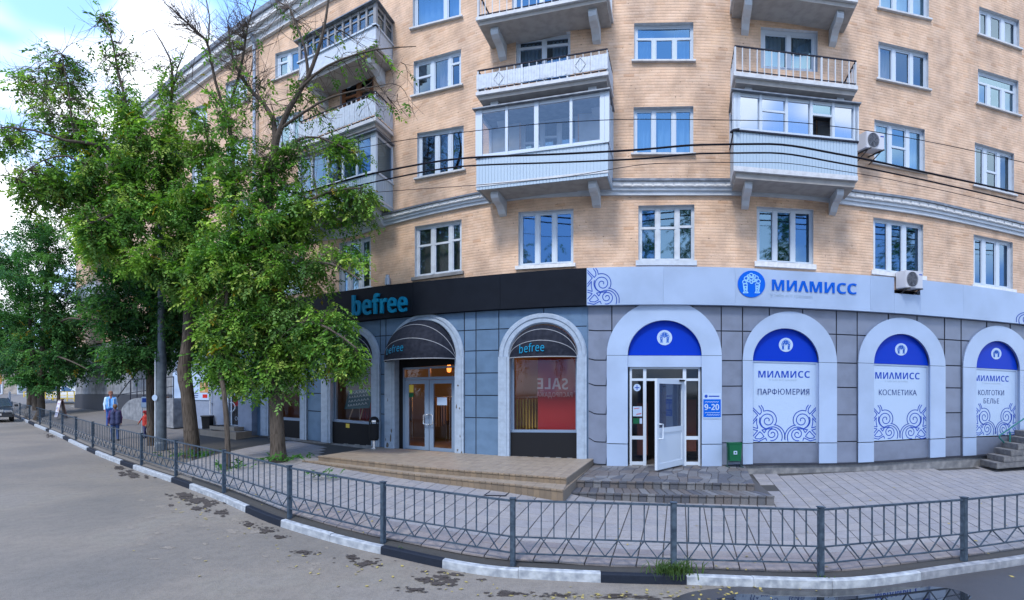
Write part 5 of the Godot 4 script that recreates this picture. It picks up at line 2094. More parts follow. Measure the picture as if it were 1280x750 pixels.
	panel(mb, 255.5, 261.5, hf(-0.03), hf(-0.18), 0.094, 0.003)
	build("red_label", mb, M.red, g)
	mb = MB.new()
	for q in [[243, 250, 491.5], [243.2, 250, 494.2], [254.5, 261, 473.5], [243.5, 249, 496.5]]:
		ribbon(mb, [Vector2(q[0], q[2]), Vector2(q[1], q[2] + 0.2)], 0.9, 0.093)
	build("wording", mb, M.navy, g)
	# small boxed sign lost in the leaves
	g = thing("box_sign", "small navy box sign with white letters above the narrow left door", "sign")
	mb = MB.new()
	panel(mb, 288, 306, lin(288, 403, 306, 400), lin(288, 415, 306, 413), 0.5, 0.5)
	build("box", mb, M.navy, g)
	lettering(g, "ПБ", 292.5, 303.5, 412.0, 410.5, 5.2, 0.51, M.print_white, 0.0, font_bold, false, "wording")
	mb = MB.new()
	panel(mb, 286.6, 288.2, hf(2.55), hf(2.3), 0.52, 0.4)
	build("red_end", mb, M.red, g)
	g = thing("stripe_sign", "red and white striped sign on the stone corner of the building", "sign")
	mb = MB.new()
	panel(mb, 122, 139, lin(122, 438.5, 139, 437), lin(122, 447.5, 139, 446.5), 0.3, 0.3)
	build("board", mb, M.print_white, g)
	for i in 5:
		mb = MB.new()
		var x := 123.0 + i * 3.3
		panel(mb, x, x + 1.5, lin(122, 438.8, 139, 437.3), lin(122, 447.2, 139, 446.2), 0.304, 0.01)
		build("red_stripe", mb, M.red, g)
	g = thing("entrance_canopy", "flat pale canopy over the ramp entrance behind the leaves", "canopy")
	mb = MB.new()
	var ca := SH(166, 1.72)
	var cb := SH(206, 1.62)
	cb.y = ca.y
	mb.slab([ca + OUT * 1.2, cb + OUT * 1.2, cb + OUT * 1.2 + Vector3.DOWN * 0.22, ca + OUT * 1.2 + Vector3.DOWN * 0.22], -OUT * 1.2, true)
	build("slab", mb, M.sign_white, g)
	mb = MB.new()
	mb.box((ca + cb) * 0.5 + OUT * 1.2 + Vector3.UP * 0.02, (cb - ca) * 1.02, Vector3.UP * 0.05, OUT * 0.06)
	build("edge_profile", mb, M.alu, g)

func dome(a: Dictionary, phi: float, be: float) -> Vector3:
	# half dome awning over an arch: phi 0..PI from left to right, be 0 = lower front edge, PI/2 = against the wall
	var c: Vector3 = a.c
	return c - a.t * cos(phi) * a.r + Vector3.UP * (a.h * sin(phi) * sin(be)) + OUT * (a.p * sin(phi) * cos(be) + 0.06)

func make_awnings() -> void:
	var list := [
		[485.0, 571.0, 451.5, 449.5, 50.0, 0.85, "black dome awning with teal letters over the glazed shop door", 0.15, 0.46],
		[638.5, 722.0, 447.0, 447.0, 40.5, 0.42, "black dome awning with teal letters over the sale window", 0.19, 0.58],
		[415.0, 466.5, 452.0, 449.0, 36.0, 0.38, "black dome awning half hidden by the leaves left of the shop door", 0.2, 0.6],
	]
	for d in list:
		var g := thing("awning", d[6], "awning", Vector3.ZERO, "black dome awnings")
		var xm: float = (d[0] + d[1]) * 0.5
		var pl := S(d[0], d[2])
		var pr := S(d[1], d[3])
		pl.y = (pl.y + pr.y) * 0.5
		pr.y = pl.y
		var a := {"c": (pl + pr) * 0.5, "t": (pr - pl).normalized(), "r": pl.distance_to(pr) * 0.5, "h": d[4] / K(xm), "p": d[5]}
		var mb := MB.new()
		var n := 28
		var seg := [0.0, 0.12, 0.26, 0.40, 0.54, 0.68, 0.82, 0.97, 1.12, 1.27, 1.42, PI / 2]
		for j in seg.size() - 1:
			for i in n:
				var p0 := PI * i / n
				var p1 := PI * (i + 1) / n
				# cloth sags a little between the hoops
				mb.quad(dome(a, p0, seg[j + 1]), dome(a, p1, seg[j + 1]), dome(a, p1, seg[j]), dome(a, p0, seg[j]))
		build("canopy_cloth", mb, M.awning, g)
		for be in [0.0, 0.52, 1.02]:
			mb = MB.new()
			var p := []
			var r := []
			for i in 29:
				p.append(dome(a, PI * i / 28.0, be) + Vector3.DOWN * 0.005)
				r.append(0.011 if be > 0.0 else 0.014)
			mb.tube(p, r, 6)
			build("hoop", mb, M.awning_trim, g)
		# lettering on the front of the cloth
		var s := "befree"
		var total := font_sans.get_string_size(s, HORIZONTAL_ALIGNMENT_LEFT, -1, 64).x
		var run := 0.0
		var base := cap_of(font_sans)
		var cap := 0.21
		for ch in s:
			var adv: float = font_sans.get_string_size(ch, HORIZONTAL_ALIGNMENT_LEFT, -1, 64).x
			var mid := (run + adv * 0.5) / total
			run += adv
			var u: float = lerpf(d[7], d[8], mid)
			var hu: float = (d[8] - d[7]) * adv / total * 0.5
			var ph: float = acos(clampf(1.0 - 2.0 * u, -1, 1))
			var q := dome(a, ph, 0.28)
			var pa := dome(a, acos(clampf(1.0 - 2.0 * (u - hu), -1, 1)), 0.28)
			var pb := dome(a, acos(clampf(1.0 - 2.0 * (u + hu), -1, 1)), 0.28)
			var up := (dome(a, ph, 0.34) - dome(a, ph, 0.22)).normalized()
			var ex := pb - pa
			ex.y *= 0.5
			var wide := ex.length() / (adv * 0.01)
			ex = ex.normalized()
			var ez := ex.cross(up).normalized()
			if ez.dot(OUT) < 0:
				ez = -ez
			var tm := TextMesh.new()
			tm.font = font_sans
			tm.font_size = 64
			tm.pixel_size = 0.01
			tm.depth = 0.0
			tm.text = ch
			var k: float = cap / base.y
			var mi := put("letter", tm, M.teal, g)
			mi.transform = Transform3D(Basis(ex * wide, up * k, ez * k), q + ez * 0.022 - up * k * (base.x + base.y * 0.5))

func make_shop_inside() -> void:
	# one room behind the dark shopfront
	var g := thing("shop_room", "warm lit shop interior seen through the glazed door and windows", "shop interior")
	var mb := MB.new()
	var bk := OUT * -3.6
	var xs := [330, 400, 470, 540, 610, 670, 736]
	var inn := OUT * -0.34
	for i in xs.size() - 1:
		var a := SH(xs[i], 2.2)
		var b := SH(xs[i + 1], 2.2)
		var c := SH(xs[i + 1], -1.66)
		var d := SH(xs[i], -1.66)
		mb.quad(a + bk, b + bk, c + bk, d + bk)
		mb.quad(a + inn, b + inn, b + bk, a + bk)
		mb.quad(d + bk, c + bk, c + inn, d + inn)
	for x in [330, 736]:
		mb.quad(SH(x, 2.2) + inn, SH(x, 2.2) + bk, SH(x, -1.66) + bk, SH(x, -1.66) + inn)
	build("walls", mb, M.shop_warm, g)
	# hanging rails with clothes
	for q in [[430, 1.7, [0.30, 0.02, 0.03]], [455, 2.4, [0.05, 0.05, 0.07]], [508, 2.2, [0.35, 0.26, 0.15]], [525, 3.0, [0.08, 0.08, 0.09]], [552, 2.7, [0.4, 0.28, 0.12]], [644, 1.1, [0.45, 0.30, 0.06]], [654, 2.0, [0.5, 0.33, 0.08]], [365, 1.2, [0.4, 0.42, 0.45]]]:
		mb = MB.new()
		var p := SH(q[0], -1.66, -q[1])
		for i in 9:
			var w := rng.randf_range(0.03, 0.06)
			var hgt := rng.randf_range(0.75, 1.05)
			mb.box(p + Vector3((i - 4) * 0.085, 1.5 - hgt * 0.5, 0), Vector3(w, 0, 0.01), Vector3(0, hgt, 0), Vector3(0, 0, 0.4))
		build("hanging_clothes", mb, mat(q[2][0], q[2][1], q[2][2], 0.9), g)
		mb = MB.new()
		mb.tube([p + Vector3(-0.42, 0, 0), p + Vector3(-0.42, 1.56, 0), p + Vector3(0.42, 1.56, 0), p + Vector3(0.42, 0, 0)], [0.014, 0.014, 0.014, 0.014], 6)
		build("clothes_rail", mb, M.steel, g)
	# lit fittings, each with its light
	for q in [[539, 0.80, -1.3, Color(1.0, 0.55, 0.25)], [552, 1.2, -2.3, Color(1.0, 0.72, 0.4)], [690, 1.5, -1.9, Color(1.0, 0.75, 0.45)], [440, 1.3, -2.0, Color(1.0, 0.8, 0.6)]]:
		var p := SH(q[0], q[1], q[2])
		var l := node("ceiling_lamp", g, p)
		mb = MB.new()
		mb.lathe(p, [Vector2(0.0, -0.14), Vector2(0.06, -0.12), Vector2(0.075, 0.0), Vector2(0.05, 0.1), Vector2(0.0, 0.11)], 12)
		var em := mat(0.9, 0.6, 0.3, 0.6)
		em.emission_enabled = true
		em.emission = q[3]
		em.emission_energy_multiplier = 1.4
		build("lamp_shade", mb, em, l)
		var ol := OmniLight3D.new()
		ol.name = "lamp_light"
		ol.light_color = q[3]
		ol.light_energy = 0.35
		ol.light_size = 0.07
		ol.omni_range = 8.0
		ol.omni_attenuation = 2.0
		ol.shadow_enabled = true
		l.add_child(ol, true)
	# sale poster hung inside, its print facing the room
	g = thing("sale_poster", "big red sale poster hanging inside the window, print reversed", "poster")
	mb = MB.new()
	panel(mb, 666, 719.5, lin(0, 446, 1, 446), lin(0, 543, 1, 543), -0.55, 0.01)
	build("board", mb, mat(0.30, 0.008, 0.010, 0.7), g)
	lettering(g, "SALE", 664.5, 705.5, 486.0, 486.5, 14.0, -0.545, mat(0.5, 0.36, 0.36, 0.7), 0.0, font_bold, true, "letter", true)
	lettering(g, "РАСПРОДАЖА", 664, 711, 496.0, 496.5, 6.2, -0.545, mat(0.45, 0.2, 0.2, 0.7), 0.0, font_bold, false, "wording", true)
	mb = MB.new()
	ribbon(mb, [Vector2(669, 488.3), Vector2(717, 488.9)], 0.6, -0.545)
	build("line", mb, mat(0.5, 0.25, 0.25, 0.7), g)
	# tilted dark board in the window left of the door
	g = thing("easel_board", "tilted dark teal board with white lettering rows inside the left window", "sign")
	mb = MB.new()
	var p := [S(425, 489, -0.5), S(457, 484, -0.5), S(453, 510.5, -0.4), S(421.5, 512, -0.4)]
	mb.slab(p, OUT * -0.02)
	build("board", mb, mat(0.01, 0.09, 0.12, 0.5), g)
	mb = MB.new()
	for r in 4:
		var x := 427.0
		while x < 452.0:
			var w := rng.randf_range(1.5, 3.6)
			var yy := 490.5 + r * 5.2 - (x - 425) * 0.13
			ribbon(mb, [Vector2(x, yy + 2.6), Vector2(x + w * 0.4, yy), Vector2(x + w, yy + 2.4)], 0.7, -0.40 - 0.085 * (1.0 - r / 3.0) + 0.03)
			x += w + 1.2
	build("lettering", mb, mat(0.45, 0.55, 0.6, 0.6), g)
	mb = MB.new()
	mb.tube([S(432, 511, -0.42), S(428, 527, -0.35)], [0.015, 0.015], 6)
	mb.tube([S(445, 510, -0.42), S(442, 527, -0.35)], [0.015, 0.015], 6)
	build("easel_legs", mb, mat(0.4, 0.3, 0.2, 0.7), g)

func ac_unit(label: String, x: float, y: float, w: float, h: float, o: float) -> void:
	var g := thing("air_conditioner", label, "air conditioner")
	var p := S(x, y, o)
	var ex := (S(x + 8, y, o) - S(x - 8, y, o))
	ex.y = 0
	ex = ex.normalized()
	var ez := Vector3(-ex.z, 0, ex.x)
	var mb := MB.new()
	mb.bbox(p, ex * w, Vector3.UP * h, ez * 0.28, 0.015)
	build("casing", mb, mat(0.52, 0.54, 0.60, 0.5), g)
	var c := p + ez * 0.142 - ex * w * 0.13
	var r := h * 0.42
	mb = MB.new()
	var q := []
	for i in 28:
		var t := TAU * i / 28.0
		q.append(c + (ex * cos(t) + Vector3.UP * sin(-t)) * r)
	mb.slab(q, -ez * 0.004)
	build("fan_opening", mb, mat(0.045, 0.05, 0.07, 0.6), g)
	mb = MB.new()
	for k in 5:
		var ring := []
		var rr := []
		for i in 25:
			var t := TAU * i / 24.0
			ring.append(c + ez * 0.014 + (ex * cos(t) + Vector3.UP * sin(t)) * r * (k + 1) / 5.0)
			rr.append(0.0035 if k < 4 else 0.008)
		mb.tube(ring, rr, 4, false)
	for i in 8:
		var t := TAU * i / 8.0
		mb.tube([c + ez * 0.016, c + ez * 0.016 + (ex * cos(t) + Vector3.UP * sin(t)) * r], [0.004, 0.004], 4)
	build("fan_grille", mb, mat(0.16, 0.18, 0.22, 0.5), g)
	mb = MB.new()
	for i in 5:
		var t := TAU * i / 5.0
		var d := ex * cos(t) + Vector3.UP * sin(t)
		var s := ex * -sin(t) + Vector3.UP * cos(t)
		mb.quad(c + d * 0.03 + ez * 0.004, c + d * r * 0.9 + s * 0.06 + ez * 0.004, c + d * r * 0.85 - s * 0.05 + ez * 0.009, c + d * 0.03 - s * 0.03 + ez * 0.009)
	build("fan_blades", mb, mat(0.09, 0.10, 0.13, 0.5), g)
	mb = MB.new()
	mb.box(p + ez * 0.143 + ex * w * 0.36 + Vector3.UP * h * 0.3, ex * 0.11, Vector3.UP * 0.025, ez * 0.004)
	build("maker_plate", mb, M.line_blue, g)
	mb = MB.new()
	for s in [-0.36, 0.36]:
		var b: Vector3 = p + ex * w * s + Vector3.DOWN * (h * 0.5 + 0.02)
		mb.box(b - ez * 0.05, ex * 0.03, Vector3.UP * 0.03, ez * 0.5)
		mb.bar(b - ez * 0.25 + Vector3.DOWN * 0.22, b + ez * 0.12, 0.02, 0.02)
	build("wall_bracket", mb, mat(0.05, 0.045, 0.045, 0.7), g)

func make_small_things() -> void:
	ac_unit("white air conditioner set into a notch of the pale fascia sign", 1131.5, 353.0, 0.66, 0.47, 0.28)
	ac_unit("white air conditioner on the brick wall beside the mirrored balcony", 1083.5, 185.0, 0.62, 0.44, 0.32)
	# canister on the brickwork above the black sign
	var g := thing("alarm_box", "small grey alarm canister on the brick wall above the black sign", "alarm")
	var mb := MB.new()
	mb.lathe(S(487, 357, 0.12), [Vector2(0.0, 0.0), Vector2(0.085, 0.0), Vector2(0.085, 0.2), Vector2(0.06, 0.24), Vector2(0.06, 0.3), Vector2(0.0, 0.31)], 14)
	build("canister", mb, M.alu, g)
	mb = MB.new()
	mb.box(S(487, 353, 0.03), Vector3(0.1, 0, 0), Vector3(0, 0.1, 0), OUT * 0.1)
	build("wall_plate", mb, M.concrete, g)
	# black litter bin on a post
	var p := on_ground(467.5, 41.3)
	p.y = HC - 1.665
	g = thing("litter_bin", "black rounded litter bin on a steel post beside the glazed shop door", "litter bin", p)
	mb = MB.new()
	mb.tube([p, p + Vector3.UP * 0.34], [0.045, 0.045], 10)
	mb.lathe(p, [Vector2(0.0, 0.02), Vector2(0.1, 0.02), Vector2(0.1, 0.0)], 12)
	build("post", mb, M.steel, g)
	mb = MB.new()
	mb.lathe(p, [Vector2(0.0, 0.24), Vector2(0.12, 0.25), Vector2(0.145, 0.3), Vector2(0.15, 0.72), Vector2(0.155, 0.74)], 18)
	build("body", mb, M.black, g)
	mb = MB.new()
	mb.lathe(p, [Vector2(0.155, 0.80), Vector2(0.15, 0.86), Vector2(0.115, 0.93), Vector2(0.06, 0.965), Vector2(0.0, 0.975)], 18)
	for i in 4:
		var t := TAU * (i + 0.5) / 4.0
		mb.box(p + Vector3(cos(t) * 0.145, 0.77, sin(t) * 0.145), Vector3(0.03, 0, 0), Vector3(0, 0.1, 0), Vector3(0, 0, 0.03))
	build("lid", mb, M.black, g)
	mb = MB.new()
	mb.box(p + Vector3(0.03, 0.84, 0.148), Vector3(0.12, 0, 0), Vector3(0, 0.05, 0), Vector3(0, -0.01, 0.012))
	build("ash_plate", mb, M.steel, g)
	# green bin in a frame
	p = at(917.6, 583.6, 50.0)
	p.y = HC - 1.835
	g = thing("litter_bin", "green metal litter bin in a tubular frame beside the white post", "litter bin", p)
	mb = MB.new()
	mb.slab([p + Vector3(-0.155, 0.6, 0.11), p + Vector3(0.155, 0.6, 0.11), p + Vector3(0.135, 0.16, 0.09), p + Vector3(-0.135, 0.16, 0.09)], Vector3(0, 0, -0.2), true)
	build("bucket", mb, M.green_bin, g)
	mb = MB.new()
	for s in [-0.17, 0.17]:
		mb.tube([p + Vector3(s, 0, 0.0), p + Vector3(s, 0.5, 0.0)], [0.013, 0.013], 8)
		mb.tube([p + Vector3(s, 0.012, -0.1), p + Vector3(s, 0.012, 0.14)], [0.013, 0.013], 8)
	mb.tube([p + Vector3(-0.17, 0.13, 0), p + Vector3(0.17, 0.13, 0)], [0.012, 0.012], 8)
	mb.tube([p + Vector3(-0.17, 0.44, 0), p + Vector3(0.17, 0.44, 0)], [0.012, 0.012], 8)
	build("frame", mb, mat(0.02, 0.06, 0.06, 0.5), g)
	mb = MB.new()
	mb.box(p + Vector3(-0.012, 0.37, 0.112), Vector3(0.085, 0, 0), Vector3(0, 0.085, 0.0), Vector3(0, 0, 0.006))
	build("label", mb, M.print_white, g)
	mb = MB.new()
	mb.box(p + Vector3(-0.012, 0.37, 0.117), Vector3(0.04, 0, 0), Vector3(0, 0.04, 0.0), Vector3(0, 0, 0.004))
	build("label_mark", mb, M.green_bin, g)
	mb = MB.new()
	mb.box(p + Vector3(0, 0.602, 0.01), Vector3(0.33, 0, 0), Vector3(0, 0.02, 0), Vector3(0, 0, 0.22))
	build("rim", mb, M.green_bin, g)
	# black bin by the rendered wall
	p = S(266.8, 535.5, 0.3)
	g = thing("litter_bin", "square black litter bin against the blue grey wall under the white pipe", "litter bin", p)
	mb = MB.new()
	mb.slab([p + Vector3(-0.17, 0.5, 0.16), p + Vector3(0.17, 0.5, 0.16), p + Vector3(0.14, 0, 0.13), p + Vector3(-0.14, 0, 0.13)], Vector3(0, 0, -0.3), true)
	build("body", mb, M.black, g)
	mb = MB.new()
	mb.box(p + Vector3(0, 0.52, 0.01), Vector3(0.37, 0, 0), Vector3(0, 0.05, 0), Vector3(0, 0, 0.36))
	build("rim", mb, mat(0.03, 0.032, 0.036, 0.5), g)
	g = thing("wall_pipe", "thin white pipe running down the blue grey wall to the bin", "pipe")
	mb = MB.new()
	mb.tube([SH(266.4, 1.6, 0.14), SH(266.4, -0.85, 0.14)], [0.03, 0.03], 8)
	build("pipe", mb, M.white_paint, g)
	mb = MB.new()
	for h in [1.2, 0.4, -0.4]:
		mb.box(SH(266.4, h, 0.11), Vector3(0.1, 0, 0), Vector3(0, 0.04, 0), OUT * 0.1)
	build("clip", mb, M.alu, g)
	# ramp with a rounded end and its rail
	g = thing("ramp_wall", "curved grey tiled side wall of the entrance ramp", "ramp")
	var o := 1.25
	var base := func(x: float) -> Vector3: return S(x, lerpf(524, 531.5, (x - 148.0) / 69.0), 0.0)
	var pr := []
	var b0: Vector3 = at(148.5, 525.5, 25.6)
	var b1: Vector3 = at(217, 532.2, 29.4)
	var top := HC - 0.20
	for i in 15:
		var t := PI * 0.5 * i / 14.0
		var u := 0.40 * (1.0 - cos(t))
		var q := b0.lerp(b1, u)
		q.y = lerpf(lerpf(b0.y, b1.y, u), top, sin(t))
		pr.append(q)
	var e1 := b1
	e1.y = top
	pr.append(e1)
	pr.append(b1 + Vector3.DOWN * 0.1)
	pr.append(b0 + Vector3.DOWN * 0.1)
	mb = MB.new()
	mb.slab(pr, OUT * -1.1, true)
	build("wall", mb, M.stone_grey, g)
	# thin tile facing, each tile its own slab clipped to the curve
	var curve_top := func(u: float) -> float:
		if u >= 0.40:
			return top
		var c := clampf(1.0 - u / 0.40, 0.0, 1.0)
		return lerpf(lerpf(b0.y, b1.y, u), top, sin(acos(c)))
	for i in 9:
		for j in 5:
			mb = MB.new()
			for s in 4:
				var u0 := (i + 0.015 + s * 0.2425) / 9.0
				var u1 := (i + 0.015 + (s + 1) * 0.2425) / 9.0
				var pts := []
				var ok := true
				for q in [[u0, 1], [u1, 1], [u1, 0], [u0, 0]]:
					var bp := b0.lerp(b1, q[0])
					var y0 := bp.y + 0.28 * j + 0.005
					var y1 := minf(bp.y + 0.28 * (j + 1) - 0.005, curve_top.call(q[0]) - 0.02)
					if y1 < y0:
						ok = false
					bp.y = y1 if q[1] == 1 else y0
					pts.append(bp + OUT * 0.015)
				if ok:
					mb.slab(pts, OUT * -0.015)
			if mb.v.size():
				build("facing_tile", mb, M.stone_grey, g)
	g = thing("ramp_railing", "black metal railing above the curved ramp wall", "railing")
	mb = MB.new()
	var r0 := at(147, 496.5, 25.0)
	var r1 := at(163, 475, 26.0)
	var r2 := at(217, 471, 29.0)
	mb.tube([r0, r1, r2], [0.025, 0.025, 0.025], 6)
	mb.tube([r1 + Vector3.DOWN * 0.4 - Vector3(0.5, 0.3, 0), r2 + Vector3.DOWN * 0.4], [0.018, 0.018], 6)
	build("rail", mb, M.rail_dark, g)
	for i in 7:
		var u := i / 6.0
		var q := r1.lerp(r2, u)
		mb = MB.new()
		mb.tube([q, Vector3(q.x, top - 0.3, q.z)], [0.02, 0.02], 6)
		build("post", mb, M.rail_dark, g)
	# green stair rail on the right
	g = thing("stair_rail", "bent dark green handrail on the concrete side steps", "handrail")
	mb = MB.new()
	var k0 := K(1262) * 1.035
	var h0 := at(1262.5, 578, k0)
	mb.tube([h0, at(1262.5, 540, k0)], [0.022, 0.022], 8)
	build("post", mb, M.green_rail, g)
	mb = MB.new()
	mb.tube([at(1262.0, 560, k0), at(1249, 547, k0 * 1.0), at(1250, 544, k0), at(1285, 520, k0 * 0.98), at(1330, 489, k0 * 0.95)], [0.02, 0.02, 0.02, 0.02, 0.02], 8)
	build("rail", mb, M.green_rail, g)
	# lamp post
	p = on_ground(202, 39.5)
	g = thing("lamp_post", "thick grey steel lamp post among the street trees", "lamp post", p)
	mb = MB.new()
	mb.lathe(p, [Vector2(0.16, 0.0), Vector2(0.16, 0.22), Vector2(0.137, 0.27), Vector2(0.134, 3.0), Vector2(0.11, 3.1), Vector2(0.10, 8.2), Vector2(0.0, 9.0)], 20)
	build("column", mb, tri_tex(mat(0.10, 0.13, 0.165, 0.55, 0.1), T.grime, 0.8), g)
	mb = MB.new()
	mb.tube([p + Vector3(-0.172, 0.1, 0.04), p + Vector3(-0.172, 3.1, 0.04)], [0.025, 0.025], 6)
	build("cable_pipe", mb, M.white_paint, g)
	mb = MB.new()
	mb.lathe(p + Vector3(0, 6.4, 0), [Vector2(0.11, 0.0), Vector2(0.16, 0.02), Vector2(0.16, 0.12), Vector2(0.125, 0.14)], 14)
	build("cable_clamp", mb, M.alu, g)
	mb = MB.new()
	mb.tube([p + Vector3(0, 8.0, 0), p + Vector3(0.6, 8.5, 0.7), p + Vector3(1.2, 8.65, 1.4)], [0.05, 0.045, 0.04], 8)
	build("arm", mb, M.alu, g)
	mb = MB.new()
	mb.bbox(p + Vector3(1.35, 8.66, 1.55), Vector3(0.24, 0.02, 0.26), Vector3(0, 0.12, 0), Vector3(-0.18, 0, 0.18), 0.02)
	build("lantern", mb, M.alu, g)
	mb = MB.new()
	var dq := []
	for i in 20:
		var t := TAU * i / 20.0
		dq.append(p + Vector3(-0.11 + cos(t) * 0.085, 1.66 - sin(t) * 0.095, 0.17))
	mb.slab(dq, Vector3(0, 0, -0.01))
	build("number_disc", mb, M.print_white, g)
	# box on a stand beside the tree
	p = on_ground(181, 33.0)
	g = thing("kiosk_board", "small grey information board on legs half behind a tree trunk", "board", p)
	mb = MB.new()
	mb.bbox(p + Vector3(0.02, 1.22, 0), Vector3(0.3, 0, 0), Vector3(0, 0.42, 0), Vector3(0, 0, 0.06), 0.02)
	build("panel", mb, M.alu_blue, g)
	mb = MB.new()
	mb.box(p + Vector3(0.02, 1.3, 0.032), Vector3(0.2, 0, 0), Vector3(0, 0.16, 0), Vector3(0, 0, 0.004))
	build("print", mb, M.navy, g)
	mb = MB.new()
	for s in [-0.1, 0.14]:
		mb.tube([p + Vector3(s, 0, 0), p + Vector3(s, 1.05, 0)], [0.02, 0.02], 6)
	build("leg", mb, M.alu, g)
	# folding pavement board
	p = on_ground(76.0, 23.8)
	g = thing("pavement_sign", "white folding pavement board with dark rounded frame near the parked car", "sign", p)
	var ax := Vector3(0.80, 0, 0.60)
	var az := Vector3(-0.60, 0, 0.80)
	for s in [1.0, -1.0]:
		var lo: Vector3 = p + az * 0.22 * s
		var hi: Vector3 = p + Vector3.UP * 1.02 + az * 0.04 * s
		mb = MB.new()
		var uu := (hi - lo)
		var pts := []
		for q in [[-0.30, 0.06], [-0.30, 0.9], [-0.26, 0.98], [-0.2, 1.0], [0.2, 1.0], [0.26, 0.98], [0.30, 0.9], [0.30, 0.06]]:
			pts.append(lo + ax * q[0] + uu * q[1])
		if s < 0:
			pts.reverse()
		mb.slab(pts, -az * 0.025 * s, true)
		build("frame", mb, mat(0.10, 0.055, 0.05, 0.6), g)
		mb = MB.new()
		mb.box(lo + uu * 0.52 + az * 0.004 * s, ax * 0.51, uu * 0.84, az * 0.01)
		build("poster", mb, mat(0.55, 0.56, 0.64, 0.5), g)
		if s > 0:
			for q in [[-0.1, 0.55, 0.14, 0.12, [0.06, 0.12, 0.4]], [0.12, 0.5, 0.14, 0.2, [0.35, 0.2, 0.1]], [0.0, 0.78, 0.36, 0.06, [0.35, 0.2, 0.3]], [0.02, 0.25, 0.4, 0.12, [0.4, 0.42, 0.6]]]:
				mb = MB.new()
				mb.box(lo + uu * q[1] + ax * q[0] + az * 0.011, ax * q[2], uu * q[3], az * 0.004)
				build("print", mb, mat(q[4][0], q[4][1], q[4][2], 0.5), g)
	# cables
	var runs := [
		["thick overhead cable crossing the facade, upper of the heavy pair", v2([150, 300, 260, 268, 353, 248, 470, 216, 590, 197, 700, 192.5, 800, 187, 877, 181, 960, 180, 1050, 193, 1150, 214, 1280, 243, 1400, 275]), 0.022],
		["thick overhead cable crossing the facade, lower of the heavy pair", v2([150, 312, 260, 280, 353, 259, 470, 227, 590, 207, 700, 203, 800, 198.5, 877, 192, 960, 191, 1050, 204, 1150, 224, 1280, 254, 1400, 286]), 0.018],
		["thin overhead wire crossing the facade above the heavy cables", v2([400, 195, 500, 176, 590, 164, 700, 153, 800, 149, 960, 151, 1060, 160, 1150, 175, 1280, 203, 1400, 232]), 0.008],
		["thin overhead wire just below the heavy cables", v2([400, 246, 500, 238, 600, 231, 700, 222, 830, 204, 960, 203, 1060, 215, 1150, 232, 1280, 262, 1400, 292]), 0.007],
	]
	for r in runs:
		g = thing("cable", r[0], "cable", Vector3.ZERO, "overhead wires")
		mb = MB.new()
		var t: PackedFloat32Array = curve(r[1])
		var pp := []
		var rr := []
		var x: float = r[1][0].x
		while x <= 1400.0:
			pp.append(at(x, tab(t, x), K(x) * 1.18))
			rr.append(r[2])
			x += 14.0
		mb.tube(pp, rr, 6)
		build("wire", mb, M.cable, g)

func make_fence() -> void:
	var g := thing("street_fence", "long low grey blue metal fence with zigzag lower band along the kerb", "fence")
	var xs := [-60, -30, -8, 6, 15, 25, 37, 50, 63, 78, 95, 116, 142, 177, 220, 280, 362, 479, 641, 842, 1026, 1205, 1385]
	var hp := 0.9
	for i in xs.size():
		var p := fence_at(xs[i], 0.0, 0.0)
		var d := (fence_at(xs[i] + 3, 0.0, 0.0) - fence_at(xs[i] - 3, 0.0, 0.0))
		d.y = 0
		d = d.normalized()
		var n := Vector3(-d.z, 0, d.x)
		var mb := MB.new()
		mb.bbox(p + Vector3.UP * (hp * 0.5 - 0.02), d * 0.07, Vector3.UP * (hp + 0.06), n * 0.07, 0.008)
		mb.box(p + Vector3.UP * (hp + 0.012), d * 0.084, Vector3.UP * 0.012, n * 0.084)
		build("post", mb, M.fence, g)
	for i in xs.size() - 1:
		var a := fence_at(xs[i], 0.0, 0.0)
		var b := fence_at(xs[i + 1], 0.0, 0.0)
		var d := (b - a).normalized()
		a += d * 0.04
		b -= d * 0.04
		var pn := node("fence_panel", g)
		var hs := [0.875, 0.385, 0.165]
		var nm := ["top_rail", "middle_rail", "bottom_rail"]
		for k in 3:
			var mb := MB.new()
			var sg := rng.randf_range(-0.006, 0.004)
			mb.bar(a + Vector3.UP * (hs[k] + sg), b + Vector3.UP * (hs[k] + rng.randf_range(-0.004, 0.004)), 0.036 if k == 0 else 0.022, 0.026 if k == 0 else 0.019)
			build(nm[k], mb, M.fence, pn)
		var np := 11 if i > 4 else 9
		for j in np:
			var q := a.lerp(b, (j + 1.0) / (np + 1.0))
			var mb := MB.new()
			mb.box(q + Vector3.UP * (hs[0] + hs[1]) * 0.5 + d * rng.randf_range(-0.004, 0.004), d * 0.015, Vector3.UP * (hs[0] - hs[1]), Vector3(-d.z, 0, d.x) * 0.015)
			build("picket", mb, M.fence, pn)
		for j in np + 1:
			var mb := MB.new()
			var up := j % 2 == 1
			var q0: Vector3 = a.lerp(b, float(j) / (np + 1.0)) + Vector3.UP * float(hs[1] if not up else hs[2])
			var q1: Vector3 = a.lerp(b, float(j + 1) / (np + 1.0)) + Vector3.UP * float(hs[2] if not up else hs[1])
			mb.bar(q0, q1, 0.014, 0.014)
			build("brace", mb, M.fence, pn)

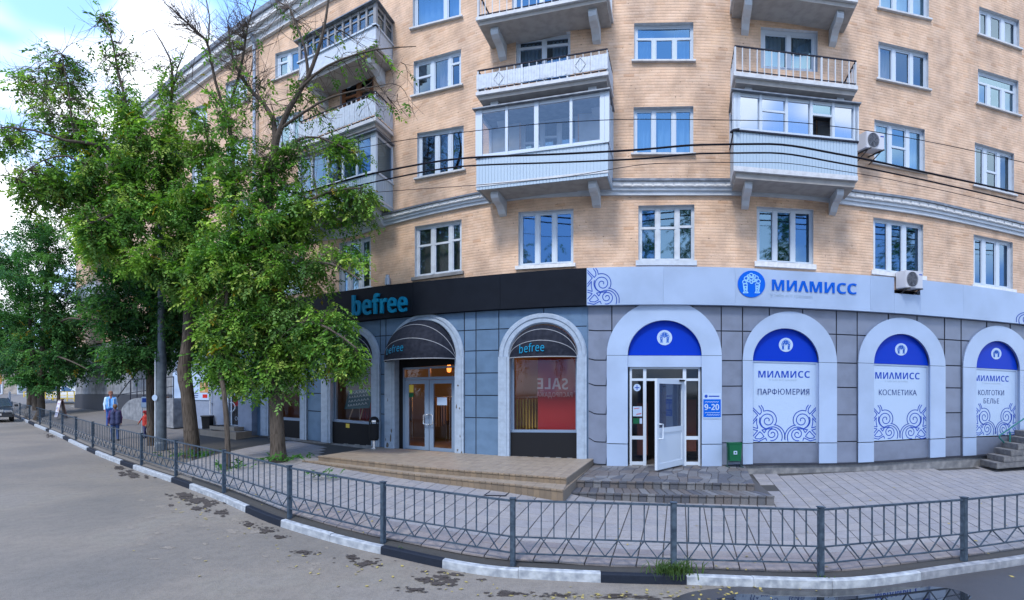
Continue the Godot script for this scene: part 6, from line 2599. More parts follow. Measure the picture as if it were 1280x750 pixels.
# ---------------------------------------------------------------- far end of the street
func make_far() -> void:
	var p := on_ground(12.2, 16.5)
	var g := thing("street_pole", "slim grey pole behind the parked dark car", "pole", p)
	var mb := MB.new()
	mb.lathe(p, [Vector2(0.09, 0.0), Vector2(0.08, 0.1), Vector2(0.065, 1.6), Vector2(0.05, 1.64), Vector2(0.0, 1.66)], 10)
	build("pole", mb, M.alu, g)
	p = at(-4.0, 496, 12.0)
	g = thing("advert_stand", "orange and white advertising stand at the far left edge", "sign", p)
	mb = MB.new()
	mb.bbox(p + Vector3(0, 2.05, 0), Vector3(1.2, 0, 0.3), Vector3(0, 1.5, 0), Vector3(-0.05, 0, 0.15), 0.03)
	build("panel", mb, mat(0.6, 0.25, 0.08, 0.5), g)
	mb = MB.new()
	mb.box(p + Vector3(0.02, 2.4, 0.09), Vector3(1.0, 0, 0.25), Vector3(0, 0.5, 0), Vector3(-0.01, 0, 0.03))
	build("white_field", mb, M.print_white, g)
	mb = MB.new()
	mb.tube([p, p + Vector3(0, 1.35, 0)], [0.08, 0.08], 8)
	build("leg", mb, M.alu, g)
	# yellow railing across the side street
	g = thing("yellow_railing", "low yellow metal railing across the sunlit side street", "railing")
	for i in 9:
		var q := at(30.0 + i * 9.0, 501.5, 13.0)
		mb = MB.new()
		mb.box(q + Vector3.UP * 0.45, Vector3(0.06, 0, 0), Vector3(0, 0.95, 0), Vector3(0, 0, 0.06))
		build("post", mb, M.yellow, g)
		if i < 8:
			var q2 := at(30.0 + (i + 1) * 9.0, 501.5, 13.0)
			for h in [0.25, 0.58, 0.9]:
				mb = MB.new()
				mb.bar(q + Vector3.UP * h, q2 + Vector3.UP * h, 0.05, 0.05)
				build("bar", mb, M.yellow, g)
	# shops across the side street
	var fb := thing("far_shop_building", "low pale shop building across the side street behind the trees", "building")
	var a := Vector3(-86, HC - 0.6, -62)
	var b := Vector3(-40, HC - 0.6, -74)
	var ex := (b - a).normalized()
	var ez := Vector3(-ex.z, 0, ex.x)
	var ln := a.distance_to(b)
	mb = MB.new()
	mb.box((a + b) * 0.5 + Vector3.UP * 3.0 - ez * 4.0, ex * ln, Vector3.UP * 6.0, ez * 8.0)
	build("wall", mb, tri_tex(mat(0.40, 0.36, 0.32, 0.9), T.grime, 0.4), fb)
	mb = MB.new()
	mb.box((a + b) * 0.5 + Vector3.UP * 6.1 - ez * 4.0, ex * (ln + 0.6), Vector3.UP * 0.3, ez * 8.8)
	build("roof", mb, M.roof_metal, fb)
	for i in 11:
		var c := a + ex * (2.2 + i * 4.1)
		for fl in 2:
			var wn := node("window", fb)
			mb = MB.new()
			mb.box(c + Vector3.UP * (1.4 + fl * 2.8) + ez * 0.03, ex * 2.6, Vector3.UP * 1.8, ez * 0.1)
			build("frame", mb, M.white_paint, wn)
			mb = MB.new()
			mb.box(c + Vector3.UP * (1.4 + fl * 2.8) + ez * 0.06, ex * 2.3, Vector3.UP * 1.5, ez * 0.06)
			build("pane", mb, glass(0.12, 0.16, 0.22, 1.0, 0.5), wn)
	for i in 3:
		mb = MB.new()
		mb.box(a + ex * (20.0 + i * 8.0) + Vector3.UP * 2.75 + ez * 0.12, ex * 4.5, Vector3.UP * 0.6, ez * 0.2)
		build("red_fascia", mb, M.red, fb)

# ---------------------------------------------------------------- trees
var leaf_mesh: ArrayMesh

func make_leaf_mesh() -> void:
	# a spray of seven leaflets, each folded along its rib
	var mb := MB.new()
	var lf := func(o: Vector3, d: Vector3, up: Vector3, l: float, w: float) -> void:
		var s := d.cross(up).normalized()
		var q := [o, o + d * l * 0.4 + s * w + up * w * 0.25, o + d * l * 0.42 - up * w * 0.1, o + d * l * 0.4 - s * w + up * w * 0.25, o + d * l - up * l * 0.12]
		mb.tri(q[0], q[1], q[2])
		mb.tri(q[1], q[4], q[2])
		mb.tri(q[0], q[2], q[3])
		mb.tri(q[3], q[2], q[4])
	var r := RandomNumberGenerator.new()
	r.seed = 3
	for i in 7:
		var t := i / 6.0
		var o := Vector3(0, -0.10 * t * t, 0.30 * t)
		var side := 1.0 if i % 2 == 0 else -1.0
		var d := Vector3(side * r.randf_range(0.5, 1.0), r.randf_range(-0.55, 0.15), r.randf_range(0.3, 0.8)).normalized()
		if i == 6:
			d = Vector3(0.1, -0.4, 1).normalized()
		lf.call(o, d, Vector3(r.randf_range(-0.4, 0.4), 1, r.randf_range(-0.3, 0.3)).normalized(), r.randf_range(0.11, 0.16), r.randf_range(0.03, 0.043))
	leaf_mesh = mb.mesh()

func limb_pts(raw: Array) -> Array:
	# raw: [x, y, k, r] sight points; gives smooth world points and radii
	var p := []
	var r := []
	var c := []
	for q in raw:
		c.append(at(q[0], q[1], q[2]))
	for i in c.size() - 1:
		var p0: Vector3 = c[maxi(0, i - 1)]
		var p1: Vector3 = c[i]
		var p2: Vector3 = c[i + 1]
		var p3: Vector3 = c[mini(c.size() - 1, i + 2)]
		var n := maxi(2, int(p1.distance_to(p2) / 0.35))
		for j in n:
			var t := float(j) / n
			p.append(p1.cubic_interpolate(p2, p0, p3, t))
			r.append(lerpf(raw[i][3], raw[i + 1][3], t) * (1.0 + rng.randf_range(-0.05, 0.05)))
	p.append(c[-1])
	r.append(raw[-1][3])
	return [p, r]

# blobs: [x, y, rx, ry, depth, twigs, leafiness, k]; k falls back to the tree's own
func tree(called: String, label: String, base: Array, limbs: Array, blobs: Array, tones: Array, k: float, group: String, leaf_scale := 1.0, km := 1.0) -> void:
	var root := on_ground(base[0], base[1] * km)
	leaf_scale /= km
	var g := thing(called, label, "tree", root, group)
	var anchor := []
	for i in limbs.size():
		var raw: Array = []
		for q in limbs[i]:
			raw.append([q[0], q[1], (q[2] if q.size() > 3 else k) * km, q[-1] / km])
		var lp := limb_pts(raw)
		if i == 0:
			# root flare
			lp[0].insert(0, Vector3(root.x, root.y - 0.05, root.z))
			lp[1].insert(0, lp[1][0] * 1.45)
		var mb := MB.new()
		mb.tube(lp[0], lp[1], 12 if i == 0 else 7)
		build("trunk" if i == 0 else "branch", mb, M.bark, g)
		for j in lp[0].size():
			if i > 0 or j > lp[0].size() / 2:
				anchor.append(lp[0][j])
	var tw := MB.new()
	var xf := []
	var cl := []
	for b in blobs:
		var bk: float = (b[7] if b.size() > 7 else k) * km
		var c := at(b[0], b[1], bk)
		var rx: float = b[2] / bk
		var ry: float = b[3] / bk
		var rz: float = b[4] / km
		var mood := rng.randf_range(0.85, 1.25)
		for t in int(b[5] * (1.08 if km > 1.0 and b[5] > 40 else 1.0)):
			var d := Vector3(rng.randfn(), rng.randfn(), rng.randfn()).normalized() * pow(rng.randf(), 0.42)
			var e := c + Vector3(d.x * rx, d.y * ry, d.z * rz)
			var best := 1e9
			var st := c
			for a in anchor:
				var dd: float = e.distance_squared_to(a)
				if dd < best:
					best = dd
					st = a
			var dist := sqrt(best)
			var ln := minf(dist, rng.randf_range(0.7, 1.5))
			var s := e + (st - e).normalized() * ln
			var sag := Vector3(rng.randf_range(-0.12, 0.12), rng.randf_range(-0.02, 0.16), rng.randf_range(-0.12, 0.12))
			var mid := (s + e) * 0.5 + sag
			var p := [s, (s + mid) * 0.5 + sag * 0.35, mid, (mid + e) * 0.5 + sag * 0.3, e]
			tw.tube(p, [0.012, 0.010, 0.007, 0.005, 0.003], 3, false)
			if b[6] < 0.5:
				# bare wood forks finely
				for f2 in 4:
					var fp: Vector3 = p[1 + f2 % 3]
					var fd: Vector3 = ((e - s).normalized() + Vector3(rng.randfn(), rng.randfn() + 0.35, rng.randfn()) * 0.55).normalized()
					tw.tube([fp, fp + fd * 0.28, fp + fd * 0.6 + Vector3.UP * 0.05], [0.006, 0.0045, 0.0025], 3, false)
			var tone: Color = tones[rng.randi() % tones.size()]
			var n := 12
			for q in n:
				if rng.randf() > b[6]:
					continue
				var u := 0.25 + 0.8 * q / n
				var at_p: Vector3 = s.lerp(mid, u * 2.0) if u < 0.5 else mid.lerp(e, minf(1.0, u * 2.0 - 1.0))
				at_p += Vector3(rng.randfn(), rng.randfn(), rng.randfn()) * 0.09
				var ba := Basis(Vector3.UP, rng.randf() * TAU) * Basis(Vector3.RIGHT, rng.randf_range(-0.3, 0.9)) * Basis(Vector3.BACK, rng.randf_range(-0.5, 0.5))
				var sc := rng.randf_range(0.55, 1.02) * (1.25 if rng.randf() < 0.2 else 1.0) * leaf_scale
				xf.append(Transform3D(ba.scaled(Vector3.ONE * sc), at_p - root))
				var v := rng.randf_range(0.75, 1.25) * mood
				var col := Color(tone.r * v, tone.g * v, tone.b * v)
				if rng.randf() < 0.012:
					col = Color(0.30, 0.22, 0.03)
				cl.append(col)
	struct(build("twigs", tw, M.twig, g), "stuff")
	if xf.is_empty():
		return
	struct(leaves("crown", xf, cl, g), "stuff")

func leaves(called: String, xf: Array, cl: Array, parent: Node) -> MultiMeshInstance3D:
	var mm := MultiMesh.new()
	mm.transform_format = MultiMesh.TRANSFORM_3D
	mm.use_colors = true
	mm.mesh = leaf_mesh
	mm.instance_count = xf.size()
	for i in xf.size():
		mm.set_instance_transform(i, xf[i])
		mm.set_instance_color(i, cl[i])
	var mi := MultiMeshInstance3D.new()
	mi.name = numbered(called, parent)
	mi.multimesh = mm
	mi.material_override = M.leaf
	parent.add_child(mi, true)
	return mi

func make_trees() -> void:
	make_leaf_mesh()
	var bright := [Color(0.152, 0.304, 0.054), Color(0.235, 0.413, 0.070), Color(0.103, 0.231, 0.054), Color(0.386, 0.510, 0.124), Color(0.075, 0.164, 0.047), Color(0.180, 0.316, 0.093)]
	var deep := [Color(0.050, 0.144, 0.050), Color(0.075, 0.200, 0.062), Color(0.034, 0.100, 0.043), Color(0.112, 0.250, 0.075)]
	var row := "street trees between the fence and the facade"
	tree("maple_tree", "tall front tree with bare forked top, standing by the tiled steps", [348, 42.0],
		[[[348, 572, 42.0, 0.235], [346, 530, 42.0, 0.20], [343, 480, 42.0, 0.18], [336, 420, 42.0, 0.165], [331, 350, 42.0, 0.15], [334, 270, 42.0, 0.13], [341, 205, 42.0, 0.11]],
		[[341, 205, 42.0, 0.10], [347, 171, 42.4, 0.085], [363, 133, 43.0, 0.075], [385, 96, 43.5, 0.06], [403, 45, 44.0, 0.04], [412, -10, 44.0, 0.025]],
		[[341, 205, 42.0, 0.09], [342, 149, 41.5, 0.075], [317, 117, 41.0, 0.06], [304, 100, 40.5, 0.045], [290, 70, 40.0, 0.03], [285, 30, 40, 0.02]],
		[[385, 96, 43.5, 0.05], [381, 60, 44.0, 0.035], [362, 10, 44.0, 0.025]],
		[[370, 117, 43.2, 0.045], [395, 92, 44.0, 0.035], [425, 75, 44.5, 0.028], [470, 62, 45.0, 0.02], [520, 58, 45.5, 0.01]],
		[[352, 160, 42.6, 0.045], [385, 137, 43.5, 0.035], [413, 122, 44.5, 0.028], [450, 112, 45.0, 0.018], [490, 104, 45.5, 0.008]],
		[[341, 200, 42.0, 0.05], [370, 176, 43.0, 0.035], [400, 172, 43.5, 0.025], [440, 190, 44.0, 0.012]],
		[[333, 300, 42.0, 0.07], [370, 262, 43.0, 0.05], [410, 240, 44.0, 0.035], [450, 235, 44.5, 0.02]],
		[[331, 350, 42.0, 0.07], [375, 330, 43.0, 0.05], [415, 330, 44.0, 0.035], [450, 350, 45.0, 0.02]],
		[[334, 410, 42.0, 0.06], [370, 400, 43.5, 0.045], [410, 410, 45.0, 0.03], [445, 435, 45.5, 0.02]],
		[[332, 380, 42.0, 0.06], [300, 350, 42.5, 0.045], [270, 340, 43.0, 0.03], [245, 350, 43.0, 0.015]],
		[[336, 430, 42.0, 0.05], [305, 420, 43.5, 0.04], [280, 440, 44.0, 0.02]]],
		[[330, 270, 65, 48, 1.6, 60, 0.9], [300, 330, 62, 45, 1.6, 85, 1.0], [380, 290, 55, 36, 1.3, 60, 0.95], [350, 350, 72, 42, 1.8, 95, 1.0], [300, 408, 55, 42, 1.4, 85, 1.0], [365, 425, 60, 42, 1.5, 95, 1.0], [412, 452, 48, 30, 1.0, 62, 1.0], [340, 478, 50, 26, 1.0, 60, 1.0], [292, 472, 42, 28, 1.0, 50, 1.0], [440, 464, 20, 18, 0.6, 20, 1.0], [262, 350, 36, 52, 1.2, 60, 1.0], [385, 215, 54, 36, 1.2, 40, 0.45], [448, 268, 34, 36, 0.9, 40, 0.75], [446, 325, 24, 22, 0.7, 18, 0.7], [335, 205, 58, 40, 1.3, 44, 0.45], [424, 402, 24, 22, 0.8, 24, 0.9], [330, 390, 40, 30, 1.2, 45, 1.0],
		[330, 130, 60, 55, 1.2, 34, 0.2], [395, 120, 52, 48, 1.0, 26, 0.18], [455, 80, 44, 28, 0.8, 14, 0.12], [300, 60, 55, 50, 1.0, 34, 0.02], [375, 30, 50, 40, 1.0, 18, 0.05], [480, 130, 50, 30, 0.8, 18, 0.12], [440, 190, 32, 22, 0.7, 22, 0.5], [330, 20, 50, 30, 1.0, 12, 0.0]],
		bright, 42.0, row, 1.0, 1.115)
	tree("slim_tree", "slender young tree with one thin dark trunk near the fence", [285, 47.0],
		[[[285, 586, 47.0, 0.075], [284, 540, 47.0, 0.065], [280, 490, 47.0, 0.06], [274, 455, 46.0, 0.055], [278, 420, 46.0, 0.05], [288, 330, 45.0, 0.05], [293, 250, 44.0, 0.045], [290, 173, 43.0, 0.045]],
		[[290, 173, 43.0, 0.045], [281, 139, 43.0, 0.042], [269, 101, 43.0, 0.04], [259, 53, 43.0, 0.035], [248, 43, 43.0, 0.03], [225, 20, 43.0, 0.022], [205, 3, 43.0, 0.012]],
		[[288, 128, 43.0, 0.04], [299, 93, 43.5, 0.035], [305, 64, 44.0, 0.03], [309, 35, 44.0, 0.022], [320, 0, 44.0, 0.015]],
		[[260, 55, 43.0, 0.02], [262, 20, 43.0, 0.015], [255, -10, 43.0, 0.01]],
		[[281, 139, 43.0, 0.03], [260, 115, 43.5, 0.02], [240, 100, 44.0, 0.01]]],
		[[285, 300, 40, 50, 1.0, 45, 0.95], [285, 215, 40, 40, 0.9, 34, 0.7], [283, 140, 38, 36, 0.8, 30, 0.3], [225, 22, 30, 26, 0.6, 36, 0.0], [262, 60, 38, 36, 0.7, 20, 0.06], [305, 40, 32, 38, 0.6, 30, 0.0], [268, 462, 22, 16, 0.5, 14, 0.9], [272, 420, 26, 26, 0.7, 22, 1.0]],
		bright, 45.0, row, 1.0, 1.055)
	tree("leaning_tree", "thick leaning tree with a long branch arching left over the road", [240, 37.0],
		[[[241, 570, 37.0, 0.24], [238, 530, 37.0, 0.21], [234, 490, 37.0, 0.205], [230, 462, 37.0, 0.215], [235, 425, 37.0, 0.17], [236, 350, 37.0, 0.16], [231, 290, 37.0, 0.15], [213, 269, 37.5, 0.14], [195, 248, 38.0, 0.125]],
		[[195, 248, 38.0, 0.12], [172, 234, 38.5, 0.10], [155, 222, 39.0, 0.09], [147, 198, 39.5, 0.08], [127, 181, 40.0, 0.065], [83, 176, 41.0, 0.045], [43, 163, 42.0, 0.03], [0, 159, 43.0, 0.015]],
		[[127, 181, 40.0, 0.05], [107, 205, 40.5, 0.04], [85, 195, 41.0, 0.03], [55, 200, 41.5, 0.02], [20, 222, 42.0, 0.01]],
		[[175, 235, 38.5, 0.08], [165, 180, 38.8, 0.06], [157, 127, 39.0, 0.045], [147, 87, 39.0, 0.035], [137, 37, 39.0, 0.02], [125, 22, 39.0, 0.01]],
		[[115, 179, 40.0, 0.04], [93, 168, 40.0, 0.035], [87, 123, 40.2, 0.025], [77, 67, 40.5, 0.015]],
		[[213, 269, 37.5, 0.07], [211, 197, 37.0, 0.055], [215, 107, 37.0, 0.04], [212, 72, 37.0, 0.03], [192, 37, 37.0, 0.015]],
		[[215, 120, 37.0, 0.03], [222, 85, 37.2, 0.02], [235, 55, 37.4, 0.012]],
		[[231, 300, 37.0, 0.08], [255, 250, 37.5, 0.055], [262, 200, 38.0, 0.04], [255, 150, 38.0, 0.025]],
		[[234, 380, 37.0, 0.07], [205, 345, 38.5, 0.05], [175, 335, 39.5, 0.03]],
		[[195, 248, 38.0, 0.07], [150, 265, 40.0, 0.05], [110, 280, 41.0, 0.03]]],
		[[175, 172, 54, 46, 1.6, 66, 0.7], [120, 150, 56, 50, 1.5, 46, 0.34], [160, 232, 62, 40, 1.7, 84, 0.95], [85, 195, 58, 42, 1.2, 48, 0.42], [205, 215, 50, 54, 1.6, 72, 0.8], [55, 145, 54, 48, 1.1, 34, 0.25], [140, 65, 42, 36, 0.9, 20, 0.1], [25, 105, 22, 20, 0.6, 10, 0.4], [212, 300, 52, 52, 1.7, 95, 1.0], [155, 310, 46, 42, 1.4, 72, 1.0], [245, 185, 42, 46, 1.2, 48, 0.55], [80, 105, 50, 40, 0.9, 18, 0.2], [30, 215, 36, 26, 0.8, 22, 0.4], [110, 270, 40, 30, 1.1, 50, 0.8], [210, 90, 34, 34, 0.8, 30, 0.06], [245, 270, 34, 44, 1.3, 55, 1.0], [137, 30, 18, 12, 0.4, 8, 0.3], [230, 345, 40, 36, 1.4, 55, 1.0], [200, 145, 44, 42, 1.2, 44, 0.5], [20, 175, 24, 20, 0.6, 12, 0.45], [50, 180, 54, 34, 1.0, 32, 0.3], [95, 232, 50, 30, 1.1, 38, 0.55], [95, 130, 56, 46, 1.1, 26, 0.22], [40, 120, 26, 18, 0.6, 12, 0.4], [70, 95, 40, 30, 0.9, 12, 0.3], [65, 255, 40, 26, 1.0, 34, 0.7], [170, 100, 50, 36, 0.9, 26, 0.14], [120, 95, 40, 30, 0.9, 14, 0.25], [150, 205, 50, 40, 1.5, 44, 0.7], [120, 255, 50, 36, 1.5, 44, 0.8], [135, 300, 42, 36, 1.4, 44, 0.9], [185, 265, 46, 40, 1.6, 50, 0.95]],
		bright, 38.0, row, 1.0, 1.157)
	tree("shade_tree", "straight dark tree just left of the grey lamp post", [189.5, 32.0],
		[[[189.5, 556, 32.0, 0.165], [189, 520, 32.0, 0.15], [188, 470, 32.0, 0.14], [189, 420, 32.0, 0.12], [192, 340, 32.0, 0.10], [196, 280, 32.0, 0.07]],
		[[189, 420, 32.0, 0.07], [165, 400, 33.0, 0.05], [140, 405, 34.0, 0.03]],
		[[189, 430, 32.0, 0.07], [215, 405, 32.5, 0.05], [245, 400, 33.0, 0.03]],
		[[188, 445, 32.0, 0.05], [165, 440, 33.0, 0.035], [140, 458, 34.0, 0.015]]],
		[[185, 375, 55, 36, 1.8, 85, 1.0], [160, 410, 42, 26, 1.4, 60, 1.0], [215, 415, 46, 30, 1.5, 70, 1.0], [185, 445, 50, 20, 1.5, 60, 1.0], [150, 445, 32, 18, 1.0, 34, 1.0], [235, 445, 30, 20, 1.0, 36, 1.0], [140, 362, 30, 30, 1.2, 40, 1.0], [230, 370, 36, 34, 1.4, 50, 1.0], [150, 468, 22, 10, 0.7, 16, 1.0], [125, 335, 32, 36, 1.2, 40, 0.9], [118, 385, 26, 30, 1.0, 28, 0.9]],
		deep, 32.5, row, 1.05, 1.17)
	# dark limes further down
	var lb := [[60, 300, 46, 34, 2.0, 60, 0.95], [55, 345, 55, 40, 2.4, 100, 1.0], [60, 395, 58, 38, 2.6, 115, 1.0], [58, 440, 60, 34, 2.6, 110, 1.0], [98, 425, 26, 36, 1.6, 50, 1.0], [60, 472, 46, 16, 1.8, 60, 1.0], [95, 462, 26, 18, 1.2, 34, 1.0], [35, 285, 20, 16, 0.8, 16, 0.8]]
	tree("lime_tree", "dense dark lime tree with twin trunks beyond the folding board", [48, 22.0],
		[[[51.5, 513, 22.0, 0.19], [51, 480, 22.0, 0.17], [53, 440, 22.0, 0.14], [58, 360, 22.0, 0.10], [60, 290, 22.0, 0.05]],
		[[45, 513, 22.0, 0.17], [43, 485, 22.0, 0.15], [40, 440, 22.0, 0.11], [35, 360, 22.0, 0.06]],
		[[53, 430, 22.0, 0.07], [80, 400, 23.0, 0.05], [105, 400, 23.5, 0.03]],
		[[53, 440, 22.0, 0.07], [85, 450, 23.5, 0.04], [110, 462, 24.0, 0.02]]],
		lb, deep, 22.0, row, 1.25)
	tree("lime_tree", "dark lime tree at the left edge behind the parked car", [36, 20.0],
		[[[36.5, 511, 20.0, 0.14], [36, 480, 20.0, 0.12], [32, 430, 20.0, 0.09], [25, 350, 20.0, 0.05]],
		[[32, 430, 20.0, 0.06], [10, 410, 20.0, 0.04], [-10, 400, 20.0, 0.03]]],
		[[18, 330, 28, 42, 1.8, 60, 0.95], [15, 395, 38, 38, 2.2, 85, 1.0], [18, 440, 40, 30, 2.2, 80, 1.0], [-20, 400, 30, 50, 2.0, 60, 1.0], [22, 466, 22, 12, 1.0, 26, 1.0], [-12, 320, 26, 36, 1.6, 40, 0.9], [-25, 455, 24, 20, 1.4, 30, 1.0]],
		deep, 20.0, row, 1.25, 0.87)
	tree("thin_trunk_tree", "small dark tree with a single thin trunk beyond the folding board", [73, 17.0],
		[[[73, 505, 17.0, 0.11], [73, 480, 17.0, 0.1], [74, 450, 17.0, 0.08], [78, 400, 17.0, 0.05]]],
		[[75, 440, 30, 26, 1.8, 60, 1.0], [78, 400, 28, 30, 1.8, 55, 1.0], [90, 455, 18, 14, 1.0, 20, 1.0]],
		deep, 17.0, row, 1.4)
	# green mass closing the far side street, and the trees behind the viewer that the panes mirror
	var xf := []
	var cl := []
	for i in 5200:
		var t := rng.randf()
		var c := Vector3(lerpf(-150, -30, t), HC - 0.5 + pow(rng.randf(), 0.8) * (5.5 + 2.5 * sin(t * 23.0) + 2.0 * sin(t * 9.0 + 1.0)), lerpf(-70, -98, rng.randf()) + t * -6.0)
		if c.x > -88 and c.x < -36 and c.z > -82.0:
			c.z -= 14.0
		xf.append(Transform3D(Basis.from_euler(Vector3(rng.randf_range(-0.6, 0.9), rng.randf() * TAU, 0)).scaled(Vector3.ONE * rng.randf_range(3.0, 5.5)), c))
		var tone: Color = deep[rng.randi() % 4]
		cl.append(tone * rng.randf_range(0.7, 1.2))
	var far := leaves("far_woods", xf, cl, self)
	struct(far, "stuff")
	far.set_meta("label", "mass of dark trees closing the far side street")
	far.set_meta("category", "trees")
	xf = []
	cl = []
	for tr in [[-14.0, 15.5, 18.5], [-6.5, 17.0, 20.0], [0.5, 15.5, 17.5], [7.0, 17.5, 20.5], [14.0, 15.0, 18.0], [22.0, 12.0, 18.5], [-23.0, 10.0, 17.0], [29.0, 7.0, 18.0], [37.0, 3.0, 18.5], [43.0, -6.0, 19.0], [34.0, 13.0, 20.0], [-31.0, 3.0, 18.0]]:
		for i in 620:
			var d := Vector3(rng.randfn(), rng.randfn(), rng.randfn()).normalized() * pow(rng.randf(), 0.4)
			var c := Vector3(tr[0] + d.x * 3.0, tr[2] * 0.60 + d.y * tr[2] * 0.42, tr[1] + d.z * 2.6)
			xf.append(Transform3D(Basis.from_euler(Vector3(rng.randf_range(-0.6, 0.9), rng.randf() * TAU, 0)).scaled(Vector3.ONE * rng.randf_range(1.6, 2.8)), c))
			cl.append(deep[rng.randi() % 4] * rng.randf_range(0.8, 1.4))
	var opp := leaves("trees_across_the_road", xf, cl, self)
	struct(opp, "stuff")
	opp.set_meta("label", "row of leafy trees across the road mirrored in the panes")
	opp.set_meta("category", "trees")

# ---------------------------------------------------------------- cars
func car(label: String, pos: Vector3, yaw: float, paint: Array) -> Node3D:
	var g := thing("parked_car", label, "car", pos)
	g.rotation.y = yaw
	# local axes: +z is the front, y up
	var L := 4.35
	var W := 0.86
	# stations along the length: z, half width low, sill height, belt height, crown height, half width at roof
	var prof := [[-2.17, 0.62, 0.42, 0.72, 0.78], [-2.1, 0.76, 0.30, 0.88, 0.92], [-1.6, 0.84, 0.25, 0.93, 0.97], [-1.0, 0.86, 0.22, 0.93, 0.96], [0.0, 0.86, 0.22, 0.92, 0.95], [0.75, 0.86, 0.22, 0.90, 0.94], [1.2, 0.85, 0.24, 0.84, 0.91], [1.75, 0.82, 0.26, 0.74, 0.84], [2.05, 0.74, 0.28, 0.64, 0.74], [2.17, 0.60, 0.34, 0.56, 0.60]]
	var mb := MB.new()
	var rings := []
	for s in prof:
		var w: float = s[1]
		var ring := []
		for q in [[-0.9, 0.0], [-1.0, 0.12], [-1.0, 0.55], [-0.96, 0.9], [-0.86, 1.0], [-0.45, 1.15], [0.0, 1.22], [0.45, 1.15], [0.86, 1.0], [0.96, 0.9], [1.0, 0.55], [1.0, 0.12], [0.9, 0.0]]:
			var y: float = lerpf(s[2], s[3], minf(q[1], 1.0)) + maxf(0.0, q[1] - 1.0) / 0.22 * (s[4] - s[3])
			ring.append(Vector3(q[0] * w, y, s[0]))
		rings.append(ring)
	for i in rings.size() - 1:
		for j in 12:
			mb.quad(rings[i + 1][j], rings[i + 1][j + 1], rings[i][j + 1], rings[i][j])
	for e in [0, rings.size() - 1]:
		for j in range(1, 12):
			if e == 0:
				mb.tri(rings[e][0], rings[e][j], rings[e][j + 1])
			else:
				mb.tri(rings[e][0], rings[e][j + 1], rings[e][j])
	var pm := mat(paint[0], paint[1], paint[2], 0.3)
	pm.clearcoat_enabled = true
	pm.clearcoat = 0.25
	put("body", mb.mesh(), pm, g)
	# cabin: pillars and roof in paint, glass between
	var roof := [[-0.58, 1.40, -1.0], [0.58, 1.40, -1.0], [0.58, 1.42, 0.05], [-0.58, 1.42, 0.05]]
	var low := [[-0.74, 0.95, -1.75], [0.74, 0.95, -1.75], [0.76, 0.93, 0.98], [-0.76, 0.93, 0.98]]
	var R := []
	var B := []
	for i in 4:
		R.append(Vector3(roof[i][0], roof[i][1], roof[i][2]))
		B.append(Vector3(low[i][0], low[i][1], low[i][2]))
	mb = MB.new()
	mb.slab([R[3], R[0], R[1], R[2]], Vector3.DOWN * 0.04, true)
	mb.box(Vector3(0, 1.435, -0.45), Vector3(0.95, 0, 0), Vector3(0, 0.02, 0), Vector3(0, 0, 0.95))
	for i in 4:
		mb.bar(R[i], B[i], 0.07, 0.06)
	mb.bar((R[0] + R[3]) * 0.5, Vector3(-0.77, 0.94, -0.4), 0.07, 0.05)
	mb.bar((R[1] + R[2]) * 0.5, Vector3(0.77, 0.94, -0.4), 0.07, 0.05)
	put("roof", mb.mesh(), pm, g)
	var gm := glass(0.10, 0.16, 0.22, 0.8, 0.6)
	mb = MB.new()
	mb.quad(R[3], R[2], B[2], B[3])
	put("windscreen", mb.mesh(), gm, g)
	mb = MB.new()
	mb.quad(R[1], R[0], B[0], B[1])
	put("rear_window", mb.mesh(), gm, g)
	for s in [[0, 3], [2, 1]]:
		mb = MB.new()
		mb.quad(R[s[0]], R[s[1]], B[s[1]], B[s[0]])
		put("side_window", mb.mesh(), gm, g)
	for s in [-1.0, 1.0]:
		mb = MB.new()
		mb.bbox(Vector3(s * 0.56, 0.645, 2.06), Vector3(0.34, 0, -0.1 * s), Vector3(0, 0.13, 0), Vector3(0.03 * s, 0, 0.14), 0.02)
		var hm := mat(0.7, 0.72, 0.75, 0.12, 0.3)
		put("headlight", mb.mesh(), hm, g)
		mb = MB.new()
		mb.bbox(Vector3(s * 0.96, 0.98, 0.72), Vector3(0.2, 0, 0), Vector3(0, 0.13, 0), Vector3(0, 0, 0.1), 0.02)
		put("mirror", mb.mesh(), pm, g)
		mb = MB.new()
		mb.bbox(Vector3(s * 0.6, 0.36, 2.1), Vector3(0.16, 0, 0), Vector3(0, 0.08, 0), Vector3(0, 0, 0.08), 0.01)
		put("fog_light", mb.mesh(), hm, g)
	mb = MB.new()
	for i in 4:
		mb.box(Vector3(0, 0.60 + i * 0.03, 2.15), Vector3(0.62, 0, 0), Vector3(0, 0.014, 0), Vector3(0, 0, 0.05))
	mb.box(Vector3(0, 0.665, 2.12), Vector3(0.7, 0, 0), Vector3(0, 0.16, 0), Vector3(0, 0, 0.04))
	put("grille", mb.mesh(), mat(0.45, 0.47, 0.5, 0.25, 0.8), g)
	mb = MB.new()
	mb.bbox(Vector3(0, 0.40, 2.12), Vector3(1.52, 0, 0), Vector3(0, 0.2, 0), Vector3(0, 0, 0.16), 0.03)
	put("bumper", mb.mesh(), pm, g)
	mb = MB.new()
	mb.box(Vector3(0, 0.46, 2.21), Vector3(0.52, 0, 0), Vector3(0, 0.112, 0), Vector3(0, 0, 0.012))
	put("number_plate", mb.mesh(), mat(0.6, 0.6, 0.6, 0.5), g)
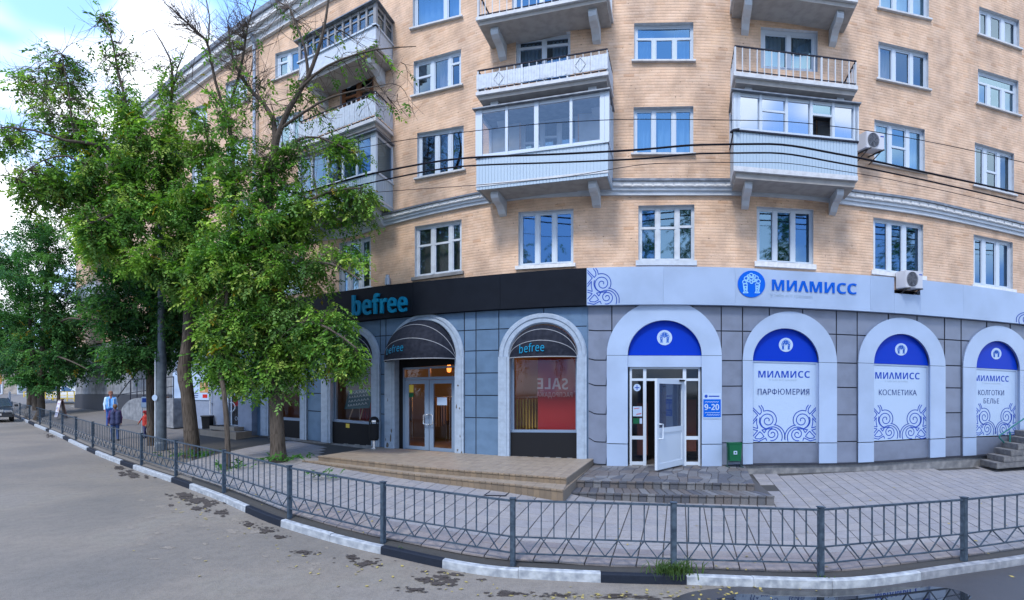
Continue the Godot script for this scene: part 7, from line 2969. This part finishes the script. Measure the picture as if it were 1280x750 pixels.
	for s in [-1.0, 1.0]:
		for z in [-1.32, 1.32]:
			var w := node("wheel", g)
			w.position = Vector3(s * 0.75, 0.31, z)
			mb = MB.new()
			var p := [Vector2(0.20, -0.09), Vector2(0.29, -0.09), Vector2(0.31, -0.06), Vector2(0.31, 0.06), Vector2(0.29, 0.09), Vector2(0.20, 0.09)]
			mb.lathe(Vector3.ZERO, p, 20)
			var ty := put("tyre", mb.mesh(), M.rubber, w)
			ty.rotation.z = PI / 2
			mb = MB.new()
			mb.lathe(Vector3.ZERO, [Vector2(0.0, 0.05), Vector2(0.1, 0.06), Vector2(0.2, 0.085), Vector2(0.205, -0.085), Vector2(0.0, -0.05)], 16)
			var rm := put("rim", mb.mesh(), M.steel, w)
			rm.rotation.z = PI / 2
	return g

func make_cars() -> void:
	var p := at(-6.0, 0, 20.0)
	p.y = HC + tab(T.gf, 24) - 0.15
	car("dark grey saloon car parked at the kerb, half out of frame", p, 0.76, [0.018, 0.024, 0.035])
	p = Vector3(2.6, 0, 3.4)
	p.y = HC - 2.45
	car("silver car standing behind the viewer, mirrored in the sale window", p, 1.52, [0.42, 0.42, 0.44])
	p = at(88, 0, 12.6)
	p.y = HC - 0.72
	car("white car parked across the sunlit side street", p, 1.7, [0.6, 0.62, 0.65])

# ---------------------------------------------------------------- people
# bones: [a, b, ra, rb, colour]; a smooth union of tapered capsules meshed as surface nets
func figure(bones: Array, cell: float, blend: float) -> MB:
	var lo := Vector3(1e9, 1e9, 1e9)
	var hi := -lo
	for b in bones:
		for e in [[b[0], b[2]], [b[1], b[3]]]:
			var r: float = e[1] + cell * 3.0 + blend
			lo = lo.min(e[0] - Vector3.ONE * r)
			hi = hi.max(e[0] + Vector3.ONE * r)
	var nx := int((hi.x - lo.x) / cell) + 2
	var ny := int((hi.y - lo.y) / cell) + 2
	var nz := int((hi.z - lo.z) / cell) + 2
	var fld := PackedFloat32Array()
	fld.resize(nx * ny * nz)
	fld.fill(1.0)
	var near := PackedFloat32Array()
	near.resize(fld.size())
	near.fill(1e9)
	var who := PackedInt32Array()
	who.resize(fld.size())
	for bi in bones.size():
		var b: Array = bones[bi]
		var a: Vector3 = b[0]
		var d: Vector3 = b[1] - b[0]
		var l2 := maxf(d.length_squared(), 1e-9)
		var rm: float = maxf(b[2], b[3]) + cell * 2.5 + blend
		var mn: Vector3 = (Vector3(b[0]).min(b[1]) - Vector3.ONE * rm - lo) / cell
		var mx: Vector3 = (Vector3(b[0]).max(b[1]) + Vector3.ONE * rm - lo) / cell
		for z in range(maxi(0, int(mn.z)), mini(nz, int(mx.z) + 2)):
			for y in range(maxi(0, int(mn.y)), mini(ny, int(mx.y) + 2)):
				for x in range(maxi(0, int(mn.x)), mini(nx, int(mx.x) + 2)):
					var p := lo + Vector3(x, y, z) * cell
					var t := clampf((p - a).dot(d) / l2, 0.0, 1.0)
					var q := p.distance_to(a + d * t) - lerpf(b[2], b[3], t)
					var i := (z * ny + y) * nx + x
					var o := fld[i]
					var h := maxf(blend - absf(o - q), 0.0) / blend
					fld[i] = minf(o, q) - h * h * blend * 0.25
					if q < near[i]:
						near[i] = q
						who[i] = bi
	var mb := MB.new()
	var vid := PackedInt32Array()
	vid.resize(fld.size())
	vid.fill(-1)
	var vs := PackedVector3Array()
	var cs := PackedColorArray()
	var ns := PackedVector3Array()
	var corner := [Vector3i(0, 0, 0), Vector3i(1, 0, 0), Vector3i(0, 1, 0), Vector3i(1, 1, 0), Vector3i(0, 0, 1), Vector3i(1, 0, 1), Vector3i(0, 1, 1), Vector3i(1, 1, 1)]
	var eds := [[0, 1], [2, 3], [4, 5], [6, 7], [0, 2], [1, 3], [4, 6], [5, 7], [0, 4], [1, 5], [2, 6], [3, 7]]
	for z in nz - 1:
		for y in ny - 1:
			for x in nx - 1:
				var i := (z * ny + y) * nx + x
				var f0 := fld[i]
				if absf(f0) > cell * 2.5:
					continue
				var val := []
				var neg := 0
				for c in corner:
					var w := fld[((z + c.z) * ny + y + c.y) * nx + x + c.x]
					val.append(w)
					if w < 0.0:
						neg += 1
				if neg == 0 or neg == 8:
					continue
				var sum := Vector3.ZERO
				var cnt := 0
				for e in eds:
					var v0: float = val[e[0]]
					var v1: float = val[e[1]]
					if (v0 < 0.0) != (v1 < 0.0):
						var t := v0 / (v0 - v1)
						sum += Vector3(corner[e[0]]).lerp(Vector3(corner[e[1]]), t)
						cnt += 1
				vid[i] = vs.size()
				vs.append(lo + (Vector3(x, y, z) + sum / cnt) * cell)
				ns.append(Vector3(val[1] - val[0] + val[3] - val[2] + val[5] - val[4] + val[7] - val[6], val[2] - val[0] + val[3] - val[1] + val[6] - val[4] + val[7] - val[5], val[4] - val[0] + val[5] - val[1] + val[6] - val[2] + val[7] - val[3]).normalized())
				cs.append(bones[who[i]][4])
	var emit := func(a: int, b: int, c: int, d: int, flip: bool) -> void:
		if a < 0 or b < 0 or c < 0 or d < 0:
			return
		var order := [a, b, c, a, c, d] if flip else [a, c, b, a, d, c]
		for k in order:
			mb.v.append(vs[k]); mb.n.append(ns[k]); mb.uv.append(Vector2.ZERO); mb.c.append(cs[k])
	for z in range(1, nz - 1):
		for y in range(1, ny - 1):
			for x in range(1, nx - 1):
				var i := (z * ny + y) * nx + x
				var s := fld[i] < 0.0
				var sx := nx
				var sz := ny * nx
				if s != (fld[i + 1] < 0.0):
					emit.call(vid[i - sx - sz], vid[i - sz], vid[i], vid[i - sx], not s)
				if s != (fld[i + sx] < 0.0):
					emit.call(vid[i - 1 - sz], vid[i - sz], vid[i], vid[i - 1], s)
				if s != (fld[i + sz] < 0.0):
					emit.call(vid[i - 1 - sx], vid[i - sx], vid[i], vid[i - 1], not s)
	return mb

func limb(b: Array, pts: Array, rad: Array, cols: Array) -> void:
	for i in pts.size() - 1:
		b.append([pts[i], pts[i + 1], rad[i], rad[i + 1], cols[mini(i, cols.size() - 1)]])

# builds a figure 1.72 m tall facing +z, then scales and turns it
func person(label: String, pos: Vector3, height: float, yaw: float, d: Dictionary) -> void:
	var g := thing("person", label, "person", pos)
	g.rotation.y = yaw
	g.scale = Vector3.ONE * (height / 1.72)
	var skin: Color = d.get("skin", Color(0.42, 0.24, 0.16))
	var top: Color = d.top
	var leg: Color = d.legs
	var shoe: Color = d.get("shoe", Color(0.02, 0.02, 0.025))
	var hair: Color = d.get("hair", Color(0.05, 0.03, 0.02))
	var sl: Color = d.get("sleeve", top)
	var sw: float = d.get("stride", 0.12)
	var b := []
	var hip := Vector3(0, 0.92, 0)
	var chest := Vector3(0, 1.25, 0.02)
	var neck := Vector3(0, 1.46, 0.01)
	# trunk
	for s in [-1.0, 1.0]:
		b.append([Vector3(s * 0.075, 0.93, 0), Vector3(s * 0.09, 1.12, 0), 0.115, 0.11, top])
		b.append([Vector3(s * 0.09, 1.12, 0), Vector3(s * 0.105, 1.32, 0.0), 0.11, 0.105, top])
		b.append([Vector3(s * 0.05, 1.40, -0.01), Vector3(s * 0.165, 1.385, -0.005), 0.06, 0.062, top])
		b.append([Vector3(s * 0.07, 0.90, 0), Vector3(s * 0.085, 0.84, 0), 0.115, 0.10, leg])
	b.append([Vector3(0, 1.40, 0), Vector3(0, 1.52, 0.015), 0.058, 0.052, skin])
	# legs
	for s in [-1.0, 1.0]:
		var z: float = sw * s
		var knee := Vector3(s * 0.10, 0.48, z * 0.55 + 0.03)
		var ank := Vector3(s * 0.105, 0.085, z - (0.06 if z < 0 else -0.02))
		limb(b, [Vector3(s * 0.09, 0.86, 0), knee, ank], [0.098, 0.064, 0.05], [leg, leg])
		b.append([ank + Vector3(0, -0.035, -0.03), ank + Vector3(s * 0.02, -0.05, 0.14), 0.045, 0.036, shoe])
	# arms
	var hands := []
	for s in [-1.0, 1.0]:
		var sh := Vector3(s * 0.185, 1.385, -0.005)
		var el: Vector3 = d.elbow_l if s < 0 and d.has("elbow_l") else d.elbow_r if s > 0 and d.has("elbow_r") else Vector3(s * 0.245, 1.11, -0.04 - sw * s * 0.4)
		var wr: Vector3 = d.wrist_l if s < 0 and d.has("wrist_l") else d.wrist_r if s > 0 and d.has("wrist_r") else Vector3(s * 0.25, 0.86, 0.05 - sw * s * 0.8)
		limb(b, [sh, el, wr], [0.06, 0.045, 0.033], [sl, sl])
		hands.append([wr, (wr - el).normalized(), s])
		b.append([wr, wr + (wr - el).normalized() * 0.03, 0.028, 0.028, skin])
	var mb := figure(b, 0.02, 0.04)
	# hands: palm, four bent fingers of unequal length and a thumb from the side of the palm
	for h in hands:
		var w: Vector3 = h[0]
		var dir: Vector3 = h[1]
		var s: float = h[2]
		var side := Vector3(0, 0, 1) - dir * dir.z
		if side.length() < 0.3:
			side = Vector3(s, 0, 0) - dir * dir.x * s
		side = side.normalized()
		var inn := dir.cross(side).normalized()
		if inn.x * s > 0:
			inn = -inn
		var hb := []
		for k in 4:
			var off := side * (0.026 - 0.0175 * k)
			hb.append([w + dir * 0.02 + off * 0.7, w + dir * 0.085 + off, 0.012, 0.012, skin])
			var ln: float = [0.036, 0.042, 0.039, 0.030][k]
			var k1 := w + dir * 0.09 + off
			var k2 := k1 + (dir * 0.93 + inn * 0.36).normalized() * ln
			var k3 := k2 + (dir * 0.75 + inn * 0.66).normalized() * ln * 0.8
			hb.append([k1, k2, 0.0095, 0.0085, skin])
			hb.append([k2, k3, 0.0085, 0.007, skin])
		var t0 := w + dir * 0.03 + side * 0.024
		var t1 := t0 + (dir * 0.6 + side * 0.75 + inn * 0.2).normalized() * 0.04
		hb.append([t0, t1, 0.012, 0.0105, skin])
		hb.append([t1, t1 + (dir * 0.85 + side * 0.35 + inn * 0.35).normalized() * 0.032, 0.0105, 0.008, skin])
		append(mb, figure(hb, 0.005, 0.008))
	# head
	var hd := []
	var hc := Vector3(0, 1.615, 0.02)
	hd.append([hc + Vector3(0, 0.02, -0.015), hc + Vector3(0, 0.02, 0.01), 0.085, 0.082, skin])
	hd.append([hc + Vector3(0, -0.02, 0.03), hc + Vector3(0, -0.075, 0.045), 0.066, 0.042, skin])
	hd.append([hc + Vector3(0, 0.0, 0.088), hc + Vector3(0, -0.03, 0.107), 0.010, 0.014, skin])
	for s in [-1.0, 1.0]:
		hd.append([hc + Vector3(s * 0.083, 0.005, -0.005), hc + Vector3(s * 0.08, -0.035, 0.0), 0.014, 0.010, skin])
		hd.append([hc + Vector3(s * 0.032, 0.022, 0.083), hc + Vector3(s * 0.02, 0.024, 0.087), 0.010, 0.010, skin * 0.75])
		hd.append([hc + Vector3(s * 0.033, 0.004, 0.082), hc + Vector3(s * 0.034, 0.004, 0.083), 0.011, 0.011, Color(0.05, 0.04, 0.04)])
	hd.append([hc + Vector3(-0.02, -0.062, 0.08), hc + Vector3(0.02, -0.062, 0.08), 0.008, 0.008, Color(0.28, 0.09, 0.08)])
	hd.append([hc + Vector3(0, -0.07, 0.0), hc + Vector3(0, -0.17, -0.015), 0.05, 0.052, skin])
	append(mb, figure(hd, 0.008, 0.018))
	put("body", mb.mesh(), M.body, g)
	# hair
	var hr := []
	hr.append([hc + Vector3(0, 0.04, -0.025), hc + Vector3(0, 0.05, 0.01), 0.092, 0.086, hair])
	hr.append([hc + Vector3(0, 0.0, -0.05), hc + Vector3(0, -0.05 if not d.get("long", false) else -0.16, -0.05), 0.075, 0.055, hair])
	put("hair", figure(hr, 0.012, 0.03).mesh(), M.body, g)
	# clothing pieces
	if d.has("jacket"):
		var jk := []
		for s in [-1.0, 1.0]:
			jk.append([Vector3(s * 0.085, 0.86, 0), Vector3(s * 0.10, 1.12, 0), 0.135, 0.122, d.jacket])
			jk.append([Vector3(s * 0.10, 1.12, 0), Vector3(s * 0.11, 1.33, 0.0), 0.122, 0.118, d.jacket])
		jk.append([Vector3(-0.06, 1.455, 0.0), Vector3(0.06, 1.455, 0.0), 0.062, 0.062, d.jacket])
		put("jacket", figure(jk, 0.018, 0.04).mesh(), M.body, g)
	if d.has("stripe"):
		var st := MB.new()
		for s in [-1.0, 1.0]:
			st.tube([Vector3(s * 0.10, 1.36, 0.115), Vector3(s * 0.095, 1.15, 0.118), Vector3(s * 0.085, 0.98, 0.12)], [0.016, 0.016, 0.016], 5)
		put("jacket_stripe", st.mesh(), mat(d.stripe.r, d.stripe.g, d.stripe.b, 0.8), g)
	if d.has("hood"):
		var hq := []
		hq.append([hc + Vector3(0, 0.03, -0.04), hc + Vector3(0, 0.05, 0.02), 0.115, 0.10, d.hood])
		hq.append([hc + Vector3(0, -0.03, -0.05), hc + Vector3(0, -0.14, -0.05), 0.10, 0.085, d.hood])
		put("hood", figure(hq, 0.014, 0.03).mesh(), M.body, g)
	if d.has("bag"):
		var bg := MB.new()
		bg.bbox(Vector3(0.0, 1.18, -0.155), Vector3(0.27, 0, 0), Vector3(0, 0.36, 0), Vector3(0, 0, 0.09), 0.03)
		put("backpack", bg.mesh(), mat(d.bag.r, d.bag.g, d.bag.b, 0.8), g)

func append(a: MB, b: MB) -> void:
	a.v.append_array(b.v)
	a.n.append_array(b.n)
	a.uv.append_array(b.uv)
	a.c.append_array(b.c)

func make_people() -> void:
	person("man in a light blue tracksuit walking towards the viewer on the pavement", on_ground(138.3, 29.8), 1.50, 0.75, {"top": Color(0.16, 0.42, 0.85), "sleeve": Color(0.50, 0.66, 0.85), "legs": Color(0.03, 0.10, 0.38), "hair": Color(0.20, 0.10, 0.07), "stripe": Color(0.6, 0.7, 0.85), "stride": 0.14, "skin": Color(0.35, 0.16, 0.11)})
	person("person in a dark purple jacket and jeans seen from behind", on_ground(143.8, 35.4), 1.28, 0.75 + PI, {"top": Color(0.06, 0.05, 0.14), "sleeve": Color(0.07, 0.03, 0.12), "legs": Color(0.03, 0.07, 0.20), "hair": Color(0.16, 0.09, 0.05), "jacket": Color(0.05, 0.065, 0.16), "stride": 0.05})
	person("woman in a grey top and dark trousers standing by the blue grey wall", on_ground(209.5, 27.6), 1.30, 0.5, {"top": Color(0.22, 0.22, 0.24), "legs": Color(0.015, 0.015, 0.02), "hair": Color(0.06, 0.035, 0.025), "long": true, "stride": 0.03, "elbow_r": Vector3(0.24, 1.16, 0.08), "wrist_r": Vector3(0.10, 1.36, 0.22), "elbow_l": Vector3(-0.22, 1.15, 0.06), "wrist_l": Vector3(-0.05, 1.33, 0.22)})
	person("small figure in a red hooded coat beside the dark tree trunk", on_ground(181.5, 34.6), 0.98, -0.7, {"top": Color(0.35, 0.03, 0.02), "legs": Color(0.02, 0.03, 0.10), "jacket": Color(0.38, 0.03, 0.02), "hood": Color(0.25, 0.015, 0.02), "stride": 0.05, "elbow_l": Vector3(-0.34, 1.2, 0.1), "wrist_l": Vector3(-0.42, 1.0, 0.2)})

# ---------------------------------------------------------------- litter, weeds, wet patches
var kerb_pts := []

func road_h(p: Vector3) -> float:
	# height of the carriageway at a point: that of the nearest kerb station
	if kerb_pts.is_empty():
		var x := -60.0
		while x < 1420.0:
			kerb_pts.append([fence_at(x, 0.2, -0.115)])
			x += 5.0
	var best := 1e9
	var h := 0.0
	for e in kerb_pts:
		var q: Vector3 = e[0]
		var dd := (q.x - p.x) * (q.x - p.x) + (q.z - p.z) * (q.z - p.z)
		if dd < best:
			best = dd
			h = q.y
	return h

func road_pt(x: float, y: float, lift: float) -> Vector3:
	# where a sight line meets the carriageway
	var p := at(x, y, (y - PY) / 2.45)
	for i in 4:
		var h := road_h(p) - HC + lift
		p = at(x, y, (y - PY) / -h)
	return p

func splat(mb: MB, cx: float, cy: float, rx: float, ry: float, lift: float, rough := 0.35) -> void:
	var n := 22
	var p := []
	for i in n:
		var t := TAU * i / n
		var r := 1.0 + rng.randf_range(-rough, rough)
		p.append(road_pt(cx + cos(t) * rx * r, cy + sin(t) * ry * r, lift))
	var c := road_pt(cx, cy, lift)
	for i in n:
		mb.tri(c, p[i], p[(i + 1) % n])

func make_litter() -> void:
	var mb := MB.new()
	for q in [[335, 662, 16, 4], [350, 671, 12, 3], [458, 703, 24, 5], [440, 696, 14, 3], [555, 723, 46, 8], [520, 736, 20, 3], [250, 630, 26, 8], [232, 620, 16, 5], [276, 640, 14, 4], [170, 594, 24, 6], [150, 585, 12, 3], [62, 545, 9, 2.5], [640, 742, 30, 4], [790, 746, 60, 4], [700, 744, 26, 3], [380, 690, 18, 3], [310, 655, 12, 3]]:
		for s in 26:
			var gx := rng.randfn() * 0.55
			var sz := rng.randf_range(0.03, 0.16) * (1.4 if absf(gx) < 0.4 else 0.7)
			splat(mb, q[0] + gx * q[2], q[1] + (rng.randfn() * 0.5 + gx * 0.3) * q[3], q[2] * sz * 1.3, q[3] * sz * 1.7, 0.004 + 0.0004 * s, 0.5)
	var dirt := struct(build("gutter_dirt", mb, tri_tex(mat(0.055, 0.045, 0.04, 0.95), T.speck, 2.0)), "stuff")
	dirt.set_meta("label", "dark damp dirt patches along the gutter")
	dirt.set_meta("category", "dirt")
	mb = MB.new()
	for i in 24:
		var qx := rng.randf_range(120, 420)
		splat(mb, qx, 640 + (qx - 120) * 0.22 + rng.randfn() * 22.0, rng.randf_range(2, 9), rng.randf_range(0.6, 2.2), 0.003 + 0.00005 * i, 0.5)
	var sand := struct(build("sand_film", mb, tri_tex(mat(0.238, 0.212, 0.178, 0.95), T.speck, 1.2)), "stuff")
	sand.set_meta("label", "pale sandy specks drifted on the road surface")
	sand.set_meta("category", "sand")
	# damp asphalt and the puddle at the lower right
	var wet := func(top: PackedFloat32Array, low: PackedFloat32Array, xa: float, xb: float, lift: float) -> MB:
		var w := MB.new()
		var x := xa
		while x < xb:
			for r in 4:
				var q := []
				for c in [[x, r], [x + 6.0, r], [x + 6.0, r + 1], [x, r + 1]]:
					q.append(road_pt(c[0], lerpf(tab(top, c[0]), tab(low, c[0]), c[1] / 4.0), lift))
				w.quad(q[0], q[1], q[2], q[3])
			x += 6.0
		return w
	var d0 := curve(v2([840, 748, 868, 739, 930, 732.5, 1010, 729, 1100, 721, 1180, 710, 1290, 692, 1380, 676]))
	var d1 := curve(v2([840, 749, 868, 758, 930, 775, 1380, 775]))
	struct(build("damp_asphalt", wet.call(d0, d1, 840.0, 1374.0, 0.004), tri_tex(mat(0.05, 0.05, 0.055, 0.42), T.asphalt, 0.9, T.asphalt_n, 0.35)))
	d0 = curve(v2([896, 748, 915, 743, 940, 741.5, 975, 738, 1010, 739.5, 1050, 736, 1085, 737.5, 1120, 733.5, 1160, 733, 1195, 737, 1216, 746]))
	d1 = curve(v2([896, 748.5, 930, 760, 1000, 768, 1120, 764, 1190, 756, 1216, 747]))
	var wm := mat(0.012, 0.014, 0.018, 0.02)
	wm.metallic_specular = 1.0
	struct(build("puddle", wet.call(d0, d1, 896.0, 1214.0, 0.009), wm))
	# fallen leaves
	mb = MB.new()
	var leaf := func(p: Vector3) -> void:
		var a := rng.randf() * TAU
		var l := rng.randf_range(0.018, 0.038)
		var d := Vector3(cos(a), 0.12, sin(a)) * l
		var s := Vector3(-sin(a), rng.randf_range(-0.2, 0.3), cos(a)) * l * 0.55
		mb.tri(p - d, p + s, p + d)
		mb.tri(p - d, p + d, p - s)
	for q in [[775, 745, 45, 4, 46], [720, 745, 60, 4, 26], [950, 736, 50, 5, 30], [1180, 714, 60, 10, 24], [560, 722, 40, 8, 26], [470, 704, 40, 8, 22], [255, 632, 26, 10, 50], [350, 668, 40, 10, 26], [420, 695, 60, 12, 20], [165, 592, 24, 6, 40], [62, 545, 10, 2.5, 40], [640, 735, 80, 12, 20], [880, 742, 40, 5, 24], [330, 700, 120, 25, 16]]:
		for i in q[4] * 2 / 3:
			var y: float = q[1] + rng.randfn() * q[3]
			var x: float = q[0] + rng.randfn() * q[2]
			var lim: float = PY + 2.50 * KF(x) + 3.0
			if y > lim:
				leaf.call(road_pt(x, y, 0.012))
	for i in 90:
		var x := rng.randf_range(300, 1260)
		var t := pow(rng.randf(), 2.0)
		var k := 1.0 / lerpf(1.0 / KF(x), 1.0 / K(x), t)
		leaf.call(on_ground(x, k * 0.995) + Vector3.UP * 0.012)
	var fl := struct(build("fallen_leaves", mb, mat(0.33, 0.27, 0.08, 0.8)), "stuff")
	fl.set_meta("label", "scattered small yellow fallen leaves on road and pavement")
	fl.set_meta("category", "leaves")
	# weeds
	var spots := [[841, "grass tuft growing out of the kerb below the middle fence post", -0.06, 0.33, 240], [1029, "small green weed at the foot of the right hand fence post", -0.02, 0.14, 16], [506, "tiny weed at the kerb right of the black stripe", -0.05, 0.12, 12]]
	for s in spots:
		var p := fence_at(s[0], 0.08, 0.0)
		var g := thing("weed_clump", s[1], "weed", p)
		mb = MB.new()
		for i in s[4]:
			var a := rng.randf() * TAU
			var h: float = s[3] * rng.randf_range(0.4, 1.0)
			var o := Vector3(rng.randfn() * s[3] * 0.42, -0.05, rng.randfn() * s[3] * 0.2)
			var tip := o + Vector3(cos(a) * h * 0.55, h * 0.75, sin(a) * h * 0.4)
			var m := o + Vector3(cos(a) * h * 0.15, h * 0.55, sin(a) * h * 0.12)
			var w := Vector3(-sin(a), 0, cos(a)) * 0.008
			mb.quad(p + m - w, p + m + w, p + o + w, p + o - w)
			mb.tri(p + tip, p + m + w, p + m - w)
		struct(build("blades", mb, mat(0.03, 0.07, 0.016, 0.85), g), "stuff")
		g.get_child(0).material_override.backlight_enabled = true
		g.get_child(0).material_override.backlight = Color(0.4, 0.5, 0.2)
	for s in [[348, 47.5, 0.75, 46, "low weeds round the foot of the front tree"], [240, 43.5, 0.8, 46, "green weeds round the foot of the leaning tree"], [285, 50.5, 0.5, 20, "dark weeds round the foot of the slender tree"], [405, 56.0, 0.35, 16, "small leafy weed in the paving before the tiled steps"]]:
		var p := on_ground(s[0], s[1])
		var g := thing("weed_clump", s[4], "weed", p)
		var xf := []
		var cl := []
		for i in s[3]:
			var c := Vector3(rng.randfn() * s[2] * 0.5, 0.03 + rng.randf() * 0.09, rng.randfn() * s[2] * 0.35)
			xf.append(Transform3D(Basis.from_euler(Vector3(rng.randf_range(-1.2, -0.2), rng.randf() * TAU, 0)).scaled(Vector3.ONE * rng.randf_range(0.35, 0.7)), c))
			cl.append(Color(0.05, 0.15, 0.03) * rng.randf_range(0.7, 1.5))
		struct(leaves("foliage", xf, cl, g), "stuff")
	# iron hatch in the paving
	var hp := at(622, 636, (636 - PY) / 2.27)
	hp.y = ground_at(hp.x, hp.z) + 0.004
	var hg := node("iron_hatch", self, hp)
	struct(hg)
	mb = MB.new()
	var hx := Vector3(0.2, 0, 0.03)
	var hz := Vector3(-0.05, 0, 0.2)
	mb.quad(hp - hx - hz, hp + hx - hz, hp + hx + hz, hp - hx + hz)
	build("lid", mb, M.tile[1], hg)
	mb = MB.new()
	for q in [[-hx - hz, hx - hz], [hx - hz, hx + hz], [hx + hz, -hx + hz], [-hx + hz, -hx - hz]]:
		mb.bar(hp + q[0], hp + q[1], 0.02, 0.012)
	build("rim", mb, M.joint, hg)
